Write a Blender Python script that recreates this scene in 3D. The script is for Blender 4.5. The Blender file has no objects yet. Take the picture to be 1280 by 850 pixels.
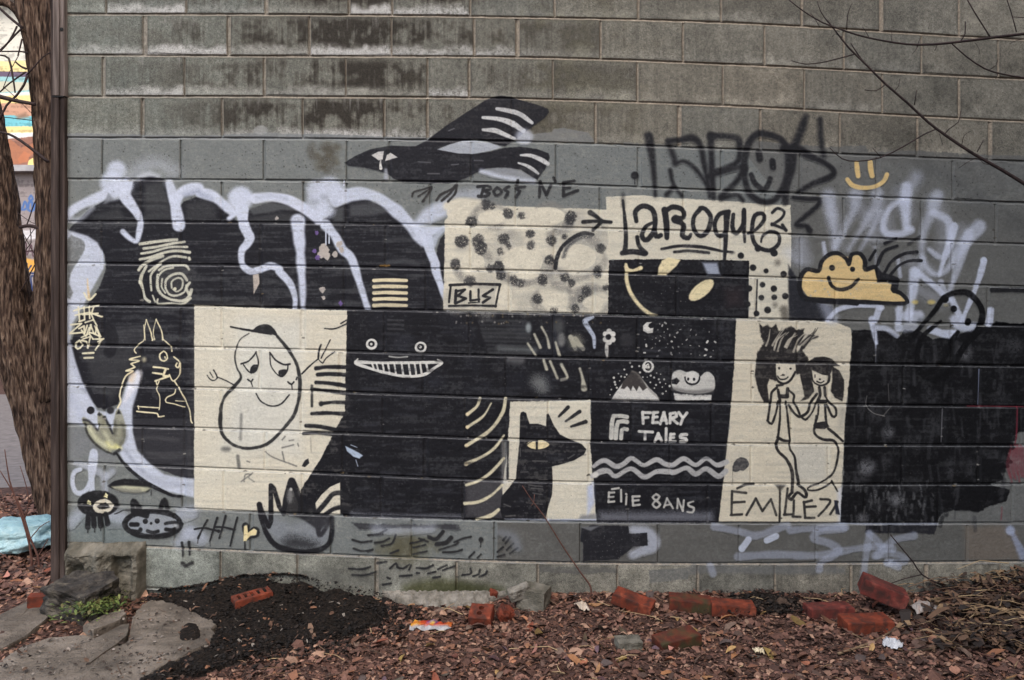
import bpy, bmesh, math, random
import numpy as np
from mathutils import Vector, Matrix, noise as mnoise
random.seed(7); RNG = np.random.default_rng(11)
SC = bpy.context.scene; COL = SC.collection
# ---------------------------------------------------------------- camera, sky, sun, exposure
FPX, DIST, EYE, HOR, MPP = 1000.0, 4.0, 1.5, 375.0, 0.004     # focal length in photo px, metres to the wall, eye height, horizon row, metres per px on the wall
cd = bpy.data.cameras.new('camera'); cam = bpy.data.objects.new('camera', cd); COL.objects.link(cam)
cam.location = (0, -DIST, EYE); cam.rotation_euler = (math.radians(90), 0, 0)
cd.sensor_width = 36; cd.lens = 36*FPX/1280; cd.shift_y = -(425-HOR)/1280
cd.clip_start = .05; cd.clip_end = 400; SC.camera = cam
SUN_EL, SUN_AZ = 50, -34          # azimuth from the camera's back, minus = from the left
wd = bpy.data.worlds.new('World'); SC.world = wd; wd.use_nodes = True
wn = wd.node_tree; bg = wn.nodes['Background']; sk = wn.nodes.new('ShaderNodeTexSky')
sk.sky_type = 'NISHITA'; sk.sun_disc = False; sk.sun_elevation = math.radians(SUN_EL); sk.sun_rotation = math.radians(180+SUN_AZ)
sk.air_density = 1.0; sk.dust_density = 3.6; sk.ozone_density = .6
wn.links.new(sk.outputs[0], bg.inputs[0]); bg.inputs[1].default_value = .15
sl = bpy.data.lights.new('sun', 'SUN'); sun = bpy.data.objects.new('sun', sl); COL.objects.link(sun)
sl.energy = 1.1; sl.angle = math.radians(16); sl.color = (1, .97, .94)
_e, _a = math.radians(SUN_EL), math.radians(SUN_AZ)
_d = Vector((math.sin(_a)*math.cos(_e), -math.cos(_a)*math.cos(_e), math.sin(_e)))   # towards the sun
sun.rotation_euler = _d.to_track_quat('Z', 'Y').to_euler(); sun.location = (0, -6, 8)
SC.view_settings.view_transform = 'Standard'; SC.view_settings.look = 'None'
SC.view_settings.exposure = .97; SC.view_settings.gamma = 1; SC.view_settings.use_curve_mapping = False

# ---------------------------------------------------------------- helpers
def WX(u): return (u-640)*MPP
def WZ(v): return EYE-(v-HOR)*MPP
def at_depth(px, py, d):                      # the point d metres from the camera plane that the photograph shows at px, py
    return Vector(((px-640)/FPX*d, d-DIST, EYE-(py-HOR)/FPX*d))
def on_ground(px, py, z=0.02):
    return at_depth(px, py, (EYE-z)*FPX/(py-HOR))
def tag(o, label=None, cat=None, group=None, kind=None):
    for k, v in (('label', label), ('category', cat), ('group', group), ('kind', kind)):
        if v: o[k] = v
    return o
def empty(name, loc, label=None, cat=None, group=None, kind=None):
    o = bpy.data.objects.new(name, None); COL.objects.link(o); o.location = loc; o.empty_display_size = .05
    return tag(o, label, cat, group, kind)
def link(name, me, mat=None, parent=None, loc=None):
    o = bpy.data.objects.new(name, me); COL.objects.link(o)
    if mat and not me.materials: me.materials.append(mat)
    if parent:
        o.parent = parent
        o.matrix_parent_inverse = Matrix.Translation(-Vector(parent.location)) if loc is None else Matrix()
    if loc is not None: o.location = loc
    return o
def mesh(name, V, F, smooth=False):
    me = bpy.data.meshes.new(name); me.from_pydata([tuple(v) for v in V], [], F); me.update()
    if smooth: me.polygons.foreach_set('use_smooth', [True]*len(me.polygons))
    return me
class MB:                                     # gathers shapes, then links them as one mesh object
    def __init__(s): s.V = []; s.F = []; s.C = []; s.col = None
    def add(s, V, F):
        n = len(s.V); s.V += [Vector(v) for v in V]; s.F += [[i+n for i in f] for f in F]
        s.C += [s.col]*len(V); return s
    def box(s, c, size, rot=None, jit=0, bev=0):
        hx, hy, hz = (k/2 for k in size); b = bev
        if bev:
            V = []; 
            for sx in (-1, 1):
                for sy in (-1, 1):
                    for sz in (-1, 1):
                        V += [(sx*hx, sy*(hy-b), sz*(hz-b)), (sx*(hx-b), sy*hy, sz*(hz-b)), (sx*(hx-b), sy*(hy-b), sz*hz)]
            bm = bmesh.new(); vs = [bm.verts.new(v) for v in V]; r = bmesh.ops.convex_hull(bm, input=vs)
            bm.verts.index_update(); V = [v.co.copy() for v in bm.verts]; F = [[v.index for v in f.verts] for f in bm.faces]; bm.free()
        else:
            V = [(x, y, z) for x in (-hx, hx) for y in (-hy, hy) for z in (-hz, hz)]
            F = [(0, 1, 3, 2), (4, 6, 7, 5), (0, 4, 5, 1), (2, 3, 7, 6), (0, 2, 6, 4), (1, 5, 7, 3)]
        R = rot if rot is not None else Matrix.Identity(3)
        V = [R @ (Vector(v)+Vector([random.uniform(-jit, jit) for _ in range(3)])) + Vector(c) for v in V]
        return s.add(V, F)
    def tube(s, pts, rad, seg=7, cap=True, wob=0, ridge=0, seed=0):
        pts = [Vector(p) for p in pts]; n = len(pts)
        if not hasattr(rad, '__len__'): rad = [rad]*n
        V = []; prev = None
        for i, p in enumerate(pts):
            t = (pts[min(i+1, n-1)]-pts[max(i-1, 0)]).normalized()
            a = prev if prev is not None else (Vector((0, 0, 1)) if abs(t.z) < .9 else Vector((0, 1, 0)))
            a = (a - t*a.dot(t)).normalized(); prev = a; b = t.cross(a)
            for k in range(seg):
                an = 2*math.pi*k/seg; d = a*math.cos(an)+b*math.sin(an); r = rad[i]
                if wob: r *= 1+wob*mnoise.noise(Vector((d.x*1.6+seed, d.y*1.6, p.z*2.2+p.x*2)))
                if ridge:
                    q0 = Vector((math.cos(an)*9+seed, math.sin(an)*9, p.z*2.2+p.x*2.2)); r += ridge*1.2*(.55-2.2*abs(mnoise.noise(q0)))
                    q = Vector((math.cos(an)*6+seed, math.sin(an)*6, p.z*4+p.x*4)); r += ridge*(abs(mnoise.noise(q*1.3))*1.6+abs(mnoise.noise(q*3))*.7-.5)
                V.append(p+d*r)
        F = [(i*seg+k, i*seg+(k+1) % seg, (i+1)*seg+(k+1) % seg, (i+1)*seg+k) for i in range(n-1) for k in range(seg)]
        if cap: F += [tuple(range(seg))[::-1], tuple((n-1)*seg+k for k in range(seg))]
        return s.add(V, F)
    def build(s, name, mat, parent=None, smooth=False, recentre=False, loc=None):
        c = Vector((0, 0, 0))
        if recentre:
            c = sum(s.V, Vector())/len(s.V); c.z = min(v.z for v in s.V)
        me = mesh(name, [v-c for v in s.V], s.F, smooth)
        if any(k is not None for k in s.C):
            ca = me.color_attributes.new('tint', 'FLOAT_COLOR', 'POINT')
            ca.data.foreach_set('color', np.array([tuple(k or (.5, .5, .5))+(1,) for k in s.C], np.float32).ravel())
        o = link(name, me, mat, parent, loc)
        if recentre: o.location = c
        return o
def spline(P, step=3.0, closed=False):        # Catmull-Rom through 2-D or 3-D points, resampled
    P = [np.array(p, float) for p in P]; n = len(P)
    if n < 3: return np.array(P)
    out = []
    for i in range(n if closed else n-1):
        p0 = P[(i-1) % n] if closed or i > 0 else 2*P[0]-P[1]
        p1 = P[i]; p2 = P[(i+1) % n]; p3 = P[(i+2) % n] if closed or i+2 < n else 2*P[n-1]-P[n-2]
        m = max(2, int(np.linalg.norm((p2-p1)[:2])/step))
        for k in range(m):
            t = k/m
            out.append(.5*((2*p1)+(p2-p0)*t+(2*p0-5*p1+4*p2-p3)*t*t+(3*p1-p0-3*p2+p3)*t**3))
    out.append(P[0] if closed else P[-1]); return np.array(out)
def lin(c): return tuple((k/255/12.92) if k/255 <= .04045 else ((k/255+.055)/1.055)**2.4 for k in c)

# ---- node material helper
class Mat:
    def __init__(s, name, rough=.8, spec=.3):
        s.m = bpy.data.materials.new(name); s.m.use_nodes = True; s.t = s.m.node_tree; s.b = s.t.nodes['Principled BSDF']
        s.b.inputs['Roughness'].default_value = rough; s.b.inputs['Specular IOR Level'].default_value = spec
        s.pos = s.n('ShaderNodeNewGeometry').outputs['Position']; s.obj = s.n('ShaderNodeTexCoord').outputs['Object']
    def n(s, k, **kw):
        nd = s.t.nodes.new(k)
        for a, v in kw.items(): setattr(nd, a, v)
        return nd
    def l(s, a, b): s.t.links.new(a, b)
    def noise(s, scale, detail=4, vec=None, stretch=None, dist=0):
        nd = s.n('ShaderNodeTexNoise'); nd.inputs['Scale'].default_value = scale; nd.inputs['Detail'].default_value = detail; nd.inputs['Distortion'].default_value = dist
        v = vec or s.obj
        if stretch:
            mp = s.n('ShaderNodeMapping'); mp.inputs['Scale'].default_value = stretch; s.l(v, mp.inputs[0]); v = mp.outputs[0]
        s.l(v, nd.inputs['Vector']); return nd.outputs['Fac']
    def ramp(s, fac, stops):
        r = s.n('ShaderNodeValToRGB'); e = r.color_ramp.elements
        while len(e) < len(stops): e.new(.5)
        for q, (p, c) in zip(e, stops):
            q.position = p; q.color = (tuple(c) if hasattr(c, '__len__') else (c, c, c))+(1,)
        s.l(fac, r.inputs[0]); return r.outputs[0]
    def mix(s, a, b, fac, mode='MIX'):
        m = s.n('ShaderNodeMix', data_type='RGBA', blend_type=mode)
        for sock, v in ((m.inputs[0], fac), (m.inputs[6], a), (m.inputs[7], b)):
            if hasattr(v, 'is_linked') or hasattr(v, 'links'): s.l(v, sock)
            else: sock.default_value = v if not hasattr(v, '__len__') else tuple(v)+(1,)
        return m.outputs[2]
    def math(s, op, a, b=0, c=0):
        m = s.n('ShaderNodeMath', operation=op)
        for sock, v in zip(m.inputs, (a, b, c)):
            if hasattr(v, 'links'): s.l(v, sock)
            else: sock.default_value = v
        return m.outputs[0]
    def color(s, c): s.l(c, s.b.inputs['Base Color']) if hasattr(c, 'links') else setattr(s.b.inputs['Base Color'], 'default_value', tuple(c)+(1,)); return s
    def bump(s, h, strength=.5, dist=.004, prev=None):
        b = s.n('ShaderNodeBump'); b.inputs['Strength'].default_value = strength; b.inputs['Distance'].default_value = dist
        s.l(h, b.inputs['Height'])
        if prev: s.l(prev, b.inputs['Normal'])
        s.l(b.outputs[0], s.b.inputs['Normal']); return b.outputs[0]
    def attr(s, name): return s.n('ShaderNodeVertexColor', layer_name=name).outputs[0]
# ---------------------------------------------------------------- the block wall: where its joints run (units of 4 mm)
JX = [85, 360, 660, 940, 1280]
JY = [(-33, -32.5, -29, -22, -2), (18, 18.5, 22, 30, 50), (69, 70.5, 72, 82, 99), (121, 121, 124, 134, 152), (172.5, 173.6, 177.6, 188, 202),
      (224, 226, 229.7, 240, 254), (277, 278.6, 283.8, 291.8, 305.5), (329, 332.5, 339, 346.3, 358.6), (381, 385, 391, 398.5, 407), (431, 437, 446, 452, 457.6),
      (481, 488, 498, 504, 508.4), (531, 539, 549.6, 555, 556.5), (578, 589.5, 601.6, 605, 605), (629, 641.8, 651.2, 654, 654), (679, 691, 702.5, 704.5, 702),
      (731, 743, 754.5, 756, 753)]
JY = [tuple(y-51*k for y in JY[0]) for k in (3, 2, 1)]+JY
PX = [[133, 233, 333, 436.5, 490.6, 588, 693.6, 798, 901.6, 1002.5, 1101.6, 1199], [181, 286, 387, 489.5, 593, 647, 751, 854, 956, 1055, 1152, 1248],
      [129.4, 230.6, 330.6, 432.5, 534.6, 586.6, 691.3, 797, 904, 1005.6, 1103, 1199], [178.4, 278, 378.6, 480.7, 534.6, 640, 744.7, 849.4, 950.6, 1050, 1146.8, 1237.8],
      [127.8, 226, 330, 433.6, 487, 589.5, 695, 799, 902, 1000.5, 1097, 1191], [177, 277.3, 379.5, 433.5, 538.3, 645, 750, 855, 957, 1055, 1151.6, 1244.6],
      [127.6, 227, 326, 430, 482.5, 588.5, 694, 799, 901.5, 1000.7, 1097, 1190], [178, 278, 327, 430.6, 533, 637, 742, 846, 946, 1044.7, 1138, 1235],
      [129, 227, 278, 378.4, 481, 587, 692, 797, 899, 997, 1094.7, 1190], [177.5, 227, 325, 426, 529, 633, 737, 840, 940, 1035, 1129, 1224],
      [131.5, 231.5, 277, 377, 479, 582, 685.6, 789.7, 889.7, 989, 1085, 1178.5], [179, 231.5, 331.6, 429, 532, 631, 737, 837.5, 938.7, 1035, 1127.6, 1223],
      [131.5, 229.4, 280, 378.4, 477, 579, 685, 785.6, 885, 975.6, 1082, 1173, 1265], [130, 219, 314, 414, 515, 618, 725.6, 823, 924, 1019.7, 1113, 1209],
      [180, 276, 372, 471, 571, 672.5, 772, 872.5, 969, 1064, 1158, 1250]]
PX = [PX[1], PX[0], PX[1]]+PX
UL, UR = 84.0, 1488.0
NR = len(PX)
def extend(r):
    r = list(r)
    while r[-1]+97 < UR-25: r.append(r[-1]+97+random.uniform(-1, 1))
    return np.array([UL-2]+r+[UR+2])
PX = [extend(r) for r in PX]
_jf = []
for ys in JY:                                 # smooth curve through the five readings
    s = spline(list(zip([-130]+JX+[1600], [ys[0]-(ys[1]-ys[0])*.5]+list(ys)+[ys[4]+(ys[4]-ys[3])*.5])), 20); _jf.append((s[:, 0], s[:, 1]))
def bed(i, u): return np.interp(u, _jf[i][0], _jf[i][1])
GAPH = 1.35                                    # half a bed joint
gap_rng = np.random.default_rng(5)
GAPV = [np.where(gap_rng.random(len(r)) < .12, 2.3, gap_rng.uniform(.7, 1.4, len(r))) for r in PX]
GAPV[4][1] = 3.0; GAPV[5][1] = 2.2; GAPV[6][1] = 1.9; GAPV[5][3] = 1.6
PROUD = [gap_rng.uniform(0, .0022, len(r)) for r in PX]
YFACE, YB, YTOP, YBOT, YPERP = 0.0, .0035, .0085, .0, .0045
BEV = .85
def relief(U, V):
    """depth of the wall surface (blocks, bevels, joints) at photo-unit coordinates; negative is towards the street"""
    U = np.asarray(U, float); V = np.asarray(V, float)
    B = np.stack([bed(i, U) for i in range(NR+1)])
    row = np.clip((V[None] >= B).sum(0)-1, 0, NR-1)
    out = np.full(U.shape, YPERP)
    for r in np.unique(row):
        m = row == r; u = U[m]; v = V[m]; px = PX[r]
        k = np.clip(np.searchsorted(px, u)-1, 0, len(px)-2)
        dl = u-px[k]-GAPV[r][k]; dr = px[k+1]-u-GAPV[r][k+1]
        dt = v-B[r][m]-GAPH; db = B[r+1][m]-v-GAPH
        d = np.minimum(np.minimum(dl, dr), np.minimum(dt, db))
        y = YB+(-PROUD[r][k]-YB)*np.clip(d/BEV, 0, 1)
        vert = (np.minimum(dl, dr) < 0); y = np.where(vert, YPERP, y)
        y = np.where(dt < 0, YTOP+(YBOT-YTOP)*np.clip((dt+2*GAPH)/(2*GAPH), 0, 1), y)
        y = np.where(db < 0, YTOP+(YBOT-YTOP)*np.clip((-db)/(2*GAPH), 0, 1), y)
        out[m] = y
    return out

# ---------------------------------------------------------------- the paint on the wall, laid down stroke by stroke on a generated picture
S = 2; U0, V0 = 66, -190; CW, CH = (1492-U0)*S, (772-V0)*S
PR = np.random.default_rng(3)
def vnoise(w, h, sx, sy=None, seed=0, oct=3):
    r = np.random.default_rng(seed); out = np.zeros((h, w), np.float32); amp = 1; tot = 0; sy = sy or sx
    for o in range(oct):
        gx, gy = int(w/sx)+3, int(h/sy)+3; g = r.random((gy, gx), dtype=np.float32)
        x = np.arange(w, dtype=np.float32)/sx; y = np.arange(h, dtype=np.float32)/sy
        xi = x.astype(int); yi = y.astype(int); fx = x-xi; fy = y-yi; fx = fx*fx*(3-2*fx); fy = (fy*fy*(3-2*fy))[:, None]
        a = g[yi]; a = a[:, xi]*(1-fx)+a[:, xi+1]*fx; b = g[yi+1]; b = b[:, xi]*(1-fx)+b[:, xi+1]*fx
        out += amp*(a*(1-fy)+b*fy); tot += amp; amp *= .55; sx = max(1.01, sx/2.1); sy = max(1.01, sy/2.1)
    return out/tot
NW = PR.random((CH, CW), dtype=np.float32)
NF = vnoise(CW, CH, 5, seed=1, oct=2); NM = vnoise(CW, CH, 26, seed=2); NL = vnoise(CW, CH, 150, seed=3, oct=4)
NS = vnoise(CW, CH, 90, 6, seed=4, oct=3); NV = vnoise(CW, CH, 7, 120, seed=5, oct=3)
IMG = np.zeros((CH, CW, 3), np.float32); PAINT = np.zeros((CH, CW), np.float32)
GU = (U0+(np.arange(CW)+.5)/S).astype(np.float32); GV = (V0+(np.arange(CH)+.5)/S).astype(np.float32)
class Canvas:                                  # where the brush works: the wall, or another painted surface
    def __init__(s, img, cov, u0, v0, sc, NF, NM, NW, NS): s.img, s.cov, s.u0, s.v0, s.s = img, cov, u0, v0, sc; s.NF, s.NM, s.NW, s.NS = NF, NM, NW, NS; s.h, s.w = cov.shape
WALL = Canvas(IMG, PAINT, U0, V0, S, NF, NM, NW, NS); CUR = WALL
MASKS = {}; STACK = []; FIGS = []
class fig:
    def __init__(s, name, label, parent=None, layer=1): s.k = name+'#%d' % len(FIGS); FIGS.append((s.k, name, label, parent, layer))
    def __enter__(s): MASKS[s.k] = np.zeros((CH, CW), np.uint8); STACK.append(s.k); return s.k
    def __exit__(s, *a): STACK.pop()
def _lay(y0, y1, x0, x1, cov, col, shade=.06, uneven=.2):
    C = CUR; cov = cov.astype(np.float32)*(1-uneven*np.clip((CUR.NF[y0:y1, x0:x1]*.35+CUR.NS[y0:y1, x0:x1]*.45+CUR.NM[y0:y1, x0:x1]*.3-.56)*7, 0, 1)); c = np.array(col, np.float32)/255
    tex = 1+(C.NM[y0:y1, x0:x1]-.5)*shade*1.5+(C.NF[y0:y1, x0:x1]-.5)*shade*.6
    C.img[y0:y1, x0:x1] += (c[None, None]*tex[..., None]-C.img[y0:y1, x0:x1])*cov[..., None]
    C.cov[y0:y1, x0:x1] = np.maximum(C.cov[y0:y1, x0:x1], cov)
    if STACK and C is WALL:
        m = MASKS[STACK[-1]][y0:y1, x0:x1]; np.maximum(m, (np.clip(cov*1.6, 0, 1)*255).astype(np.uint8), out=m)
def _cov(d, soft, a, rough, dry, sl, spk):
    C = CUR
    if rough: d = d+(C.NF[sl]-.5)*rough*1.1+(C.NM[sl]-.5)*rough*1.6+(C.NW[sl]-.5)*rough*.5
    t = np.clip(.5-d/(2*soft), 0, 1); cov = t*t*(3-2*t)
    if spk: cov = np.clip(cov+(C.NW[sl]-.5)*spk*4*cov*(1-cov), 0, 1)
    if dry: cov = cov*np.clip((C.NF[sl]*.45+C.NW[sl]*.4+C.NS[sl]*.3-(dry*.62))/.16, 0, 1)
    return cov*a
def box_of(x0, y0, x1, y1):
    C = CUR
    return max(0, int((y0-C.v0)*C.s)), min(C.h, int((y1-C.v0)*C.s)+1), max(0, int((x0-C.u0)*C.s)), min(C.w, int((x1-C.u0)*C.s)+1)
def S_(pts, r, col, soft=.8, a=1.0, closed=False, curve=True, rough=0, dry=0, spk=0, shade=.06):
    if soft < 2: rough = max(rough, .28)
    C = CUR; pts = [tuple(p) for p in pts]; n = len(pts); rr = np.array(r if hasattr(r, '__len__') else [r]*n, float)
    if len(rr) != n: rr = np.interp(np.linspace(0, 1, n), np.linspace(0, 1, len(rr)), rr)
    P = [(p[0], p[1], q) for p, q in zip(pts, rr)]
    P = spline(P, 2.5, closed) if curve and n > 2 else np.array(P+(P[:1] if closed else []))
    if len(P) > 4: P[:, 2] *= 1+.16*np.interp(np.arange(len(P)), np.arange(0, len(P)+6, 5), np.random.default_rng(len(P)+int(abs(P[0, 0])*7)).uniform(-1, 1, len(np.arange(0, len(P)+6, 5))))
    if len(P) == 1: P = np.concatenate([P, P+[[.01, 0, 0]]])
    pad = P[:, 2].max()+soft*1.2+rough*2+1
    y0, y1, x0, x1 = box_of(P[:, 0].min()-pad, P[:, 1].min()-pad, P[:, 0].max()+pad, P[:, 1].max()+pad)
    if y1 <= y0 or x1 <= x0: return
    d = np.full((y1-y0, x1-x0), 99., np.float32)
    for (ax, ay, ar), (bx, by, br) in zip(P[:-1], P[1:]):
        q0, q1, p0, p1 = box_of(min(ax, bx)-pad, min(ay, by)-pad, max(ax, bx)+pad, max(ay, by)+pad)
        if q1 <= q0 or p1 <= p0: continue
        X = (C.u0+(np.arange(p0, p1)+.5)/C.s)[None]; Y = (C.v0+(np.arange(q0, q1)+.5)/C.s)[:, None]
        L = (bx-ax)**2+(by-ay)**2+1e-9; t = np.clip(((X-ax)*(bx-ax)+(Y-ay)*(by-ay))/L, 0, 1)
        dd = np.hypot(X-ax-t*(bx-ax), Y-ay-t*(by-ay))-(ar+t*(br-ar))
        s = d[q0-y0:q1-y0, p0-x0:p1-x0]; np.minimum(s, dd, out=s)
    sl = (slice(y0, y1), slice(x0, x1)); _lay(y0, y1, x0, x1, _cov(d, soft, a, rough, dry, sl, spk), col, shade)
def sdf(P, X, Y):
    d = np.full(np.broadcast(X, Y).shape, 1e9, np.float32); ins = np.zeros(d.shape, bool)
    for (ax, ay), (bx, by) in zip(P, np.roll(P, -1, 0)):
        L = (bx-ax)**2+(by-ay)**2+1e-9; t = np.clip(((X-ax)*(bx-ax)+(Y-ay)*(by-ay))/L, 0, 1)
        d = np.minimum(d, (X-ax-t*(bx-ax))**2+(Y-ay-t*(by-ay))**2)
        if ay != by: ins ^= ((ay > Y) != (by > Y)) & (X < (bx-ax)*(Y-ay)/(by-ay)+ax)
    d = np.sqrt(d); return np.where(ins, -d, d)
def F_(pts, col, soft=.8, a=1.0, curve=False, rough=0, dry=0, spk=0, shade=.06, streak=None):
    if soft < 2: rough = max(rough, .3)
    C = CUR; P = spline(pts, 5, True)[:-1, :2] if curve else np.array(pts, float)
    pad = soft*1.2+rough*2+1; y0, y1, x0, x1 = box_of(P[:, 0].min()-pad, P[:, 1].min()-pad, P[:, 0].max()+pad, P[:, 1].max()+pad)
    if y1 <= y0 or x1 <= x0: return
    X = (C.u0+(np.arange(x0, x1)+.5)/C.s)[None]; Y = (C.v0+(np.arange(y0, y1)+.5)/C.s)[:, None]
    d = sdf(P, X, Y); sl = (slice(y0, y1), slice(x0, x1)); cov = _cov(d, soft, a, rough, dry, sl, spk)
    _lay(y0, y1, x0, x1, cov, col, shade)
    if streak:
        col2, amt = streak; s = cov*np.clip((C.NS[sl]-.5)*4, 0, 1)*amt; C.img[sl] += (np.array(col2, np.float32)/255-C.img[sl])*s[..., None]
def D_(x, y, r, col, ry=None, **k):
    ry = ry or r; F_([(x+r*math.cos(t), y+ry*math.sin(t)) for t in np.linspace(0, 2*math.pi, 14)[:-1]], col, **k)
def Z(x0, y0, k):                              # readings made on an enlarged crop of the photograph
    return lambda *a: [(x0+a[i]/k, y0+a[i+1]/k) for i in range(0, len(a), 2)]
z1, z2, z3, z4 = Z(80, 180, 6.296), Z(250, 210, 6.296), Z(420, 210, 6.296), Z(80, 290, 6.296)
z5, z6, z7, z8 = Z(80, 400, 6.296), Z(80, 520, 6.296), Z(80, 590, 6.296), Z(240, 580, 5.665)
y1, y2, y3, y4 = Z(240, 370, 5.665), Z(240, 480, 5.665), Z(420, 380, 6.296), Z(420, 100, 4.571)
y5, y6, y7, y8 = Z(540, 210, 4.474), Z(760, 140, 4.25), Z(740, 300, 4.923), Z(980, 180, 3.863)
x1, x2, x3, x4 = Z(570, 380, 6.074), Z(570, 490, 5), Z(730, 390, 6.4), Z(730, 500, 5.31)
x5, x6, x7, x8 = Z(900, 400, 6.294), Z(900, 520, 6.072), Z(1040, 340, 4.72), Z(1040, 500, 3.542)
w1, w2, w3, w4, w5, w6, w7, w8 = Z(80, 270, 3.2), Z(80, 470, 3.2), Z(420, 270, 3.2), Z(420, 470, 3.2), Z(760, 470, 3.2), Z(80, 640, 3.2), Z(460, 640, 3.2), Z(860, 640, 3.05)
t1 = Z(1000, 650, 4.25)
K, KB, CR, CD, LV, YL, TN = (25, 25, 29), (19, 19, 21), (205, 199, 180), (196, 187, 163), (190, 197, 212), (224, 210, 168), (214, 184, 126)
def sm(a, b, x): t = np.clip((x-a)/(b-a), 0, 1); return t*t*(3-2*t)

def base_concrete():
    """bare block colours: every block its own grey, rain-washed dirt and lime bloom in the top courses, mortar in the joints"""
    U = np.broadcast_to(GU[None], (CH, CW)); V = GV[:, None]
    B = np.stack([bed(i, GU) for i in range(NR+1)])          # (rows+1, CW)
    lf = np.interp(GU, [85, 350, 640, 1000, 1280], [0, .45, .75, 1, 1])[None, :, None]
    c = np.array([[121, 126, 119]], np.float32)*(1-lf)+np.array([[123, 119, 108]], np.float32)*lf
    IMG[:] = c/255
    br = np.random.default_rng(21)
    for r in range(NR):
        top, bot = B[r], B[r+1]; i0 = max(0, int((top.min()-V0)*S)-1); i1 = min(CH, int((bot.max()-V0)*S)+2)
        if i1 <= i0: continue
        Vr = V[i0:i1]; t = (Vr-top[None])/(bot-top)[None]; inrow = (t >= 0) & (t < 1)
        k = np.clip(np.searchsorted(PX[r], GU)-1, 0, len(PX[r])-2)
        tone = br.normal(1, .035, len(PX[r]))[k][None]; warm = br.normal(0, .006, len(PX[r]))[k][None]
        washed = br.random(len(PX[r]))[k][None]; shift = br.uniform(-.1, .1, len(PX[r]))[k][None]
        nm, nl, nf, nv = NM[i0:i1], NL[i0:i1], NF[i0:i1], NV[i0:i1]
        g = IMG[i0:i1].copy()*(tone*(1+(nm-.5)*.42+(nf-.5)*.14+(NW[i0:i1]-.5)*.10+(nl-.5)*.6))[..., None]
        g *= np.stack([1+warm+0*nm, 1+0*nm+0*warm, 1-warm+0*nm], -1)
        up = 1-sm(3.2, 3.8, np.array(r-3.0))                  # dirt and bloom only on the unpainted top courses
        D = np.interp(GU, [85, 200, 280, 400, 500, 620, 720, 900, 1290], [.3, .4, .8, 1.1, 1, .7, .5, .25, .15])[None]
        dirt = sm(.41, .68, nm*.36+nl*.55+nv*.2+shift*.5+.0)*(.45+.55*sm(-.02, .25, t))*(1-.8*sm(.66, .97, t+(nm-.5)*.35))*D*up*(.85+.3*washed)
        g += (np.array([44, 40, 35], np.float32)/255-g)*np.clip(dirt, 0, .9)[..., None]
        olive = sm(.5, .7, nl*.6+nm*.4)*np.interp(GU, [480, 560, 700, 800, 900], [0, .5, .5, .25, 0])[None]*up
        g += (np.array([84, 82, 62], np.float32)/255-g)*(olive*.6)[..., None]
        bl = np.interp(GU, [85, 140, 230, 330, 500, 620, 700, 800, 1290], [.35, .7, .9, .9, 1, .75, .2, .12, .05])[None]
        bloom = sm(.66, .93, t+(nm-.5)*.3)*(1-.35*sm(.95, 1, t))*bl*up*(.15+1.3*washed**1.5)*sm(.2, .6, nf*.5+NW[i0:i1]*.3+nl*.4)
        bloom = np.maximum(bloom, .5*sm(.55, .75, nv*.6+nl*.4)*(1-sm(.1, .45, t))*bl*up*washed)
        g += (np.array([182, 181, 178], np.float32)/255-g)*np.clip(bloom*.85, 0, .85)[..., None]
        g *= (1-.3*((NW[i0:i1] < .08) & (nf < .55))+.16*(NW[i0:i1] > .95))[..., None]
        # joints
        dj = np.minimum(Vr-top[None], bot[None]-Vr)-GAPH
        dv = np.minimum(U[i0:i1]-PX[r][k][None]-GAPV[r][k][None], PX[r][k+1][None]-U[i0:i1]-GAPV[r][k+1][None])
        j = 1-sm(-.2, .9, np.minimum(dj, dv)+(nf-.5)*1.2)
        mc = (np.array([148, 142, 131], np.float32)*(1-lf)+np.array([163, 149, 131], np.float32)*lf)/255*(.85+.3*nf)[..., None]
        g += (mc-g)*j[..., None]*.9
        e = sm(1.0, 3.5, np.minimum(dj, dv)+(nm-.5)*3); g *= (.9+.1*e)[..., None]   # slightly darker along the block edges
        IMG[i0:i1][inrow] = g[inrow]
base_concrete()
# ---------------------------------------------------------------- grey buff paint that covers older tags
G1, G2, G3 = (112, 116, 114), (100, 100, 97), (91, 90, 86)  # darker greys: real buff patches, plus the light's falloff painted in at the right
def edge(i, us, dv=0): return [(u, float(bed(i, u))+dv) for u in us]
us = np.linspace(70, 1490, 40)
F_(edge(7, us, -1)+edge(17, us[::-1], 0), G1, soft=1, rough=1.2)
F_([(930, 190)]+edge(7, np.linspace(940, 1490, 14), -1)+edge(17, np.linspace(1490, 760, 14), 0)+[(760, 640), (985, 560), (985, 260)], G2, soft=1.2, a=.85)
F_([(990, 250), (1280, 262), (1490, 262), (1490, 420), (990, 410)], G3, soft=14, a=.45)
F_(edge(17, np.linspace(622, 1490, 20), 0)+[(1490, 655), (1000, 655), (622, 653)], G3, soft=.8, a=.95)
F_([(1206, 658), (1208, 700), (1276, 700), (1272, 664), (1250, 656)], (116, 104, 92), soft=5, a=.6, rough=2)           # bare block showing through
F_([(72, 166), (160, 168), (250, 170), (330, 166), (420, 168), (478, 171), (540, 172), (560, 178), (480, 176), (330, 175), (70, 174)], (121, 124, 124), soft=.8, rough=1.2)
F_([(664, 168), (690, 165), (692, 161), (706, 160), (736, 166), (744, 178), (664, 178)], (116, 117, 114), soft=.7, rough=.7)
F_([(780, 178), (850, 182), (902, 184), (902, 189), (780, 183)], (114, 115, 112), soft=1, rough=1)
F_([(940, 176), (1035, 184), (1082, 182), (1085, 190), (1150, 188), (1240, 194), (1490, 196), (1490, 205), (1060, 204), (1060, 198), (940, 189)], G2, soft=.8, rough=1.2, a=.9)
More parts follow.
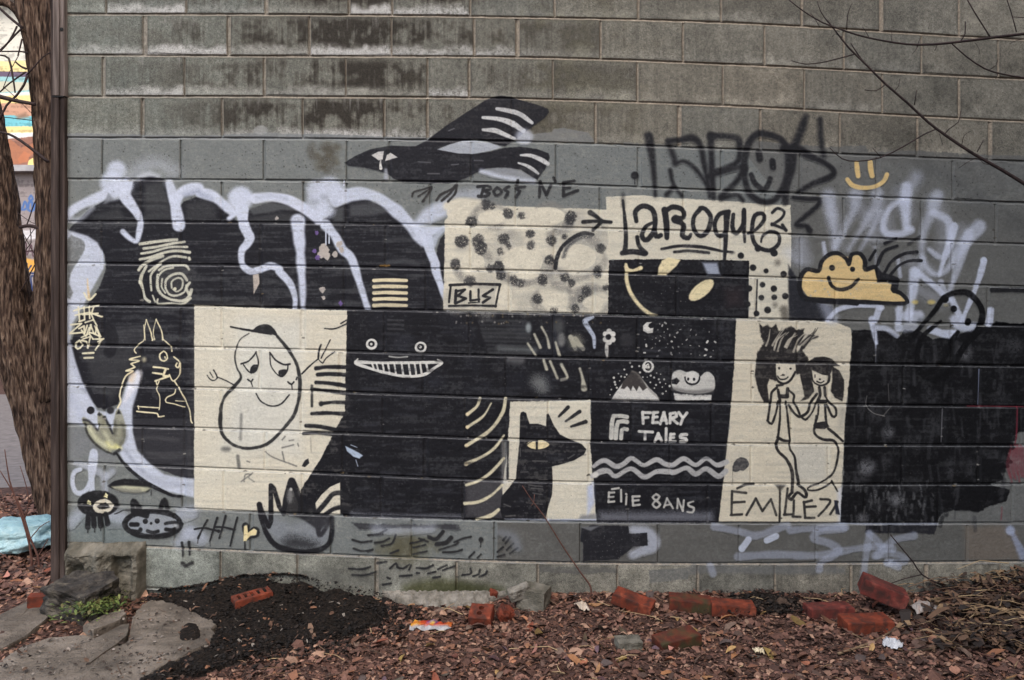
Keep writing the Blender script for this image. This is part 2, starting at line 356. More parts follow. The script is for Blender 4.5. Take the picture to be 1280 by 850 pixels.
D_(326, 163, 9, (150, 152, 150), 6, soft=1.5, a=.7)

for q in range(60): D_(PR.normal(408, 9), PR.normal(197, 10), PR.uniform(1.5, 6), (84, 80, 68) if q % 2 else (66, 62, 54), soft=3.5, a=.4, dry=.5, spk=.8)
# paint that runs over onto the lowest course, and old patches there
F_(w7(682, 216, 1000, 222, 1000, 246, 930, 240, 900, 250, 690, 240), G3, soft=.7, a=.75, rough=1)
F_(w7(1122, 232, 1280, 220, 1280, 268, 1125, 285), (103, 103, 100), soft=.6, a=.8, rough=1)
F_(w8(0, 206, 330, 206, 600, 208, 600, 236, 330, 236, 60, 232, 0, 240), (104, 104, 102), soft=2.5, a=.8, rough=1.5)
F_([(86, 640), (180, 650), (182, 683), (86, 679)], (104, 116, 116), soft=7, a=.5)
D_(508, 684, 34, (92, 92, 76), 17, soft=12, a=.55, spk=.5); D_(506, 690, 18, (88, 84, 66), 16, soft=8, a=.5, spk=.5)   # damp green-brown stain
for q in range(50): D_(PR.normal(508, 18), PR.normal(682, 9), PR.uniform(2, 7), (84, 80, 62), soft=4, a=.3, dry=.5, spk=.8)
D_(548, 735, 45, (66, 67, 42), 11, soft=8, a=.85, spk=.6); D_(592, 738, 40, (60, 62, 40), 9, soft=7, a=.8, spk=.6); D_(420, 722, 60, (98, 96, 88), 22, soft=20, a=.4)
D_(505, 715, 30, (104, 104, 98), 14, soft=10, a=.4)
for u, w in ((318, 16), (330, 20), (400, 30), (455, 22)): D_(u, 720, w, (84, 84, 80), 10, soft=8, a=.4, spk=.4)
ax = PR.random((1700, 3))
for a_, b_, c_ in ax: D_(85+a_*1190, 176+b_*480 if c_ < .4 else 178+b_*90, .35+.5*PR.random(), (62, 62, 60), soft=.4, a=.75)       # open pores of the block

# ---------------------------------------------------------------- big outlined letters on the left
BK, ST = (27, 27, 32), (84, 86, 88)
with fig('painted_letters', 'large black bubble letters with pale lavender outlines, left half of the wall') as k:
    F_([(85, 288), (97, 276), (112, 262), (132, 250), (152, 249), (163, 240), (166, 228), (176, 222), (190, 220), (206, 225), (214, 240), (222, 262), (230, 252), (246, 246), (270, 252), (288, 268), (300, 280), (312, 262), (340, 252), (362, 256), (384, 268), (400, 280), (420, 260), (440, 250), (462, 250), (490, 262), (512, 282), (526, 300), (540, 330), (558, 290), (558, 391), (434, 391), (244, 384), (243, 600), (225, 596), (190, 582), (170, 555), (164, 525), (166, 500), (174, 466), (158, 478), (148, 505), (130, 512), (112, 500), (98, 470), (90, 430), (95, 405), (110, 380), (126, 356), (133, 336), (131, 318), (120, 304), (100, 296)], BK, soft=1.2, rough=.6, streak=(ST, .3))
    for q in range(46):                        # rolled-on streaks of thinner paint
        u = PR.uniform(180, 520); v = PR.uniform(292, 382) if q < 32 else PR.uniform(392, 470); u = u if q < 32 else PR.uniform(140, 205); ln = PR.uniform(14, 46)
        S_([(u, v), (u+ln*.5, v-1.5), (u+ln, v+PR.uniform(-1, 4))], PR.uniform(.8, 3), (74, 76, 78), soft=2.4, a=PR.uniform(.2, .6), dry=.35)
    for q in range(10): S_([(176+PR.uniform(0, 20), 535+q*7), (215, 536+q*7), (240, 538+q*7)], 1.4, (70, 71, 74), soft=2, a=.3)
    F_(z1(640, 320, 780, 300, 830, 460, 840, 590, 640, 590), (76, 78, 78), soft=4, a=.6); S_(z1(650, 470, 740, 465, 830, 480), 1.5, (35, 35, 38), soft=3, a=.7); S_(z1(650, 540, 740, 530, 830, 540), 2, (40, 40, 44), soft=3, a=.7)
    F_(z1(960, 470, 1120, 440, 1190, 480, 1200, 590, 960, 600), (66, 67, 68), soft=4, a=.55)
    F_(z1(240, 560, 430, 500, 470, 560, 460, 595, 230, 598), (72, 74, 74), soft=4, a=.5)
    F_(z2(380, 320, 560, 272, 700, 300, 800, 340, 640, 330, 420, 370), (84, 86, 87), soft=2, a=.8); F_(z2(400, 390, 640, 350, 800, 370, 820, 430, 400, 430), (66, 67, 68), soft=3, a=.6)
    F_(z3(110, 290, 300, 270, 400, 330, 430, 350, 250, 380, 110, 380), (80, 82, 84), soft=3, a=.7); F_(z2(1040, 330, 1130, 300, 1133, 420, 1050, 430), (76, 78, 79), soft=3, a=.8)
    F_(z5(420, 40, 600, 30, 900, 40, 640, 100, 640, 140, 590, 190, 420, 200), (70, 71, 73), soft=4, a=.4); F_(z5(150, 200, 420, 210, 560, 240, 480, 470, 380, 640, 230, 520), (66, 67, 68), soft=6, a=.55)
    S_(z5(150, 500, 220, 600, 280, 665), 4.2, BK, soft=1.2); S_(z5(60, 190, 100, 330, 150, 520), 5, BK, soft=1.5); S_(z5(360, 60, 385, 160, 360, 250), 7, (30, 30, 34), soft=1.5)
    F_(z6(545, 20, 1000, 20, 1000, 460, 880, 465, 720, 400, 600, 320, 545, 200), (46, 46, 50), soft=1.5, rough=.5, streak=((82, 82, 84), .3)); S_(z6(560, 180, 700, 170, 900, 190), 2, (74, 74, 76), soft=3, a=.6); S_(z6(660, 290, 800, 310, 990, 300), 2.5, (72, 72, 74), soft=3, a=.6)
    # pale outline, sprayed so thinner here and there
    F_([(84, 287), (97, 291), (110, 295), (122, 303), (129, 316), (131, 328), (130, 336), (122, 350), (113, 366), (106, 380), (98, 392), (91, 405), (88, 425), (95, 452), (103, 476), (114, 498), (122, 513), (138, 516), (150, 508), (156, 490), (162, 470), (172, 463), (176, 470), (172, 490), (166, 510), (166, 540), (172, 563), (188, 580), (206, 593), (226, 597), (243, 598), (243, 622), (226, 618), (200, 612), (176, 600), (158, 582), (146, 560), (142, 545), (120, 535), (84, 528)], LV, soft=2.0, curve=False, a=.9)
    F_([(84, 300), (96, 297), (105, 302), (106, 312), (98, 326), (90, 340), (87, 355), (92, 366), (84, 372)], (112, 115, 115), soft=1.5, curve=True)
    F_(z6(30, 70, 110, 90, 250, 200, 380, 290, 400, 360, 210, 350, 200, 280, 130, 360, 35, 360), (116, 119, 121), soft=9, a=.9)
    S_(z5(60, 600, 110, 700, 150, 790), 4, (168, 175, 192), soft=5, a=.6); S_(z6(480, 260, 600, 420, 760, 520, 1000, 545), 2.5, (150, 156, 170), soft=3, a=.7); S_(z6(560, 420, 700, 500, 860, 560), 3, (168, 173, 186), soft=4, a=.6)
    S_([(83, 270), (92, 262), (104, 255), (118, 249), (132, 243)], [6.5, 6, 6, 7, 8], LV, soft=2.7); S_(z1(20, 600, 130, 590, 230, 500), 3, (178, 184, 196), soft=3, a=.6)
    for c in ((146, 213, 12), (139, 228, 14), (149, 235, 11), (158, 232, 9), (143, 242, 8)): D_(c[0], c[1], c[2], LV, soft=4.5, spk=.4, a=.9)
    S_(z1(520, 260, 620, 190, 740, 160, 860, 220), 8, (180, 186, 198), soft=12, a=.45, spk=.6); S_(z1(590, 265, 660, 238, 740, 255), 3, (205, 210, 222), soft=4, a=.6)
    S_(z1(500, 300, 480, 400, 530, 480, 575, 545, 603, 620, 592, 700, 575, 765, 540, 755, 505, 730, 465, 690), [7, 7, 6, 5, 4, 3.6, 3.2, 3, 3, 3], LV, soft=1.7)
    F_(z1(310, 470, 350, 385, 400, 440, 330, 470), (122, 126, 132), soft=2, a=.8)
    S_(z1(830, 310, 855, 400, 880, 500, 905, 640), [4, 6, 7, 7], LV, soft=1.8); S_(z1(820, 310, 860, 360), 5, (180, 186, 198), soft=4, a=.5)
    S_(z1(880, 450, 940, 370, 1060, 350)+z2(0, 190, 100, 220, 190, 290, 250, 340), [7, 7, 7, 7, 7, 6, 5], LV, soft=2.1); S_(z1(960, 400, 1060, 372)+z2(0, 205, 90, 240), 3, (150, 157, 176), soft=3, a=.7)
    D_(301, 248, 16, LV, 15, soft=4, spk=.4); S_(z2(230, 400, 290, 350), 3, LV, soft=2)
    S_(z2(330, 330, 345, 440, 370, 500, 392, 550, 370, 600, 335, 640, 325, 700, 340, 770, 400, 812, 470, 800, 560, 770, 630, 800)+w1(860, 220, 905, 270, 925, 330, 922, 378), [8, 7, 6, 6, 5, 4.4, 4.2, 4.2, 4.2, 4.2, 4.2, 4.4, 4.4, 4.2, 3.6, 3.2], LV, soft=1.5)
    S_(z2(440, 240, 560, 228, 680, 248, 790, 300, 860, 350, 930, 410), 6.5, (198, 204, 219), soft=1.8); S_(z2(450, 235, 560, 222, 680, 240), 3, (160, 167, 182), soft=3, a=.6)
    for c in ((396, 238, 13), (412, 236, 15), (422, 242, 12), (396, 256, 14), (408, 262, 11), (399, 268, 8)): D_(c[0], c[1], c[2], LV, soft=5, spk=.4, a=.85)
    D_(392, 252, 6, (140, 145, 155), 4, soft=3, a=.5); D_(405, 246, 5, (140, 145, 155), 3, soft=3, a=.5); D_(419, 254, 5, (92, 92, 88), 6, soft=4, a=.6, spk=1)
    S_(z2(770, 420, 780, 540, 790, 640, 795, 760)+w1(955, 290, 956, 378), [8.5, 8, 6.5, 5.5, 4, 2.6], LV, soft=2.4)
    S_(z2(990, 450, 1060, 530, 1120, 640)+w1(1150, 170, 1180, 260, 1215, 370), [6, 6, 5.5, 5, 4.4, 3.8], LV, soft=1.8)
    S_(z3(0, 260, 60, 230, 150, 205, 240, 205, 340, 240, 440, 310, 540, 400, 640, 520, 690, 580), [9, 8, 7.5, 7.5, 7.5, 7.5, 7.5, 7.5, 6], LV, soft=2.2, a=.95)
    S_(z3(640, 440, 740, 370, 840, 320, 860, 300), [6, 9, 9, 6], LV, soft=5, a=.9); F_(z3(600, 460, 860, 465, 780, 520, 700, 580, 640, 560), LV, soft=2)
    S_(z3(720, 560, 740, 650, 780, 750)+w3(400, 220, 440, 340, 448, 375), [7, 6, 6, 5, 3, 2], LV, soft=1.5); S_(z3(850, 475, 790, 540, 760, 600), [3, 4, 5], (180, 188, 202), soft=2, a=.8)
    F_(z3(862, 510, 820, 560, 795, 640, 810, 720, 850, 800)+w3(440, 190, 452, 360, 440, 300), (38, 38, 42), soft=.8)
    S_(z3(870, 270, 960, 220, 1120, 210), 7, (186, 192, 205), soft=8, a=.55, spk=.5)
    for p, q in (((407.5, 282), (407.5, 306)), ((411.5, 284), (411.5, 304)), ((430, 225), (430, 232))): S_([p, q], .9, LV, soft=.6)
    for u, v, r in ((405, 312, 9), (401, 318, 5), (409, 320, 5), (424, 305, 5), (427, 312, 4), (419, 318, 4), (403, 362, 5), (405, 372, 4), (346, 273, 3)): F_([(u+r*PR.uniform(.5, 1)*math.cos(t), v+1.2*r*PR.uniform(.5, 1)*math.sin(t)) for t in np.linspace(0, 6.28, 10)[:-1]], (176, 168, 160), soft=.7, rough=.8)    # flaked spots
    for u, v, r in ((396, 291, 3), (393, 314, 3), (398, 322, 4), (426, 379, 3)): F_([(u+r*PR.uniform(.4, 1)*math.cos(t), v+1.3*r*PR.uniform(.4, 1)*math.sin(t)) for t in np.linspace(0, 6.28, 9)[:-1]], (104, 84, 136), soft=.7, rough=.8)
    F_(w1(755, 235, 780, 232, 782, 270, 760, 312), (182, 172, 160), soft=.6, rough=.6)
    S_(z3(350, 770, 420, 768), 1.3, (120, 92, 52), soft=.8, rough=.5)
with fig('painted_swirl', 'cream swirl of concentric brush lines on black paint') as k:
    c = (204, 203, 184)
    for p, r in ((z4(600, 95, 700, 80, 800, 68, 890, 60), 1.8), (z4(630, 130, 740, 115, 860, 90, 950, 78), 1.6), (z4(610, 170, 700, 155, 830, 120, 970, 118), 1.5), (z4(600, 215, 680, 200, 800, 160, 900, 148, 990, 160), 1.9), (z4(590, 300, 620, 260, 700, 215, 780, 190), 1.9), (z4(600, 400, 612, 340, 650, 270), 1.8), (z4(600, 390, 620, 440, 640, 520, 675, 548), 1.8), (z4(670, 310, 720, 270, 800, 215, 870, 190, 960, 200), 1.5), (z4(690, 460, 685, 400, 690, 330, 760, 250), 1.5), (z4(750, 300, 800, 270, 880, 262, 960, 265, 985, 295), 1.5), (z4(740, 340, 740, 440, 780, 500, 860, 535, 940, 540, 985, 510, 1005, 455), 1.9), (z4(740, 350, 790, 300, 860, 280), 1.5), (z4(990, 400, 965, 440, 985, 490), 2), (z4(800, 440, 805, 380, 860, 335, 930, 330, 970, 380), 1.5), (z4(800, 440, 830, 490, 890, 500, 950, 470, 965, 420), 1.4), (z4(850, 440, 850, 390, 900, 360, 935, 380, 930, 440, 890, 470, 860, 450), 1.1), (z4(775, 370, 770, 430, 800, 480), 1.1), (z4(740, 530, 742, 565, 850, 560, 940, 565, 1000, 520), 1.3), (z4(720, 550, 700, 500), 1), (z4(985, 205, 990, 215), 1.8)): S_(p, r, c, soft=.9, a=.92, dry=.28, spk=.5)
    D_(*z4(875, 447)[0], 2, (222, 218, 190), soft=.8); D_(219, 345, 20, (150, 150, 140), 22, soft=12, a=.18, spk=1.5)
with fig('painted_writing', 'small cream scrawled letters reading down the left edge under an arrow'):
    c = (214, 208, 178)
    S_(z4(187, 370, 190, 430, 200, 520), [.9, 1.6], (208, 182, 138), soft=1, a=.85); S_(z4(160, 480, 200, 535, 252, 488), 1.2, c, soft=.6)
    for p in (z4(80, 620, 140, 600, 270, 580), z4(90, 655, 200, 632, 300, 665), z4(115, 590, 125, 700), z4(160, 590, 165, 690, 120, 705), z4(200, 585, 205, 680), z4(235, 590, 220, 640, 295, 668), z4(170, 712, 235, 690, 215, 640), z4(150, 650, 270, 640), z4(55, 730, 140, 720, 45, 800, 150, 790), z4(120, 760, 160, 740, 165, 800, 185, 735), z4(215, 730, 200, 790, 250, 800, 260, 735, 240, 700), z4(140, 830, 200, 800, 230, 840), z4(245, 740, 275, 800, 285, 845), z5(140, 80, 175, 130, 200, 60), z5(210, 40, 240, 110, 290, 130, 260, 60), z5(150, 150, 210, 130, 190, 220, 180, 170, 140, 160), z5(230, 150, 300, 150, 250, 235), z5(270, 170, 310, 148)): S_(p, 1.05, c, soft=.6, curve=False)
    S_(z5(125, 160, 90, 190, 110, 228, 145, 200, 125, 160), 1.1, c, soft=.6); S_(z5(150, 262, 235, 258), 1.3, c, soft=.6); S_(z5(162, 298, 230, 296), 1.3, c, soft=.6)
with fig('painted_creature', 'thin cream outline of a pointy-eared animal on black paint'):
    c = (222, 212, 176)
    for p, r in ((z5(630, 40, 635, 150, 590, 190, 555, 235, 570, 260), .8), (z4(650, 690, 635, 770, 640, 850), .7), (z4(650, 690, 690, 800)+z5(690, 120, 700, 160), .9), (z4(728, 685, 705, 780, 715, 850)+z5(715, 145, 695, 160), .6), (z4(728, 690, 770, 780, 780, 850)+z5(780, 150, 840, 205, 850, 245), .8), (z5(600, 285, 520, 310, 595, 320, 530, 345, 560, 370, 490, 400, 545, 400, 490, 440, 455, 520, 440, 600, 450, 640, 425, 690), 1.0), (z5(785, 245, 755, 270, 760, 310, 790, 322, 815, 300, 805, 260, 785, 245), .9), (z5(795, 290, 798, 300), .8), (z5(705, 370, 760, 375, 820, 385), 1.3), (z5(700, 415, 770, 425), 1.2), (z5(800, 390, 785, 440, 830, 440, 720, 480), 1.3), (z5(750, 480, 730, 540, 755, 600, 755, 680, 750, 705), .7), (z5(725, 480, 735, 520), .8), (z5(865, 290, 910, 330, 900, 375, 880, 360, 890, 340), .9), (z5(915, 340, 910, 430, 860, 480, 830, 430), .8), (z5(870, 480, 920, 560, 960, 640, 990, 710, 1000, 790, 1010, 810), .9), (z5(880, 545, 870, 580, 810, 610, 805, 645, 870, 660, 950, 685), .7), (z5(880, 635, 960, 640), .6), (z5(580, 680, 660, 685, 745, 690), .9), (z5(575, 718, 640, 725, 735, 735, 745, 760, 790, 755), .9), (z5(585, 675, 590, 700), .8)): S_(p, r, c, soft=.55, dry=.12)
    S_(z5(590, 420, 560, 480, 520, 560, 480, 640), [5, 6, 4, 2], (222, 222, 226), soft=3, a=.7, spk=.5); S_(z5(545, 430, 530, 470), 3, (226, 196, 150), soft=4, a=.6); D_(*z5(630, 312)[0], 3, (190, 182, 150), soft=2.5, a=.8)
with fig('painted_ladder', 'short stack of cream bars on black paint'):
    for q in range(5): S_(w3(152, 258+q*25, 200, 256+q*25, 282, 258+q*25), 2.2, (214, 202, 168), soft=.7, rough=.3)
    F_(z3(300, 1090-0, 560, 1090, 560, 1120, 300, 1120), (205, 200, 184), soft=.6, a=0)

# ---------------------------------------------------------------- big panels first, then what is on them
with fig('painted_panel', 'cream painted square with a sad capped face', None, 1) as p_face:
    F_([(243, 381), (300, 384), (436, 388), (436, 470), (436, 520), (440, 640), (372, 641), (243, 637)], CR, soft=.6, rough=.9)
    F_([(250, 390), (330, 388), (350, 480), (300, 600), (250, 610)], (198, 195, 180), soft=20, a=.5); F_([(300, 400), (380, 400), (376, 570), (280, 560)], (200, 202, 196), soft=14, a=.5)
with fig('painted_panel', 'black painted field shaped as a toothy grinning creature', None, 1) as p_black:
    F_([(float(u), float(bed(11, u))+.4) for u in np.linspace(434, 743, 9)]+[(745, 500), (640, 503), (640, 560), (632, 650), (580, 650), (430, 646), (428, 642), (372, 641), (376, 612), (402, 572), (415, 545), (431, 515)], K, soft=.6, rough=.9, shade=.16)
    for q in range(26): S_([(PR.uniform(436, 700), PR.uniform(398, 490))]*2, PR.uniform(4, 14), (44, 46, 54), soft=9, a=.3)
    F_(x1(120, 120, 480, 100, 540, 200, 560, 380, 120, 380), (64, 68, 70), soft=10, a=.0, streak=(ST, .0))
    for q in range(9): S_(x1(180+q*9, 130+q*30, 380, 128+q*31, 560, 138+q*30), PR.uniform(.8, 2.2), (84, 86, 86), soft=2.4, a=.5, dry=.2)
    S_(x1(330, 335, 600, 350), 3, (104, 108, 108), soft=4, a=.7); S_(x1(400, 425, 500, 430), 3.5, (120, 120, 120), soft=4, a=.6)
    F_([(582, 600), (634, 598), (632, 648), (582, 646)], (84, 82, 84), soft=5, a=.65, spk=1); S_([(440, 642), (480, 645), (575, 646)], 2.5, (160, 164, 172), soft=4, a=.5, spk=1)
    for q in range(60): D_(PR.uniform(436, 735), PR.uniform(400, 640), PR.uniform(.3, .7), (120, 118, 114), soft=.4, a=.6)
with fig('painted_panel', 'cream painted panel sponged with grey blots', None, 1) as p_spots:
    F_([(556, 290), (556, 276), (566, 262), (586, 254), (640, 258), (700, 260), (757, 262), (762, 262)]+[(float(u), float(bed(11, u))-.6) for u in np.linspace(764, 554, 9)], CR, soft=.8, rough=1); S_(z3(880, 300, 980, 270, 1130, 280), 6, CR, soft=3)
    for q in range(30): D_(PR.uniform(565, 752), PR.uniform(272, 385), PR.uniform(8, 18), (150, 148, 140), soft=6, a=.55, dry=.62, shade=.2)
    for x_, y_, rx, ry in ((330, 270, 95, 62), (640, 290, 128, 78), (520, 520, 150, 125), (815, 500, 150, 118), (680, 735, 110, 80), (230, 540, 100, 90), (900, 750, 100, 80)):
        for t0 in PR.uniform(0, 6.28, 3): S_([y5(x_+rx*math.cos(t), y_+ry*math.sin(t))[0] for t in np.linspace(t0, t0+PR.uniform(.8, 2.2), 8)], [2, 5, 6, 4, 2], (128, 126, 120), soft=3, a=.7, dry=.55, rough=1.5)
    for x_, y_, rx, ry in ((330, 280, 75, 40), (640, 270, 105, 52), (510, 520, 112, 85), (815, 500, 105, 75), (680, 735, 60, 36), (230, 530, 65, 60), (520, 590, 90, 30), (900, 750, 60, 40), (400, 710, 50, 60), (130, 250, 50, 40)): D_(*y5(x_, y_)[0], rx/4.474, CR, ry/4.474, soft=.8, shade=.08)
    for x_, y_, r in ((300, 205, 24), (340, 215, 16), (425, 258, 30), (500, 268, 22), (225, 300, 32), (775, 270, 30), (770, 300, 22), (165, 410, 36), (262, 405, 32), (275, 445, 32), (548, 370, 24), (556, 430, 26), (400, 395, 32), (430, 430, 20), (380, 465, 20), (655, 515, 28), (740, 380, 14), (665, 405, 26), (130, 540, 30), (325, 560, 28), (370, 550, 30), (460, 635, 26), (500, 645, 26), (620, 628, 26), (210, 635, 36), (590, 735, 26), (745, 615, 28), (860, 690, 30), (975, 670, 22), (925, 570, 28), (945, 450, 28), (800, 790, 26), (680, 800, 24), (385, 600, 22), (930, 600, 20), (780, 640, 20), (830, 730, 22)): D_(*y5(x_, y_)[0], r/4.474, (50, 50, 52), r/4.2*PR.uniform(.8, 1.15), soft=1.8, a=.92, dry=.5, spk=.6, rough=3.2)
    S_(y5(690, 560, 700, 500, 730, 440, 790, 390, 850, 365, 900, 372), [2.6, 2.6, 2.4, 2.4, 3, 2], (40, 40, 43), soft=.9, rough=.5, dry=.2)
    S_(y5(735, 500, 760, 440, 830, 390, 890, 385), 2, (84, 84, 84), soft=2, dry=.5)
with fig('painted_panel', 'cream painted panel with black spray signature', None, 1) as p_sig:
    F_([(757, 246), (800, 244), (830, 247), (905, 251), (958, 256), (988, 256), (989, 320)]+[(float(u), float(bed(11, u))-.6) for u in np.linspace(986, 936, 9)]+[(936, 326), (800, 325), (762, 325)], CR, soft=.7, rough=1)
with fig('painted_panel', 'black painted panel with cream curl and ovals', None, 1) as p_oval:
    F_([(761, 325), (835, 324), (936, 326)]+[(float(u), float(bed(11, u))-.6) for u in np.linspace(935, 760, 9)], K, soft=.5, rough=.9, shade=.14)
    F_(y7(820, 300, 920, 290, 930, 400, 830, 410), (74, 60, 60), soft=8, a=.4); F_(y7(680, 140, 770, 140, 790, 215, 710, 215), (170, 178, 194), soft=2.5, a=.85); F_([(985, 330), (994, 345), (1004, 372), (1040, 384), (1042, 403), (986, 402)], (40, 41, 46), soft=2, rough=1)
    for q in range(30): D_(PR.uniform(764, 880), PR.uniform(330, 392), PR.uniform(.3, .7), (150, 148, 140), soft=.4, a=.6)
with fig('painted_panel', 'black painted panel crowded with small white drawings', None, 1) as p_tales:
    F_([(float(u), float(bed(11, u))+.4) for u in np.linspace(742, 921, 9)]+[(919, 450), (915, 500), (909, 555), (905, 600), (898, 654), (746, 654), (740, 600), (737, 560), (739, 500)], K, soft=.6, rough=1, shade=.12)
    F_([(750, 640), (890, 640), (892, 652), (748, 652)], (150, 152, 160), soft=7, a=.6, spk=.8); D_(784, 425, 9, (52, 52, 54), soft=5, a=.7)
    for q in range(40): D_(PR.uniform(745, 910), PR.uniform(408, 640), PR.uniform(.3, .6), (120, 118, 114), soft=.4, a=.5)
with fig('painted_panel', 'cream painted panel behind a black dog', None, 1) as p_dog:
    F_([(638, 502), (700, 501), (738, 500), (738, 560), (742, 604), (745, 650), (690, 651), (630, 649), (628, 612), (634, 560)], CR, soft=.7, rough=1.2)
    F_(x2(285, 300, 320, 310, 320, 560, 285, 610), (170, 170, 165), soft=3, a=.6, dry=.4); F_(x2(820, 590, 860, 560, 865, 690, 820, 780), (174, 184, 210), soft=3, a=.8); F_(x2(780, 770, 880, 760, 880, 800, 760, 800), (120, 122, 124), soft=3, a=.8, rough=1)
    S_(x2(325, 310, 322, 540), 1.4, (50, 50, 52), soft=.8, rough=.6); S_([(632, 648), (690, 650), (744, 650)], 1.5, LV, soft=1)
with fig('painted_panel', 'tall cream painted panel with two stick women', None, 1) as p_women:
    F_([(float(u), float(bed(11, u))+.6) for u in np.linspace(920, 1040, 9)]+[(1063, 410), (1065, 425), (1062, 470), (1056, 525), (1053, 590), (1050, 653), (898, 652), (904, 600), (910, 545), (914, 500), (918, 450)], (205, 196, 174), soft=.7, rough=1.1)
    F_(x6(550, 220, 820, 230, 800, 500, 560, 490), (186, 184, 174), soft=8, a=.6); F_(x5(930, 660, 1000, 680, 960, 850, 930, 850), (160, 156, 144), soft=4, a=.7, dry=.5); F_(x6(890, 560, 925, 540, 925, 800, 900, 800), (190, 198, 220), soft=4, a=.6); F_(x6(60, 230, 220, 230, 220, 490, 60, 490), (192, 186, 170), soft=8, a=.5)
with fig('painted_panel', 'ragged black painted field with brushed edges, right end of the wall', None, 1) as p_right:
    F_([(1065, 412), (1078, 412), (1108, 414), (1124, 420), (1130, 412), (1150, 414), (1166, 424), (1190, 420), (1215, 412), (1238, 408), (1245, 402), (1262, 404), (1300, 404), (1300, 538), (1272, 540), (1264, 548), (1268, 560), (1258, 566), (1266, 578), (1250, 588), (1254, 600), (1236, 606), (1262, 612), (1258, 626), (1232, 634), (1222, 640), (1200, 636), (1180, 640), (1174, 646), (1172, 656), (1050, 655), (1054, 590), (1056, 525), (1062, 470)], KB, soft=.7, rough=1.4, shade=.2)
    F_([(1083, 655), (1172, 652), (1168, 668), (1140, 666), (1082, 666)], (36, 36, 40), soft=.8, rough=1.2, dry=.25)
    for q in range(34): S_([(PR.uniform(1070, 1270), PR.uniform(425, 640))]*2, PR.uniform(3, 12), (62, 62, 64), soft=6, a=.5, dry=.6)
    for u, v, r in ((1082, 584, 10), (1110, 540, 7), (1078, 648, 6), (1120, 625, 8), (1205, 440, 9)): D_(u, v, r, (150, 150, 152), soft=6, a=.6, dry=.55)
    for q in range(150):
        u = PR.uniform(1066, 1255); v = PR.uniform(420, 650); S_([(u, v), (u+PR.uniform(-3, 3), v+PR.uniform(6, 22))], PR.uniform(.8, 3), (56, 56, 58) if q % 3 else (14, 14, 16), soft=1.2, a=.6, dry=.5)
    for q in range(70):
        u = PR.uniform(1062, 1170); v = PR.uniform(600, 654); S_([(u, v), (u+PR.uniform(-2, 2), v+PR.uniform(3, 10))], PR.uniform(.5, 1.8), (104, 104, 104), soft=1, a=.5, dry=.6)
    for q in range(26):
        v = PR.uniform(545, 640); u = 1268-(v-540)*.55; S_([(u-20, v), (u+PR.uniform(-4, 14), v+PR.uniform(-2, 2))], PR.uniform(1.5, 3.5), KB, soft=.8, a=.95, dry=.3)
    S_(x7(205, 730, 200, 780, 240, 830, 310, 850), .5, (150, 146, 140), soft=.5, a=.7); S_(x7(330, 660, 335, 760), .5, (140, 136, 130), soft=.5, a=.5); S_(x7(350, 790, 300, 850), .5, (140, 136, 130), soft=.5, a=.5)
    S_(x7(868, 575, 860, 780), .9, (128, 136, 160), soft=.7, a=.8); S_(x8(490, 40, 484, 185), .8, (120, 120, 124), soft=.7, a=.7); S_([(1050, 654), (1080, 655), (1172, 655)], 1, LV, soft=1, a=.6)
    S_(x7(260, 350, 258, 460), 1.1, (160, 164, 178), soft=.8, a=.8); S_(x7(258, 460, 258, 530), .8, (110, 112, 120), soft=1, a=.6)

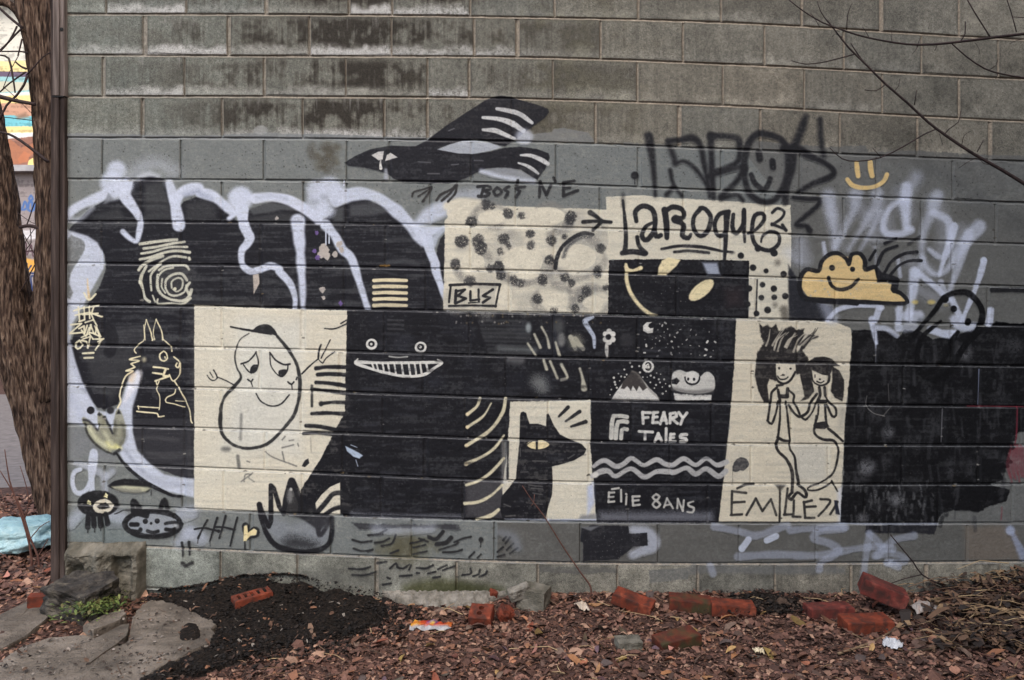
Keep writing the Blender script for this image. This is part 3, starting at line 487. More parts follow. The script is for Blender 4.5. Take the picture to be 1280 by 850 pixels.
# ---------------------------------------------------------------- on the panels
KF = (38, 38, 40)
with fig('painted_face', 'sad drooping face in a black cap with thin raised arms', p_face, 2):
    F_(y1(425, 250, 460, 215, 510, 198, 560, 210, 600, 260, 612, 295, 580, 275, 430, 256), KF, soft=.6, curve=True); S_(y1(275, 218, 350, 233, 430, 246, 560, 270), [.9, 1.2, 1.3, 1.3], KF, soft=.5)
    S_(y1(405, 265, 345, 305, 315, 370, 305, 440, 320, 510, 348, 575, 300, 640, 235, 710, 208, 780, 203, 840)+y2(200, 280, 215, 350, 265, 410, 330, 445, 410, 455, 500, 438, 560, 405, 640, 325, 720, 225, 752, 130, 762, 60)+y1(765, 600, 745, 490, 700, 405, 660, 350, 605, 285), [.7, .7, .7, .8, .9, 1.6, 2, 2, 2.2, 2.3, 2.2, 1.8, 1.8, 2, 2, 2, 2.1, 2.2, 2.1, 2, 2.1, 2.1, 2.1, 2, 1.9], (48, 48, 48), soft=.8, dry=.12, rough=.3)
    for p, r in ((y1(350, 480, 400, 462, 440, 420, 455, 395), 1.0), (y1(455, 400, 470, 470, 455, 530, 420, 545, 390, 520, 365, 485), .7), (y1(553, 400, 590, 450, 650, 485, 695, 482), 1.1), (y1(553, 410, 560, 490, 600, 550, 640, 570, 675, 530, 680, 490), .8), (y1(395, 590, 418, 605, 432, 590), .8), (y1(418, 605, 430, 640), .7), (y1(680, 608, 705, 625, 722, 608), 1.1), (y1(708, 625, 710, 660), .6), (y1(455, 690, 490, 745, 560, 778, 630, 765, 690, 700), .8), (y1(185, 575, 240, 598, 300, 630), .9), (y1(108, 560, 130, 590, 160, 598, 180, 580), .8), (y1(155, 525, 175, 560, 180, 580), .9), (y1(128, 540, 150, 575), .7), (y1(780, 550, 840, 490, 895, 445), 1), (y1(895, 445, 925, 475, 950, 440, 1010, 395), .7), (y1(895, 440, 900, 385, 915, 345), 1.2), (y1(915, 440, 950, 370, 980, 310), .9), (y1(740, 590, 745, 575), 1)): S_(p, r, KF, soft=.5)
    F_(y1(412, 530, 418, 505, 440, 485, 468, 488, 465, 515, 440, 540, 415, 543), KF, soft=.5, curve=True); F_(y1(612, 540, 625, 522, 672, 520, 668, 550, 640, 575, 618, 562), KF, soft=.5, curve=True)
    for p in (y1(940, 230, 1010, 232, 1100, 195), y1(1055, 195, 1095, 170)): S_(p, .8, KF, soft=.5)
    S_(y2(350, 215, 345, 390), 1.6, (110, 110, 106), soft=1.6, a=.7, dry=.4); S_(y2(325, 510, 335, 590), 2, (80, 80, 78), soft=1.5, a=.8, dry=.35); D_(*y2(240, 460)[0], 6, (84, 84, 82), 3, soft=3, a=.8, dry=.4)
    for p in (y2(370, 690, 380, 640, 420, 640, 400, 660, 440, 690), y2(350, 690, 430, 630), y2(520, 480, 580, 520, 740, 580), y2(640, 480, 655, 545), y2(640, 395, 660, 370), y2(640, 450, 720, 430), y2(690, 400, 720, 395), y2(750, 420, 755, 438), y2(390, 545, 410, 552)): S_(p, .8, (90, 90, 88), soft=1, a=.8, dry=.3)
    F_(y2(780, 580, 800, 540, 825, 525, 832, 560, 800, 588), KF, soft=.7)
with fig('painted_comb', 'row of black bars like comb teeth on the cream edge', p_face, 2):
    for p in (y1(880, 512, 960, 502, 1110, 505), y1(892, 556, 980, 552, 1110, 560), y1(880, 612, 980, 618, 1110, 640), y1(850, 660, 960, 670, 1110, 690), y1(915, 762, 1000, 752, 1110, 755), y1(850, 832, 960, 828, 1090, 835), y2(810, 295, 900, 300, 1020, 325), y2(790, 350, 880, 346, 1000, 355)): S_(p, [2.2, 2.2, 2.6], (34, 34, 37), soft=.9)
    D_(*y1(915, 762)[0], 3.2, KF, soft=1.2, spk=.5); S_(y1(850, 635, 850, 780), 1.6, (50, 50, 50), soft=1, dry=.25); S_(y2(840, 380, 845, 480), .6, (140, 136, 126), soft=1, a=.6)
with fig('painted_grin', 'white grin with teeth and two ringed eyes', p_black, 2):
    c = (206, 205, 198)
    for x_, y_, r in ((281, 315, 36), (667, 340, 38)): S_([(420+(x_+r*math.cos(t))/6.296, 380+(y_+r*math.sin(t)*.95)/6.296) for t in np.linspace(0, 6.28, 12)], 1.5, c, soft=.5)
    D_(*y3(278, 316)[0], 1.7, c, soft=.6); D_(*y3(664, 338)[0], 1.9, c, soft=.6); D_(*y3(660, 336)[0], .8, K, soft=.4)
    S_(y3(172, 432, 152, 465, 220, 490, 330, 525, 460, 555, 540, 568, 640, 566, 710, 548, 780, 500, 835, 462, 800, 438), [1, 1.6, 1.8, 1.8, 1.8, 1.8, 1.8, 1.8, 1.6, 1.6, 1], c, soft=.5); S_(y3(155, 455, 330, 462, 520, 462, 700, 460, 830, 458), 1.9, c, soft=.5, rough=.3)
    for a_, b_ in ((290, 512), (325, 528), (372, 540), (415, 552), (465, 560), (522, 565), (578, 566), (625, 566), (668, 562), (716, 540)): S_(y3(a_-6, 465, a_+8, b_-6), 1.25, c, soft=.5)
    S_(y3(420, 412, 490, 420, 562, 414), 1.1, (150, 150, 146), soft=.7)
    for v in (160, 195, 125): S_(y3(410, v, 530, v+4), 1.2, (88, 88, 90), soft=1.4, a=.5, dry=.3)
with fig('painted_claw', 'cream crescents curling behind the claw', p_black, 2):
    F_(z8(875, 275, 920, 215, 980, 160, 1050, 130, 1052, 360, 990, 365, 880, 350), CR, soft=.6); S_(z8(880, 350, 950, 270, 1000, 212, 1060, 205, 1100, 240), [3.4, 3.2, 3, 3, 3], (34, 34, 37), soft=1); S_(z8(930, 370, 990, 325, 1050, 305, 1110, 315), [3, 2.8, 2.8, 3], (34, 34, 37), soft=1); D_(*z8(842, 330)[0], 2.4, (200, 194, 172), 4, soft=1.5, a=.8)
with fig('painted_fish', 'small pale blue fish shape on black paint', p_black, 2):
    F_(w4(38, 280, 60, 290, 90, 305, 108, 318, 95, 330, 70, 322, 45, 300), (164, 178, 196), soft=.9); S_(w4(60, 275, 85, 285), .5, (150, 160, 176), soft=.5); S_(w4(80, 335, 88, 360), .5, (150, 160, 176), soft=.5)
with fig('painted_arcs', 'cream arcs sweeping across black paint beside the dog', p_black, 2):
    c = (204, 196, 166)
    for p, r in ((x2(150, 40, 130, 90, 70, 140), 1.9), (x2(220, 70, 170, 150, 70, 220), [.9, 1.4, 2]), (x2(310, 40, 290, 130, 210, 240, 65, 335), [1.8, 2.2, 2.2, 2.4]), (x2(300, 270, 240, 350, 160, 405, 62, 448), [1.4, 1.8, 2, 2.4]), (x2(298, 415, 220, 500, 140, 555, 65, 580), [2, 2, 2, 2]), (x2(290, 580, 220, 645, 140, 685, 55, 696), [1.8, 1.8, 2, 2.2]), (x2(265, 735, 220, 770, 130, 795), [2, 2.4, 2])): S_(p, r, c, soft=1, spk=.4)
    for p in ((72, 138), (72, 218), (68, 335), (66, 448)): D_(*x2(*p)[0], 2, (226, 204, 160), soft=1.2, a=.8)
with fig('painted_marks', 'pale sprayed dashes on black paint below the blotted panel', p_black, 2):
    c = (190, 186, 166)
    for p, r in ((x1(545, 300, 605, 390), 1.3), (x1(595, 230, 640, 330), [1.4, 1.8]), (x1(650, 175, 690, 250, 708, 330), [1.6, 1.4, 1.8]), (x1(755, 290, 785, 390), [1.4, 2]), (x1(665, 425, 688, 495), [1.6, 2]), (x1(715, 435, 770, 565), 1.6), (x1(800, 460, 845, 555, 800, 575), [2.2, 2, 2]), (x1(940, 490, 960, 560, 972, 640), [1.4, 1.8, 4]), (x1(870, 250, 905, 340), [3, 2.4]), (x1(900, 270, 965, 340), [4, 2.6])): S_(p, r, c, soft=1.3, a=.9, spk=.4)
    D_(*x1(550, 180)[0], 3.5, (150, 158, 158), 6, soft=2.5, a=.85); D_(*x1(625, 590)[0], 10, (120, 122, 120), 9, soft=8, a=.75, spk=1); D_(*x1(660, 640)[0], 8, (120, 122, 120), 8, soft=6, a=.6, spk=1); D_(*x1(800, 270)[0], 5, (130, 130, 126), 9, soft=3, a=.8, dry=.3); D_(*x1(780, 170)[0], 7, (96, 98, 96), 9, soft=5, a=.6); D_(*x1(910, 290)[0], 9, (150, 148, 132), 10, soft=6, a=.6, spk=.8)
    S_(x1(1040, 100, 980, 130, 1010, 190, 1045, 250, 1050, 330), [1.4, 3.4, 3, 2.4, 1.5], (172, 180, 194), soft=1.2, dry=.3)
with fig('painted_writing', 'boxed black letters reading BUS', p_spots, 2):
    for p, r in ((y5(100, 655, 240, 648, 380, 652), 1.7), (y5(380, 655, 355, 775), 1.3), (y5(95, 772, 220, 768, 358, 772), 1.4), (y5(105, 660, 95, 750), 1.3), (y5(135, 685, 130, 755), 1.8), (y5(135, 690, 185, 680, 145, 715, 190, 730, 135, 756), 1.5), (y5(215, 690, 215, 742, 265, 735), 1.5), (y5(260, 680, 262, 745), 1.5), (y5(205, 755, 265, 750), .9), (y5(340, 680, 285, 715, 325, 725, 285, 752), 1.7)): S_(p, r, KF, soft=.5, curve=len(p) < 3 or p[0] == p[-1])
with fig('painted_arrow', 'black spray arrow pointing right on cream paint', p_spots, 2):
    S_(y5(845, 302, 920, 298, 1000, 303), [2.4, 2.2, 2.2], KF, soft=.9); S_(y5(885, 250, 905, 262, 950, 295), [3.6, 3, 2], KF, soft=1.2); S_(y5(950, 300, 900, 348), [2, 2], KF, soft=.9, dry=.15)
with fig('painted_writing', 'black spray signature Laroque with a small 2', p_sig, 2):
    L = (36, 36, 39)
    for p, r in ((y6(78, 470, 88, 560, 95, 660, 90, 740), [1.6, 2.4, 3, 3.4]), (y6(75, 750, 130, 742, 195, 752), 3), (y6(155, 665, 165, 710, 200, 750), [2.6, 3, 3.2]), (y6(150, 580, 145, 530, 185, 500, 235, 520, 250, 580, 240, 640, 205, 680, 180, 660, 200, 610, 245, 585), [3, 3, 3, 3, 3.2, 3, 3, 2.6, 2.4, 2]), (y6(245, 590, 255, 660, 280, 655), 2.6), (y6(300, 520, 310, 600, 312, 668), [3.4, 3.2, 3]), (y6(305, 525, 345, 505, 395, 520, 400, 560, 350, 570), [3, 3, 3, 3, 4]), (y6(355, 575, 400, 600, 395, 655, 425, 670, 440, 650), [3.2, 3, 2.8, 2.6, 2]), (y6(490, 515, 455, 560, 455, 620, 490, 660, 530, 630, 545, 560, 515, 515, 490, 512), 2.8), (y6(640, 530, 590, 545, 565, 600, 585, 655, 625, 640, 640, 540), 2.6), (y6(625, 540, 625, 640, 622, 720, 618, 785), [2.6, 2.6, 2.6, 2]), (y6(665, 545, 660, 610, 680, 645, 715, 600, 722, 530), 2.5), (y6(722, 520, 722, 620, 725, 690), [2.6, 2.6, 1.6]), (y6(745, 645, 790, 620, 830, 570, 820, 540, 780, 550, 765, 610, 770, 680, 800, 720, 860, 735, 905, 700, 905, 650, 860, 635, 820, 660, 812, 690), [2, 2.2, 2.4, 2.2, 2.4, 2.6, 2.8, 3, 2.8, 2.4, 2.2, 2, 1.8, 1.4]), (y6(872, 535, 900, 512, 935, 530, 920, 565, 870, 600), 1.9), (y6(870, 595, 930, 620, 945, 630), 1.9), (y6(925, 600, 945, 628), 1.9), (y6(285, 728, 380, 712, 500, 718, 600, 738, 660, 745), [1.6, 2, 2, 1.8, 1.5]), (y6(352, 744, 430, 738, 535, 748), 1.7)): S_(p, r, L, soft=.9)
    D_(*y6(360, 570)[0], 5.5, L, soft=1.2); D_(*y6(795, 725)[0], 4.2, L, soft=1); D_(*y6(880, 748)[0], 4.4, L, soft=1); D_(*y6(660, 748)[0], 3, (90, 88, 84), 1.8, soft=2, a=.7, spk=.6); S_(y6(78, 440, 80, 500), 2.2, L, soft=3, a=.6, spk=.6)
with fig('painted_dots', 'black dots sprayed down the cream strip', p_sig, 2):
    for x_, y_, r in ((915, 97, 20), (990, 170, 20), (1070, 190, 15), (1178, 210, 20), (1120, 80, 22), (966, 298, 20), (1048, 275, 18), (1118, 300, 20), (1042, 355, 18), (1120, 353, 18), (958, 395, 18), (1080, 430, 22), (1012, 452, 18), (1188, 345, 20)): D_(*y7(x_, y_)[0], r/4.923, (34, 34, 36), soft=.9, spk=.4)
    for x_, y_, r in ((1140, 140, 16), (1180, 430, 28), (1125, 400, 12), (1190, 470, 26)): D_(*y7(x_, y_)[0], r/4.923, (90, 86, 78), soft=4, a=.8, spk=.7)
    S_(y7(1018, 245, 1010, 450), 1, (44, 44, 46), soft=.8)
with fig('painted_curl', 'cream curl and two cream ovals on black paint', p_oval, 2):
    S_(y7(208, 150, 215, 180, 250, 188, 300, 172), [1.6, 2.6, 1.6, 2.4], YL, soft=1); S_(y7(215, 185, 212, 240, 235, 320, 290, 400, 350, 450, 400, 462), [2.4, 2.6, 2.8, 2.6, 2.4, .8], YL, soft=1.3)
    F_(y7(405, 215, 408, 170, 430, 125, 470, 108, 545, 122, 520, 160, 455, 218), YL, soft=1.1); F_([(740+(672+88*math.cos(t)*.82-60*math.sin(t)*.5)/4.923, 300+(308-74*math.cos(t)*.82-60*math.sin(t)*.5)/4.923) for t in np.linspace(0, 6.28, 16)[:-1]], YL, soft=1.2)
    S_(y7(620, 330, 650, 290, 700, 255), .6, (180, 170, 130), soft=1, a=.5)
WT = (206, 204, 196)
with fig('painted_flower', 'white painted daisy on a short stem', p_tales, 2):
    for t in np.linspace(0, 6.28, 7)[:-1]: D_(*x3(200+34*math.sin(t), 198-48*math.cos(t)*.9)[0], 3.6, WT, soft=.9)
    D_(*x3(192, 200)[0], 3.6, K, soft=.8); S_(x3(182, 250, 180, 300, 184, 362), [1.8, 2.2, 1.2], (188, 186, 178), soft=.8, dry=.15)
with fig('painted_moon', 'white crescent moon and specks of stars', p_tales, 2):
    F_(x3(545, 80, 500, 82, 470, 110, 472, 150, 510, 172, 550, 165, 556, 125, 530, 130, 512, 115, 520, 95), WT, soft=.7, dry=.1)
    for x_, y_ in ((605, 95), (625, 108), (590, 142), (650, 88), (800, 108), (770, 140), (668, 137), (640, 160), (685, 185), (725, 200), (612, 193), (575, 208), (545, 220), (487, 220), (604, 230), (640, 205), (497, 267), (570, 255), (543, 290), (484, 325), (587, 352), (655, 282), (668, 255), (710, 285), (755, 278), (700, 235), (695, 330), (703, 342), (763, 328), (785, 256), (848, 190), (895, 183), (853, 143), (1000, 160), (1048, 240), (985, 238), (920, 272), (850, 268), (975, 300), (1032, 308), (855, 335), (925, 345), (968, 346), (1012, 358), (712, 102), (745, 165), (601, 308), (820, 222)): t = PR.uniform(0, 3.2); k_ = PR.uniform(.5, 7); S_(x3(x_-k_*math.cos(t), y_-k_*math.sin(t), x_+k_*math.cos(t), y_+k_*math.sin(t)), PR.uniform(.45, 1.25), WT, soft=.5, a=PR.uniform(.5, 1))
with fig('painted_mountain', 'white snowy mountain under a swirl moon', p_tales, 2):
    F_(x3(215, 705, 240, 660, 300, 580, 390, 470, 430, 490, 520, 605, 580, 660, 605, 712), WT, soft=.8, rough=.4); F_(x3(296, 610, 310, 560, 385, 468, 430, 480, 505, 605, 470, 630, 440, 590, 420, 630, 390, 590, 375, 630, 345, 590, 320, 615), (64, 60, 58), soft=.8, streak=((38, 38, 40), .6))
    S_(x3(380, 470, 430, 500, 520, 615, 600, 690), 1, (120, 116, 108), soft=1.5, a=.6)
    D_(*x3(512, 437)[0], 7.6, WT, soft=.8, spk=.3); S_([(810+3.6*math.cos(t), 458+4.6*math.sin(t)) for t in np.linspace(-2.5, 2.4, 9)], .8, K, soft=.5); S_(x3(522, 420, 528, 445, 512, 455, 508, 430), .7, (90, 88, 84), soft=.5); D_(*x3(515, 440)[0], 1.6, WT, soft=.6)
    for x_, y_ in ((368, 405), (383, 437), (322, 460), (275, 492), (297, 515), (340, 500), (325, 520), (245, 560), (285, 550), (218, 620), (208, 662), (250, 580), (441, 432), (447, 483), (580, 488), (612, 497), (505, 520), (470, 520), (533, 508), (560, 524), (598, 538), (640, 538), (530, 562), (575, 583), (607, 563), (652, 573), (625, 600), (562, 608), (655, 633), (628, 652), (238, 525), (262, 605)): D_(*x3(x_, y_)[0], PR.uniform(.7, 1.5), WT, soft=.5, a=.9)
with fig('painted_cloud', 'small white smiling cloud with a scribbled base', p_tales, 2):
    F_(x3(705, 510, 720, 475, 770, 462, 815, 480, 860, 476, 915, 490, 925, 520, 960, 485, 1000, 478, 1040, 520, 1048, 585, 1030, 630, 950, 650, 850, 650, 740, 630, 705, 600, 700, 555), (194, 192, 184), soft=1, curve=True, dry=.12); F_(x3(700, 545, 740, 525, 765, 550, 740, 580, 705, 575), K, soft=.8); D_(*x3(865, 522)[0], 8.2, WT, soft=.8)
    S_([(730+(865+58*math.cos(t))/6.4, 390+(525+55*math.sin(t))/6.4) for t in np.linspace(-.1, 3.2, 10)], 1, K, soft=.5); D_(*x3(832, 536)[0], 1.5, K, 2, soft=.6); D_(*x3(879, 538)[0], 1.6, K, 2, soft=.6); S_(x3(845, 568, 862, 575, 880, 570), .5, K, soft=.4)
    S_(x3(715, 615, 850, 640, 1020, 630), 2.4, (96, 94, 92), soft=2.5, a=.7); F_(x3(720, 650, 760, 655, 880, 665, 1018, 660, 1018, 705, 880, 705, 730, 706), WT, soft=1, rough=1.2, dry=.12); D_(*x3(685, 592)[0], 1.6, WT, soft=.8)
with fig('painted_arch', 'white nested hook marks left of the lettering', p_tales, 2):
    for p in (x4(180, 250, 185, 150, 195, 105, 250, 105, 285, 112), x4(210, 255, 215, 180, 225, 145, 260, 140, 285, 145), x4(245, 255, 250, 200, 265, 190, 285, 195)): S_(p, [2.6, 2.6, 2.4, 2.4, 2.6], (190, 188, 178), soft=.8, curve=False, dry=.12)
def letters(f, seqs, r, c, **k):
    for q in seqs: S_(f(*q), r, c, curve=len(q) > 6 and q[0] != q[2], **k)
with fig('painted_writing', 'white hand-painted letters reading FEARY TALES', p_tales, 2):
    letters(x4, ((388, 80, 392, 155), (388, 82, 440, 84), (390, 118, 425, 115), (462, 80, 455, 150), (462, 84, 488, 80), (458, 115, 485, 112), (455, 150, 490, 148), (505, 158, 530, 82), (530, 82, 548, 155), (512, 135, 545, 132), (572, 90, 570, 152), (570, 92, 605, 85, 612, 108, 575, 122), (580, 122, 620, 155), (628, 82, 652, 115), (682, 85, 655, 120, 640, 160), (365, 208, 455, 212), (405, 212, 404, 268), (470, 275, 492, 222), (492, 222, 515, 272), (478, 255, 508, 252), (545, 188, 543, 275), (575, 225, 570, 275), (575, 228, 598, 226), (572, 250, 595, 248), (570, 276, 605, 275), (680, 228, 645, 230, 640, 248, 675, 256, 676, 275, 640, 276)), 1.9, WT, soft=.8, dry=.1, rough=.3)
with fig('painted_waves', 'two white wavy lines across black paint', p_tales, 2):
    S_(x4(65, 440, 105, 410, 145, 402, 210, 440, 260, 425, 310, 385, 350, 405, 400, 432, 480, 395, 540, 425, 590, 430, 660, 388, 740, 430, 810, 388, 880, 430, 945, 410), [2.2, 2.8]+[2.9]*14, (172, 171, 168), soft=.9, dry=.2); S_(x4(55, 505, 110, 475, 160, 470, 210, 505, 310, 455, 400, 510, 480, 475, 560, 475, 600, 478, 680, 450, 740, 490, 810, 455, 890, 505, 940, 470), [3, 3.6]+[3.2]*12, (170, 169, 166), soft=.9, dry=.2); D_(*x4(75, 495)[0], 4, WT, soft=1.5)
with fig('painted_writing', 'white hand-painted name along the foot of the black panel', p_tales, 2):
    letters(x4, ((165, 612, 162, 675), (165, 614, 200, 612), (163, 645, 195, 642), (162, 676, 200, 672), (185, 590, 230, 584), (245, 595, 246, 672), (282, 640, 278, 692), (278, 622, 282, 626), (322, 640, 325, 698), (322, 640, 368, 638), (322, 668, 362, 664), (325, 700, 370, 694), (478, 625, 455, 645, 480, 665, 500, 640, 478, 625), (478, 665, 455, 692, 480, 715, 505, 692, 478, 665), (530, 712, 550, 652), (550, 652, 590, 718), (540, 698, 575, 692), (618, 718, 622, 656), (622, 656, 655, 735), (655, 735, 662, 665), (725, 672, 690, 685, 700, 705, 728, 715, 720, 745, 685, 742)), 1.35, (182, 180, 172), soft=.8, dry=.12)
with fig('painted_dog', 'black painted dog in profile with one pale slit eye', p_dog, 2):
    F_(x2(400, 150, 405, 128, 420, 122, 438, 130, 448, 165, 460, 198, 510, 198, 562, 212, 565, 140, 575, 135, 585, 150, 610, 205, 650, 265, 720, 300, 785, 325, 815, 358, 800, 390, 740, 425, 680, 445, 600, 465, 604, 560, 600, 640, 575, 720, 560, 792, 290, 790, 278, 740, 285, 650, 330, 600, 375, 540, 380, 470, 395, 330, 398, 250), (27, 27, 31), soft=.6, rough=.3)
    F_(x2(440, 325, 475, 303, 520, 298, 560, 308, 584, 328, 560, 348, 520, 358, 470, 352), (222, 206, 162), soft=.6, curve=True); S_(x2(505, 298, 505, 360), 1.5, (27, 27, 31), soft=.5); S_(x2(440, 330, 480, 305, 530, 297), .6, (27, 27, 31), soft=.5)
    for p in (x2(480, 430, 570, 432), x2(700, 415, 740, 390), x2(640, 425, 670, 420), x2(405, 500, 450, 498), x2(470, 600, 540, 605), x2(455, 580, 540, 590), x2(520, 548, 570, 546), x2(480, 630, 540, 640), x2(300, 700, 340, 715), x2(310, 775, 370, 770), x2(400, 350, 402, 400), x2(440, 690, 540, 700)): S_(p, .7, (120, 118, 114), soft=.8, a=.6, dry=.3)
    for p in (x2(643, 152, 700, 95), x2(685, 182, 772, 122), x2(720, 215, 810, 185)): S_(p, [1.4, 2.4], KF, soft=.7)
with fig('painted_woman', 'stick woman with tall feathery black hair', p_women, 2):
    H = (40, 38, 38)
    F_(x5(310, 30, 335, 60, 370, 30, 400, 60, 440, 30, 460, 90, 560, 50, 600, 80, 660, 70, 640, 120, 700, 110, 770, 130, 690, 180, 650, 240, 690, 300, 690, 340, 600, 345, 430, 345, 290, 340, 290, 270, 340, 180, 320, 130), H, soft=1.2, rough=1.6, dry=.16)
    for q in range(40):
        t = PR.random(); S_(x5(360+t*300, 250-60*PR.random(), 380+t*330, 150, 400+t*360+PR.uniform(-20, 40), 60+PR.random()*60), [1.4, .9, .4], H if PR.random() < .55 else (190, 182, 164), soft=.7, a=.8, dry=.2)
    F_(x5(285, 300, 430, 330, 425, 400, 440, 480, 385, 460, 370, 520, 385, 650, 345, 650, 300, 560, 270, 440), H, soft=1, rough=.6, dry=.1); F_(x5(590, 340, 680, 330, 640, 420, 600, 430), H, soft=1, rough=.6)
    F_(x5(430, 345, 585, 350, 590, 400, 560, 460, 500, 495, 450, 475, 428, 420), (204, 196, 176), soft=.7, curve=False)
    S_(x5(430, 350, 432, 430, 455, 480, 500, 500, 550, 475, 590, 410), 1.5, H, soft=.6); D_(*x5(463, 378)[0], 1.4, H, 2, soft=.5); D_(*x5(553, 382)[0], 1.6, H, 1.4, soft=.5); F_(x5(472, 438, 490, 422, 510, 430, 505, 440), H, soft=.5); S_(x5(450, 440, 470, 465, 510, 465, 532, 448), 1, H, soft=.5)
    for p, r in ((x5(445, 530, 405, 570, 395, 640, 375, 780), 1.6), (x5(455, 640, 440, 720, 405, 815, 370, 790), 1.4), (x5(455, 550, 470, 640), 1.8), (x5(530, 540, 525, 600), 2.2), (x5(535, 550, 580, 590, 575, 640, 600, 680, 625, 740), 1.5), (x5(540, 670, 580, 730, 620, 760, 650, 750), 1.4), (x5(465, 600, 525, 600), 2.6), (x5(470, 610, 470, 760)+x6(445, 100, 438, 160), 1.3), (x5(515, 640, 530, 760)+x6(520, 100, 530, 180), 1.4), (x6(435, 160, 480, 185, 530, 190), 1.8), (x6(440, 165, 425, 210, 440, 265, 500, 325, 540, 400, 550, 480, 545, 580), [1.8, 2.2, 2, 2, 2.4, 2.4, 2.2]), (x6(525, 200, 530, 250, 565, 310, 575, 400, 590, 480, 600, 530), [1.4, 1.4, 1.4, 1.6, 1.8, 1.4]), (x6(545, 580, 520, 610, 540, 632, 585, 580, 640, 615, 655, 600, 640, 560, 590, 520), 1.8), (x5(445, 515, 490, 510), 1.5), (x5(620, 760, 660, 750), 1)): S_(p, r, H, soft=.6, dry=.06)
with fig('painted_woman', 'stick woman with long bobbed hair and one foot raised', p_women, 2):
    F_(x5(690, 330, 740, 295, 820, 288, 880, 305, 910, 335, 945, 360, 890, 365, 860, 440, 800, 430, 720, 395, 640, 430, 650, 380), H, soft=.8, rough=.6, dry=.1); F_(x5(620, 400, 720, 395, 725, 480, 740, 560, 690, 620, 625, 640, 660, 600, 640, 500), H, soft=.9, rough=.6, dry=.16); F_(x5(880, 360, 940, 400, 975, 470, 970, 600, 960, 640, 900, 610, 870, 560, 880, 480), H, soft=.9, rough=.6, dry=.2)
    F_(x5(712, 395, 800, 430, 855, 440, 850, 480, 790, 510, 730, 480), (204, 196, 176), soft=.6); S_(x5(715, 400, 730, 480, 790, 515, 850, 490, 860, 440), 1.2, H, soft=.6); S_(x5(745, 430, 745, 450), .8, H, soft=.4); D_(*x5(783, 466)[0], 1.3, H, soft=.5); S_(x5(760, 482, 790, 495, 815, 480), .9, H, soft=.5)
    for p, r in ((x5(778, 530, 785, 590, 765, 640), 1.8), (x5(820, 530, 825, 590), 1.9), (x5(760, 580, 710, 650, 690, 720, 640, 760), 1.6), (x5(755, 650, 720, 730, 670, 785, 640, 760), 1.3), (x5(825, 600, 860, 650, 905, 690, 910, 750, 880, 755, 840, 670), 1.4), (x5(770, 640, 830, 640), 2.4), (x5(775, 670, 765, 760, 740, 830), 1.4), (x5(825, 670, 830, 780), 1.4), (x6(725, 60, 712, 110, 730, 150, 790, 180, 850, 182, 885, 215, 895, 280, 870, 400, 830, 460, 750, 510), [1.6, 1.8, 1.8, 1.8, 1.8, 1.6, 1.4, 1.4, 1.3, 1]), (x6(820, 95, 870, 135, 930, 190), [1.4, 1.8, 1.6]), (x6(750, 512, 680, 535, 665, 560, 740, 560, 830, 515, 845, 492), 1), (x6(845, 490, 890, 570), 1)): S_(p, r, H, soft=.6, dry=.06)
    F_(x6(720, 50, 800, 38, 830, 80, 790, 98, 712, 92), H, soft=.6); S_(x6(730, 0, 722, 60), 1.6, H, soft=.6); S_(x6(800, 0, 805, 60), 1.6, H, soft=.6)
with fig('painted_writing', 'black brushed letters reading EMILE along the foot of the cream panel', p_women, 2):
    for p in (x6(90, 570, 85, 750), x6(90, 570, 195, 582), x6(90, 655, 185, 650), x6(80, 750, 165, 745), x6(130, 548, 190, 520, 255, 514), x6(200, 750, 270, 625), x6(270, 625, 320, 720), x6(320, 720, 385, 630), x6(385, 630, 425, 750), x6(455, 560, 452, 800), x6(512, 550, 490, 745), x6(485, 748, 545, 745), x6(560, 640, 555, 760), x6(550, 762, 610, 765), x6(635, 650, 645, 770), x6(635, 655, 695, 640), x6(640, 690, 725, 685), x6(645, 772, 715, 772), x6(760, 630, 835, 640, 800, 700, 745, 757), x6(835, 745, 870, 690, 890, 650)): S_(p, 1.5, (52, 50, 48), soft=.7, dry=.15, curve=len(p) > 3)
    F_(x6(415, 520, 500, 520, 455, 575), (80, 76, 70), soft=1.5, dry=.15); F_(x6(865, 640, 885, 640, 910, 750, 875, 745), (40, 42, 52), soft=.8); F_(x6(92, 415, 105, 350, 150, 312, 200, 325, 220, 365, 200, 395, 175, 415, 150, 410, 130, 422), (66, 65, 66), soft=.7, curve=True); S_(x6(95, 420, 92, 520), .5, (120, 116, 106), soft=.5, a=.7)

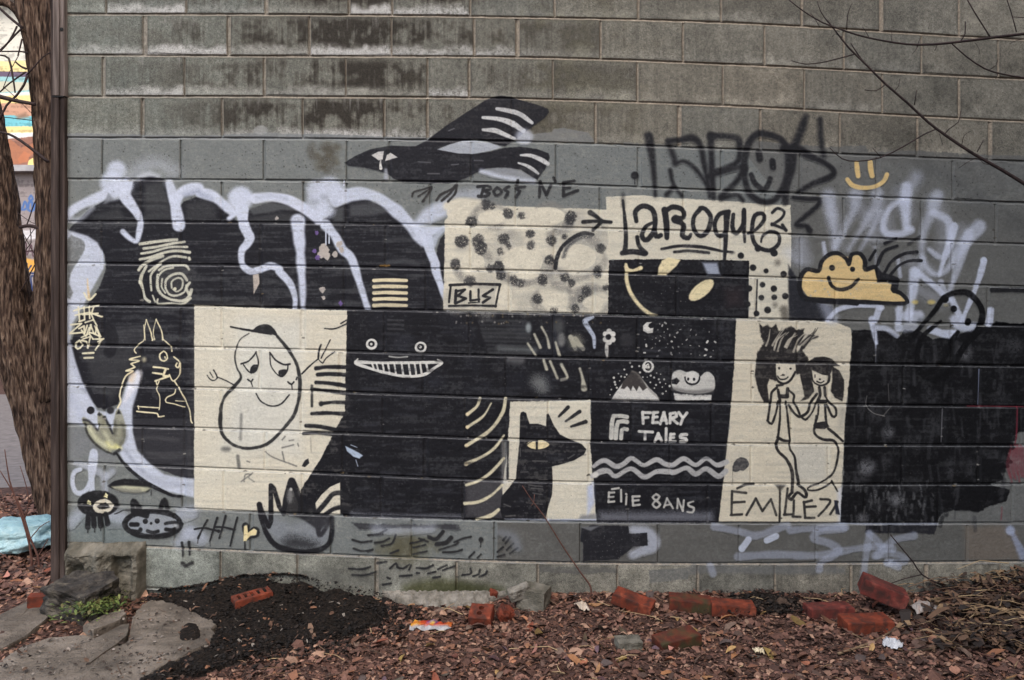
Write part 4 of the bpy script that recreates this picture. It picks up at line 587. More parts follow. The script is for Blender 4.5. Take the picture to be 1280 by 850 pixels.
# ---------------------------------------------------------------- straight on the wall
with fig('painted_bird', 'black crow in flight painted above the letters, spread wing up', None, 1):
    B_ = (29, 29, 34)
    F_(y4(48, 472, 110, 435, 200, 395, 300, 376, 455, 380, 520, 345, 640, 255, 840, 125, 890, 98, 950, 90, 1010, 100, 1060, 118, 1160, 145, 1212, 165, 1218, 185, 1195, 215, 1100, 285, 965, 382, 900, 365, 860, 350, 800, 340, 700, 355, 640, 370, 580, 395, 700, 420, 800, 422, 880, 410, 960, 388, 1050, 382, 1150, 395, 1215, 420, 1220, 445, 1195, 510, 1150, 570, 1125, 560, 1060, 515, 960, 500, 860, 505, 800, 530, 740, 562, 690, 580, 640, 590, 560, 590, 380, 582, 330, 565, 300, 540, 230, 515, 150, 500, 70, 490), B_, soft=.8)
    F_(y4(580, 398, 650, 370, 720, 348, 790, 343, 880, 360, 950, 385, 880, 405, 790, 422, 700, 420), (160, 165, 172), soft=.8, spk=.4); F_(y4(820, 530, 900, 505, 1000, 505, 1060, 520, 1130, 562, 960, 555), (140, 143, 150), soft=2, a=.7); S_(y4(830, 520, 950, 555, 1130, 580), 2.5, (196, 202, 216), soft=3, a=.8)
    for p, r in ((y4(920, 165, 980, 175, 1050, 195, 1120, 245), [2, 3.2, 3.4, 2.2]), (y4(840, 215, 920, 222, 1000, 245, 1070, 290), [1.6, 3, 3.4, 3.4]), (y4(840, 285, 910, 290, 970, 315, 1020, 335), [1.6, 3, 3, 2]), (y4(1055, 430, 1110, 432, 1170, 455, 1210, 480), [1.2, 2.6, 3, 2.4]), (y4(1042, 475, 1090, 490, 1130, 515, 1155, 535), [1.2, 2, 2.4, 1.8])): S_(p, r, (190, 190, 188), soft=.8, dry=.28)
    F_(y4(202, 430, 240, 410, 275, 405, 268, 455, 245, 460), (190, 188, 184), soft=.6); F_(y4(290, 430, 310, 415, 352, 442, 310, 455, 280, 465), (190, 188, 184), soft=.6); S_(y4(256, 460, 254, 480, 257, 505), [.8, 1.4, 2.2], (210, 208, 202), soft=.5)
    S_(y4(285, 515, 288, 560), [2, 3], (160, 164, 172), soft=2, a=.8); D_(1075/4.571+420, 325/4.571+100, 11, (190, 196, 208), 10, soft=4, a=.75)
    for p in (y4(645, 290, 675, 278), y4(470, 468, 540, 472), y4(660, 485, 700, 482), y4(525, 535, 590, 536), y4(790, 460, 840, 462)): S_(p, .8, (120, 120, 122), soft=.8, a=.6)
    for p, r in ((y4(690, 595, 660, 625, 600, 655, 575, 688), 1.5), (y4(690, 600, 650, 650, 605, 690), 1.4), (y4(690, 600, 680, 650, 640, 695), 1.4), (y4(545, 610, 500, 625, 445, 640, 435, 665), 1.3), (y4(545, 615, 510, 640, 470, 665), 1.2), (y4(545, 620, 520, 660, 495, 695), 1.5)): S_(p, r, (48, 46, 46), soft=.9)
with fig('painted_writing', 'black spray letters reading BOSS NIE under the crow', None, 1):
    for p in (y5(290, 105, 275, 160), y5(255, 105, 310, 100, 330, 118, 290, 128, 320, 142, 300, 158, 260, 158), y5(365, 112, 345, 130, 355, 152, 380, 148, 388, 125, 365, 112), y5(430, 105, 405, 120, 425, 135, 410, 165), y5(520, 105, 470, 115, 490, 130, 470, 162), y5(480, 70, 475, 95), y5(605, 75, 600, 160), y5(605, 80, 640, 150), y5(640, 152, 665, 95), y5(680, 55, 690, 75), y5(735, 85, 735, 155), y5(735, 82, 795, 72), y5(738, 115, 770, 110), y5(735, 158, 815, 125)): S_(p, 1.9, (40, 40, 42), soft=.9, curve=len(p) > 3)
with fig('painted_writing', 'blurred black spray tag with a smile inside its O', None, 2):
    T = (32, 32, 35)
    for p, r, s in ((y6(215, 130, 232, 230, 245, 350, 250, 445), [5, 3.4, 2.6, 2], 2.2), (y6(320, 165, 345, 230, 355, 270), 2.4, 3), (y6(320, 155, 390, 148, 450, 140, 490, 180, 510, 280, 530, 380, 540, 450), [3, 3.2, 3.4, 3.2, 2.6, 2.4, 2], 2.4), (y6(360, 275, 400, 262, 450, 290, 500, 350, 540, 420), 2, 2.2), (y6(330, 310, 345, 380, 390, 445), 2, 2), (y6(345, 400, 310, 440), 2.4, 2), (y6(545, 125, 548, 220, 552, 340, 560, 455), [3.6, 3.4, 3, 2.4], 2.2), (y6(545, 130, 620, 128, 690, 145, 700, 200, 690, 260, 640, 295, 555, 325), 3.2, 2.2), (y6(530, 345, 600, 320, 720, 290), 2.6, 2.2), (y6(725, 300, 680, 370, 600, 450), 2.8, 2.4), (y6(600, 460, 680, 440, 715, 470), 2.4, 2.2), (y6(870, 125, 800, 115, 750, 160, 725, 250, 725, 350, 750, 430, 810, 475, 880, 470, 930, 400, 955, 300, 950, 200, 920, 150, 870, 125), [3.4]*13, 2), (y6(800, 215, 805, 250), 3.4, 1.4), (y6(872, 262, 875, 295), 3.2, 1.3), (y6(760, 335, 780, 380, 825, 412, 850, 385, 860, 355), 2.6, 1.3), (y6(985, 200, 975, 300, 945, 400, 940, 480), [4, 4, 3.6, 3], 2), (y6(1050, 25, 1020, 110, 985, 190), [3.4, 3.8, 4.5], 3), (y6(1125, 40, 1130, 150, 1145, 230), [2.4, 3, 3], 3), (y6(930, 195, 1010, 200, 1090, 240), [4, 4, 3], 2.2), (y6(1040, 230, 1130, 260, 1195, 310, 1180, 345, 1090, 380, 1010, 425), [2.6, 2.8, 3.2, 3, 2.6, 2.6], 1.8), (y6(985, 455, 1060, 462, 1120, 465, 1110, 500, 1040, 560, 1000, 600, 1050, 605, 1070, 630), [2.6, 2.8, 2.8, 2.6, 2.4, 2.4, 2.4, 3], 1.6)): S_(p, np.array(r)*1.2, T, soft=s*1.25, spk=.3, a=1)
    D_(*y6(720, 300)[0], 5, T, soft=3, spk=.6); D_(*y6(142, 338)[0], 5, T, soft=1.5); S_(y6(142, 345, 142, 380), .6, T, soft=.5)
WS = (192, 198, 214)
with fig('painted_tag', 'pale lavender spray scrawl beside the tan cloud', None, 1):
    for p, r, a_, s in ((y8(215, 250, 225, 330, 240, 420, 245, 500), [9, 7, 4, 3], .55, 6), (y8(190, 480, 200, 540), 2.5, .7, 2), (y8(245, 500, 300, 400, 340, 300, 350, 240), [3, 4, 6, 9], .5, 5), (y8(310, 510, 380, 400, 440, 300, 450, 240), [3, 4, 6, 8], .5, 5), (y8(370, 510, 420, 420, 460, 330), [2, 3, 4], .5, 4), (y8(440, 500, 450, 600), 2, .4, 3), (y8(590, 210, 585, 300, 590, 400), [7, 6, 5], .85, 4), (y8(640, 160, 600, 230, 580, 300), [8, 7, 6], .45, 8), (y8(590, 270, 520, 300, 480, 370, 490, 430, 560, 435, 610, 415), [4, 4, 4, 4.5, 4.5, 5], .75, 3), (y8(740, 250, 700, 350, 670, 450, 660, 620), [8, 6, 4, 2.4], .55, 5), (y8(720, 330, 790, 370, 800, 450, 790, 520, 750, 545, 700, 510), [4, 5, 5, 4, 3.4, 3], .7, 3), (y8(820, 400, 800, 480, 770, 560, 750, 630), [6, 5, 3.4, 2.6], .85, 2), (y8(670, 540, 690, 600, 740, 630, 800, 590, 870, 480, 940, 400), [2.6, 3, 3.4, 4.4, 7, 9], .65, 4), (y8(890, 440, 860, 540, 820, 650, 780, 760), [7, 5, 4, 2.6], .6, 3), (y8(630, 620, 620, 720, 600, 840), [7, 5.5, 4.5], .75, 2.5), (y8(640, 620, 720, 680, 790, 750), [4, 4, 4], .8, 2), (y8(965, 565, 930, 680, 880, 800, 860, 850), [4.4, 3.6, 3, 3], .85, 1.5), (y8(550, 560, 560, 640), 2.4, .6, 2), (y8(545, 800, 555, 850), 3, .6, 2), (y8(210, 850, 260, 800, 340, 780, 440, 780, 470, 790), [3.4, 3, 3, 3.4, 3.6], .8, 1.5), (y8(460, 790, 440, 850), [4, 4], .8, 1.5), (y8(190, 770, 230, 840), [6, 8], .5, 6), (y8(80, 480, 100, 560), [9, 9], .35, 8), (y8(20, 520, 60, 560), [6, 6], .35, 8), (x7(235, 280, 245, 350, 260, 420), [4, 4, 2], .85, 1.5), (x7(270, 330, 320, 335, 380, 375), [3.4, 3, 3], .7, 2), (x7(400, 190, 395, 270, 390, 330), [4, 4, 5], .75, 2), (x7(440, 260, 510, 260), 7, .7, 3), (x7(430, 330, 480, 320), 6, .5, 3), (x7(580, 340, 660, 365, 720, 365), [5, 5, 5], .85, 1.6), (x7(720, 280, 760, 320, 860, 320), [6, 6, 4], .75, 3), (x7(935, 225, 925, 300), [4, 5], .8, 1.5), (x7(700, 150, 760, 280), [4, 4], .8, 2), (x7(660, 120, 640, 60), 4, .6, 2)): S_(p, r, WS, soft=s, a=min(.9, a_*1.1), spk=.5)
    for p, r in ((y8(230, 290, 250, 400, 260, 480), 9), (y8(330, 270, 420, 380, 440, 460), 8), (y8(480, 300, 500, 420), 9), (y8(560, 240, 600, 340), 10), (y8(720, 280, 780, 420, 760, 520), 9), (y8(860, 420, 820, 540), 9), (y8(600, 560, 700, 620), 9), (y8(640, 700, 760, 760), 8)): S_(p, r, WS, soft=9, a=.3, spk=.6)
    D_(*y8(633, 625)[0], 6, LV, soft=1.5, a=.9); D_(*y8(962, 562)[0], 4.5, LV, soft=1, a=.9)
with fig('painted_tag', 'faint lavender spray scribble under the tall cream panel', None, 1):
    for p in (w8(100, 55, 200, 75, 260, 90, 350, 60, 380, 50), w8(390, 70, 560, 55, 600, 58), w8(590, 62, 500, 75, 480, 100, 540, 120, 575, 150, 510, 190, 500, 220), w8(190, 170, 330, 162, 480, 166, 580, 150, 700, 132, 780, 140), w8(690, 85, 675, 190, 665, 290), w8(690, 80, 740, 130), w8(860, 90, 790, 105, 750, 135, 720, 165), w8(710, 165, 790, 160, 830, 185, 760, 195), w8(760, 190, 800, 210), w8(85, 205, 95, 235)): S_(p, 4.6, (160, 167, 184), soft=2, a=.55, spk=.5)
    S_(w8(230, 105, 205, 140), [4, 4], LV, soft=1, a=.85); S_(w8(300, 108, 335, 92), [4, 4], LV, soft=1, a=.85); D_(*w8(1228, 70)[0], 6, (160, 170, 194), soft=2.5, a=.85, spk=.5); S_(w8(1240, 90, 1280, 170), [3, 6], (150, 160, 186), soft=2.5, a=.7, spk=.6)
with fig('painted_smile', 'tan smiling mouth with two upright eyes above the scrawl', None, 2):
    S_(y8(350, 92, 352, 120, 357, 155), [3, 3.4, 3], TN, soft=.8); S_(y8(415, 88, 418, 125, 425, 155), [3, 3.4, 3], TN, soft=.8); S_(y8(305, 172, 330, 200, 380, 212, 440, 205, 480, 180, 496, 148), [2.6, 2.8, 2.8, 2.8, 2.8, 2.8], TN, soft=.8)
with fig('painted_cloud', 'large tan smiling cloud with thick black outline', None, 2):
    O = (30, 30, 33)
    F_(y8(80, 690, 85, 640, 130, 600, 170, 605, 190, 560, 250, 528, 310, 545, 350, 525, 395, 570, 400, 600, 450, 600, 465, 650, 520, 680, 590, 765, 400, 755, 120, 745), (214, 186, 132), soft=.8)
    S_(y8(350, 770, 120, 750, 75, 700, 82, 640, 110, 605, 165, 612, 180, 570, 215, 535, 260, 528, 300, 555, 312, 580, 325, 535, 365, 530, 390, 565, 392, 605, 440, 595, 455, 640), 2.7, O, soft=.8); S_(y8(110, 748, 250, 755, 420, 765, 580, 770, 590, 750, 560, 720, 530, 710), 2.6, O, soft=.8); S_(y8(540, 660, 530, 700), 4.4, O, soft=1); F_(y8(450, 590, 470, 620, 540, 640, 540, 670, 450, 668), O, soft=1)
    D_(*y8(231, 598)[0], 3.8, O, soft=.8); D_(*y8(330, 605)[0], 3.2, O, soft=.8); S_(y8(215, 645, 230, 685, 270, 703, 320, 690, 358, 655), 2.3, O, soft=.8)
    for p in (y8(450, 585, 480, 520, 545, 492), y8(485, 620, 520, 565, 580, 530, 640, 522), y8(510, 635, 550, 590, 600, 565, 662, 563), y8(485, 480, 540, 458), y8(412, 560, 440, 515)): S_(p, 1.9, O, soft=.7)
    S_(y8(600, 482, 655, 445), 1.6, O, soft=1, a=.6)
    for q in range(10): S_([(PR.uniform(1008, 1110), PR.uniform(350, 372))]*2, PR.uniform(.6, 1.4), (170, 166, 158), soft=.8, a=.7, dry=.2)
    D_(*x7(488, 178)[0], 4, (200, 180, 110), 2.6, soft=2, a=.85); D_(*x7(585, 178)[0], 5, (200, 180, 110), 2.8, soft=2.2, a=.85); D_(*x7(670, 195)[0], 3, (180, 165, 110), 2, soft=2, a=.5)
with fig('painted_worm', 'black outlined looping worm with two dot eyes', None, 2):
    O = (13, 13, 15)
    S_(x7(480, 370, 560, 280, 610, 220, 660, 150, 730, 122, 800, 125, 860, 180, 885, 250, 860, 340, 790, 420, 740, 500, 700, 570, 650, 615, 580, 630, 520, 590, 500, 520, 510, 430, 540, 370, 640, 290), [3, 2.4, 2.8, 3.4, 3.8, 3.8, 3.8, 3.8, 3.8, 3.8, 3.8, 3.8, 3.8, 3.6, 3.4, 3.4, 3.2, 2.8, 1.6], O, soft=1); D_(*x7(663, 160)[0], 5, O, soft=1)
    S_(x7(740, 355, 700, 420, 660, 510, 620, 560, 560, 580), [2.4, 3, 3, 3, 3], O, soft=1); D_(*x7(716, 217)[0], 4.2, O, soft=.9); D_(*x7(801, 295)[0], 4, O, 4.8, soft=.9); D_(*x7(530, 280)[0], 6, (70, 72, 72), 2, soft=2, a=.5, spk=1)
with fig('painted_bar', 'short black bar painted on grey at the right end', None, 1): S_([(1240, 362.5), (1262, 362), (1296, 363)], 3.2, (30, 30, 32), soft=.8, curve=False)
with fig('painted_scrawl', 'red sprayed squiggles at the right end of the black field', None, 2):
    for p in (x7(800, 790, 1000, 792, 1133, 795), ): S_(p, .9, (120, 40, 50), soft=.8, a=.7, dry=.2)
    for q in range(9): S_([(1262+q*2, 562+PR.uniform(-6, 4)), (1258+q*2.6, 580), (1262+q*2.4, 596+PR.uniform(-4, 8))], 1.2, (122, 50, 58), soft=1.2, a=.55, spk=.5, dry=.25)
    S_([(1271, 508), (1270, 540), (1268, 556)], 1, (120, 40, 52), soft=.8, a=.8); S_([(1252, 634), (1251, 650)], .8, (130, 48, 58), soft=1, a=.5)
# along the foot of the wall
with fig('painted_tulip', 'grey shaded tulip with a long black stem, foot of the wall', None, 2):
    for p in (z5(145, 775, 175, 770, 230, 830)+z6(275, 110, 330, 200, 380, 290, 310, 270, 230, 210, 180, 130), z5(270, 730, 300, 735, 340, 800)+z6(380, 130, 430, 250, 370, 250, 300, 150, 270, 70), z5(410, 720, 440, 700, 470, 760)+z6(490, 120, 470, 220, 420, 240, 385, 140, 395, 60)): F_(p, (136, 136, 118), soft=1.2, curve=True)
    for p, c, r, s in ((z6(350, 220, 380, 240), (214, 210, 150), 4, 4), (z6(420, 240, 440, 250), (206, 202, 140), 3, 3), (z6(200, 90, 260, 180, 330, 230), (190, 190, 160), 2.4, 3), (z6(320, 130, 380, 220), (178, 178, 152), 2, 3), (z6(460, 60, 480, 150, 450, 220), (90, 90, 82), 2, 4), (z6(410, 40, 400, 140), (84, 84, 76), 2, 3), (z6(160, 30, 200, 40, 265, 110), (44, 44, 46), 1.4, 1.4), (z6(170, 60, 185, 130, 240, 210, 320, 270, 390, 300), (42, 42, 42), 1.2, 1.4), (z6(320, 10, 350, 60, 385, 135), (34, 34, 36), 1.4, 1.2), (z6(280, 60, 276, 100), (50, 50, 50), .8, 1), (z6(400, 295, 440, 265), (30, 30, 32), 2, 1.2)): S_(p, r, c, soft=s, a=.9)
    F_(z5(265, 745, 280, 725, 300, 745, 285, 755), (34, 34, 36), soft=1.5); F_(z5(415, 740, 435, 700, 455, 740), (30, 30, 32), soft=1.2)
    S_(z6(415, 290, 480, 380, 580, 470, 680, 540, 780, 590, 860, 625, 915, 630), [1.3, 2, 2.2, 2.4, 2, 1.8, 2], (28, 28, 31), soft=.7)
    F_(z6(340, 550, 400, 510, 480, 492, 600, 500, 680, 540, 700, 565, 660, 598, 560, 608, 450, 595, 370, 565), (30, 30, 32), soft=.9, curve=False); F_(z6(380, 555, 480, 545, 660, 558, 690, 568, 640, 595, 560, 602, 460, 590, 400, 570), (176, 176, 150), soft=1.8); S_(z6(420, 575, 520, 588, 600, 590), 2, (110, 110, 104), soft=3, a=.8); S_(z6(690, 580, 688, 620), .6, (60, 60, 62), soft=.6)
    D_(*z5(213, 710)[0], 4.8, (32, 32, 35), soft=.8); D_(*z5(370, 710)[0], 4.6, (40, 40, 43), soft=1.2)
with fig('painted_tag', 'pale looping letter sprayed low at the left end', None, 2):
    S_(z6(130, 420, 85, 440, 70, 520, 100, 600, 170, 590, 220, 490, 245, 350, 235, 285, 215, 400, 225, 590), [2.6, 2.8, 3, 3, 3.2, 3.4, 3.8, 4.2, 4, 4], LV, soft=1.2, a=.85); S_(z6(90, 370, 200, 400, 330, 470), [3, 4, 4], (176, 182, 196), soft=3, a=.6); S_(z6(330, 580, 320, 500, 380, 440), [4, 4, 4], (176, 182, 196), soft=4, a=.6)
    for p, r in ((z7(60, 400, 120, 330), 7), (z7(380, 340, 460, 360), 8), (z7(920, 340, 1000, 320), 9), (z7(980, 470, 1080, 520), 9), (z7(900, 560, 1000, 470), 6)): S_(p, r, (176, 183, 200), soft=7, a=.55, spk=.3)
with fig('painted_bird', 'round black owl-like bird with dripping feet', None, 2):
    O = (30, 30, 32)
    F_([(80+(270+165*math.cos(t))/6.296, 590+(248+105*math.sin(t))/6.296) for t in np.linspace(0, 6.28, 22)[:-1]], O, soft=1.2)
    F_(z7(230, 265, 260, 228, 320, 210, 365, 225, 392, 262, 370, 305, 310, 325, 250, 310), (200, 194, 176), soft=.8, curve=True); F_(z7(260, 270, 290, 245, 330, 240, 350, 262, 365, 278, 320, 292, 280, 290), O, soft=1, dry=.1)
    for x_, y_ in ((198, 240), (332, 186)): F_(z7(x_-20, y_+10, x_-5, y_-24, x_+18, y_-8, x_+12, y_+20), (226, 218, 170), soft=.6)
    for p in (z7(195, 340, 190, 430), z7(235, 340, 240, 420), z7(285, 340, 292, 420), z7(330, 330, 345, 405)): S_(p, [3.2, 3.6], O, soft=.9)
    for p in (z7(190, 440, 188, 475), z7(243, 430, 243, 470), z7(291, 425, 290, 460)): S_(p, .6, (50, 50, 52), soft=.5)
    S_(z7(400, 330, 440, 315, 470, 300, 520, 298), .8, (50, 50, 52), soft=.6)
with fig('painted_cat', 'round smiling cat face with thick black outline', None, 2):
    F_([(80+(700+215*math.cos(t))/6.296, 590+(408+100*math.sin(t))/6.296) for t in np.linspace(0, 6.28, 22)[:-1]], (150, 156, 166), soft=1.5, a=.7)
    S_([(80+(700+218*math.cos(t))/6.296, 590+(408+100*math.sin(t))/6.296) for t in np.linspace(0, 6.28, 26)], 3.4, (28, 28, 30), soft=.9)
    for x_, y_ in ((643, 387), (736, 384), (688, 403)): D_(*z7(x_, y_)[0], 3.3 if x_ != 688 else 1.8, (28, 28, 30), soft=.6)
    for p, r in ((z7(660, 462, 700, 476, 742, 465), 2.4), (z7(530, 412, 580, 412), 2.8), (z7(540, 465, 590, 470, 605, 450), 2.4), (z7(800, 405, 850, 395, 890, 400), 2.2), (z7(805, 450, 850, 455, 890, 440), 2.4), (z7(545, 320, 540, 240, 560, 232, 600, 300), 3), (z7(760, 290, 785, 225, 800, 228, 815, 290), 3), (z7(560, 310, 650, 340), 4)): S_(p, r, (30, 30, 32), soft=1)
    D_(*z7(890, 425)[0], 3, (170, 172, 172), soft=2, a=.7, dry=.3); S_(z7(360, 430, 460, 425), 2.4, (110, 114, 120), soft=4, a=.5)
with fig('painted_tally', 'black tally strokes crossed twice on grey paint', None, 2):
    for p in (z8(110, 395, 70, 470, 45, 525), z8(180, 380, 155, 460, 128, 545), z8(240, 365, 220, 440, 195, 522), z8(322, 378, 298, 470, 272, 578), z8(20, 460, 90, 452, 190, 475), z8(165, 445, 230, 448, 305, 465)): S_(p, 1.2, (36, 36, 38), soft=.6)
    for p in (z8(45, 525, 42, 560), z8(128, 545, 130, 580)): S_(p, .5, (60, 60, 62), soft=.5)
    D_(*z8(190, 475)[0], 2.2, (36, 36, 38), soft=.7)
with fig('painted_sprout', 'small cream two-lobed sprout outlined in black', None, 2):
    S_(z8(375, 500, 362, 440, 380, 420, 400, 440, 400, 480, 440, 450, 470, 465, 465, 505, 420, 520, 390, 530), 1.6, (36, 36, 38), soft=.7); F_(z8(365, 545, 370, 440, 392, 432, 398, 485, 440, 455, 462, 470, 455, 500, 410, 510, 385, 545), (222, 206, 158), soft=.8); S_(z8(376, 548, 376, 605), .8, (40, 40, 40), soft=.5)
with fig('painted_smile', 'tiny black smile with two drips below the cat', None, 2):
    S_(z7(930, 555, 938, 620, 938, 660), [1.8, 1.3, .8], (36, 36, 38), soft=1); S_(z7(985, 550, 990, 610, 992, 650), [2, 1.3, .9], (36, 36, 38), soft=1); S_(z7(935, 715, 965, 735, 1010, 712), 2, (44, 44, 44), soft=1.6, spk=.5)
with fig('painted_claw', 'black spiked claw outline with sprayed grey belly', None, 2):
    O = (31, 31, 34)
    F_(z8(500, 370, 560, 360, 700, 420, 880, 380, 985, 375, 990, 500, 930, 590, 800, 612, 640, 590, 540, 490), (132, 137, 146), soft=8, a=.55); F_(z8(640, 540, 700, 500, 800, 520, 900, 560, 860, 610, 660, 600), (40, 40, 42), soft=9, a=.85, spk=.9)
    F_(z8(640, 345, 655, 240, 690, 120, 715, 110, 740, 180, 790, 280, 870, 290, 900, 350, 985, 365, 985, 400, 900, 470, 800, 400, 760, 380), O, soft=2, a=.9); F_(z8(820, 390, 900, 470, 960, 430, 985, 390, 870, 380), (60, 60, 64), soft=5, a=.6)
    S_(z8(478, 285, 500, 350, 545, 440, 560, 400, 560, 150, 580, 170, 620, 300, 650, 350), [3, 3, 3, 3.2, 3, 3, 3.2, 3.4], O, soft=.8, curve=False); S_(z8(478, 285, 490, 380, 530, 490, 590, 570, 680, 605, 790, 620, 900, 608, 970, 560, 992, 480, 992, 380), [3.2, 3, 3, 3.2, 3.4, 3.4, 3.2, 3, 2.8, 2.6], O, soft=1); S_(z8(650, 330, 680, 200, 705, 115, 730, 160, 770, 260, 800, 340), [3, 3.4, 3.4, 3.4, 3.4, 3.4], O, soft=.9)
    S_(z8(890, 400, 905, 500, 950, 450, 975, 400), [3, 3, 2.4, 2], (48, 48, 52), soft=1.6); D_(*z8(695, 225)[0], 4, (120, 120, 118), 9, soft=3, a=.85, spk=.8); D_(*z8(702, 178)[0], 1.6, (190, 188, 180), 2, soft=1)
with fig('painted_marks', 'flock of short black curved dashes low on the wall', None, 2):
    for p in (w7(0, 92, 40, 88, 75, 70), w7(28, 122, 60, 118, 85, 105), w7(55, 135, 95, 125, 112, 90), w7(0, 158, 18, 150), w7(90, 165, 122, 152), w7(170, 125, 200, 118, 225, 110), w7(180, 142, 230, 130), w7(180, 168, 235, 156), w7(205, 105, 240, 118), w7(240, 95, 270, 105, 300, 75), w7(270, 130, 310, 125, 335, 100), w7(285, 150, 350, 130, 360, 120), w7(345, 120, 380, 105, 412, 98), w7(300, 160, 350, 158, 375, 150), w7(405, 180, 425, 160), w7(438, 182, 452, 168), w7(540, 112, 552, 98), w7(550, 125, 568, 100), w7(555, 150, 582, 125), w7(568, 165, 598, 142), w7(518, 158, 540, 140), w7(518, 178, 545, 170), w7(35, 205, 75, 198), w7(88, 225, 112, 205, 118, 220, 140, 225, 165, 210), w7(165, 230, 172, 212), w7(195, 222, 230, 225, 260, 212), w7(280, 228, 315, 212), w7(300, 232, 348, 215), w7(128, 256, 175, 252), w7(195, 243, 205, 244), w7(240, 246, 270, 238), w7(260, 262, 288, 258), w7(78, 262, 88, 266), w7(60, 290, 92, 285), w7(378, 252, 412, 245, 410, 225), w7(420, 255, 442, 248, 448, 228), w7(445, 258, 468, 248, 476, 235), w6(1155, 110, 1190, 120, 1230, 115), w6(1158, 145, 1195, 156, 1235, 150), w6(1220, 92, 1275, 88), w6(1140, 225, 1190, 228, 1225, 218), w6(1155, 250, 1200, 252, 1245, 240)): S_(p, 1.25, (40, 40, 41), soft=.8)
    for p in (w7(245, 100, 272, 108, 300, 78), w7(275, 128, 312, 122, 332, 102)): S_(p, 2.6, (40, 40, 41), soft=.9)
    D_(*w7(452, 110)[0], 3, (40, 40, 41), 3.6, soft=.9); S_(w7(452, 112, 450, 138), .8, (44, 44, 45), soft=.5); D_(*w7(40, 204)[0], 2, (50, 50, 50), soft=1)
    F_([(440, 653), (470, 655), (574, 655), (575, 662), (520, 659), (450, 662)], (46, 46, 50), soft=1.5, rough=1.5, a=.8); S_([(470, 660), (500, 664), (540, 660)], 6, (176, 182, 196), soft=6, a=.45, spk=.4)
    S_(w7(530, 80, 580, 100, 600, 140), 5, (132, 138, 148), soft=6, a=.5)
with fig('painted_patch', 'black rectangular smear on grey paint below the wavy lines', None, 2):
    S_(w7(1060, 70, 1120, 85, 1140, 130, 1060, 170), [6, 8, 8, 6], (184, 190, 204), soft=4, a=.7, spk=.4)
    F_(w7(855, 62, 880, 60, 890, 52, 1040, 54, 1045, 85, 1115, 82, 1118, 132, 1060, 140, 1010, 178, 1000, 188, 862, 195, 860, 120, 850, 118), (34, 34, 38), soft=.7, rough=.8, dry=.1); F_(w7(850, 60, 925, 55, 890, 75), (132, 134, 136), soft=1.5, a=.7)
    for q in range(50): D_(PR.uniform(728, 806), PR.uniform(664, 698), PR.uniform(.3, .6), (130, 128, 126), soft=.4, a=.6)
for r in range(7, 19):                         # pale lit lip painted along the top edge of every course
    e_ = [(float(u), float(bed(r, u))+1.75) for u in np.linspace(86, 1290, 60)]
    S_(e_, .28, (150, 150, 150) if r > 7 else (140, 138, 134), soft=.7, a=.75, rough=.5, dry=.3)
for q in range(2600):                          # fine specks of wear and overspray on the paint
    u, v = PR.uniform(86, 1285), PR.uniform(180, 700); i_, j_ = int((v-V0)*S), int((u-U0)*S); dk = IMG[i_, j_].mean() < .25
    D_(u, v, PR.uniform(.15, .5), ((120, 119, 116) if dk else (88, 86, 80)), soft=.4, a=PR.uniform(.2, .7))
for q in range(420):                           # roller marks in the black paint, flakes off the edges of the blocks
    u, v = PR.uniform(440, 910), PR.uniform(405, 640); i_, j_ = int((v-V0)*S), int((u-U0)*S)
    if IMG[i_, j_].mean() < .16 and IMG[i_, min(CW-1, j_+50)].mean() < .16:
        S_([(u, v), (u+PR.uniform(6, 26), v+PR.uniform(-1.5, 1.5))], PR.uniform(.6, 2.4), (52, 53, 58) if q % 3 else (16, 16, 19), soft=1.6, a=.55, dry=.45)
for r in range(8, 18):
    for q in range(34):
        k_ = PR.integers(1, len(PX[r])-1); u = PR.uniform(90, 1275) if q < 22 else PX[r][k_]+PR.uniform(-1.6, 1.6); v = float(bed(r, u))+(PR.uniform(-1.6, 2.4) if q < 22 else PR.uniform(3, 46)); i_, j_ = int((v-V0)*S), int((u-U0)*S)
        dk = IMG[min(CH-1, i_), min(CW-1, j_)].mean() < .3; s_ = PR.uniform(.5, 1.7)
        F_([(u+s_*PR.uniform(.5, 1.3)*math.cos(t)*1.6, v+s_*PR.uniform(.4, 1)*math.sin(t)) for t in np.linspace(0, 6.28, 8)[:-1]], ((150, 147, 140) if q % 4 else (112, 96, 70)) if dk else (70, 66, 60), soft=.5, a=PR.uniform(.4, .9), rough=.8)
# worn paint along the joints and a scatter of chips
for r in range(7, 18):
    for q in range(26):
        u = PR.uniform(90, 1275); v = float(bed(r, u))+PR.uniform(.4, 2.6)
        S_([(u, v), (u+PR.uniform(1, 6), v+PR.uniform(-.3, .5))], PR.uniform(.2, .55), (168, 164, 154) if PR.random() < .55 else (64, 60, 54), soft=.6, a=PR.uniform(.15, .55), rough=.8, dry=.2)
for v0, v1_, n in ((392, 396, 26), (402, 405, 22)):
    for q in range(n): D_(PR.uniform(570, 760), PR.uniform(v0, v1_), PR.uniform(.5, 1.5), (96, 84, 62) if q % 2 else (150, 146, 140), soft=.8, a=.7)
NOISE_GRAIN = 1+(NF-.5)*.07+(NW-.5)*.05
IMG *= NOISE_GRAIN[..., None]
def to_image(name, rgb, alpha):
    h, w = alpha.shape; im = bpy.data.images.new(name, w, h, alpha=True); px = np.empty((h, w, 4), np.float32)
    px[..., :3] = np.clip(rgb, 0, 1)[::-1]; px[..., 3] = np.clip(alpha, 0, 1)[::-1]
    im.alpha_mode = 'CHANNEL_PACKED'; im.pixels.foreach_set(px.ravel()); im.update(); return im
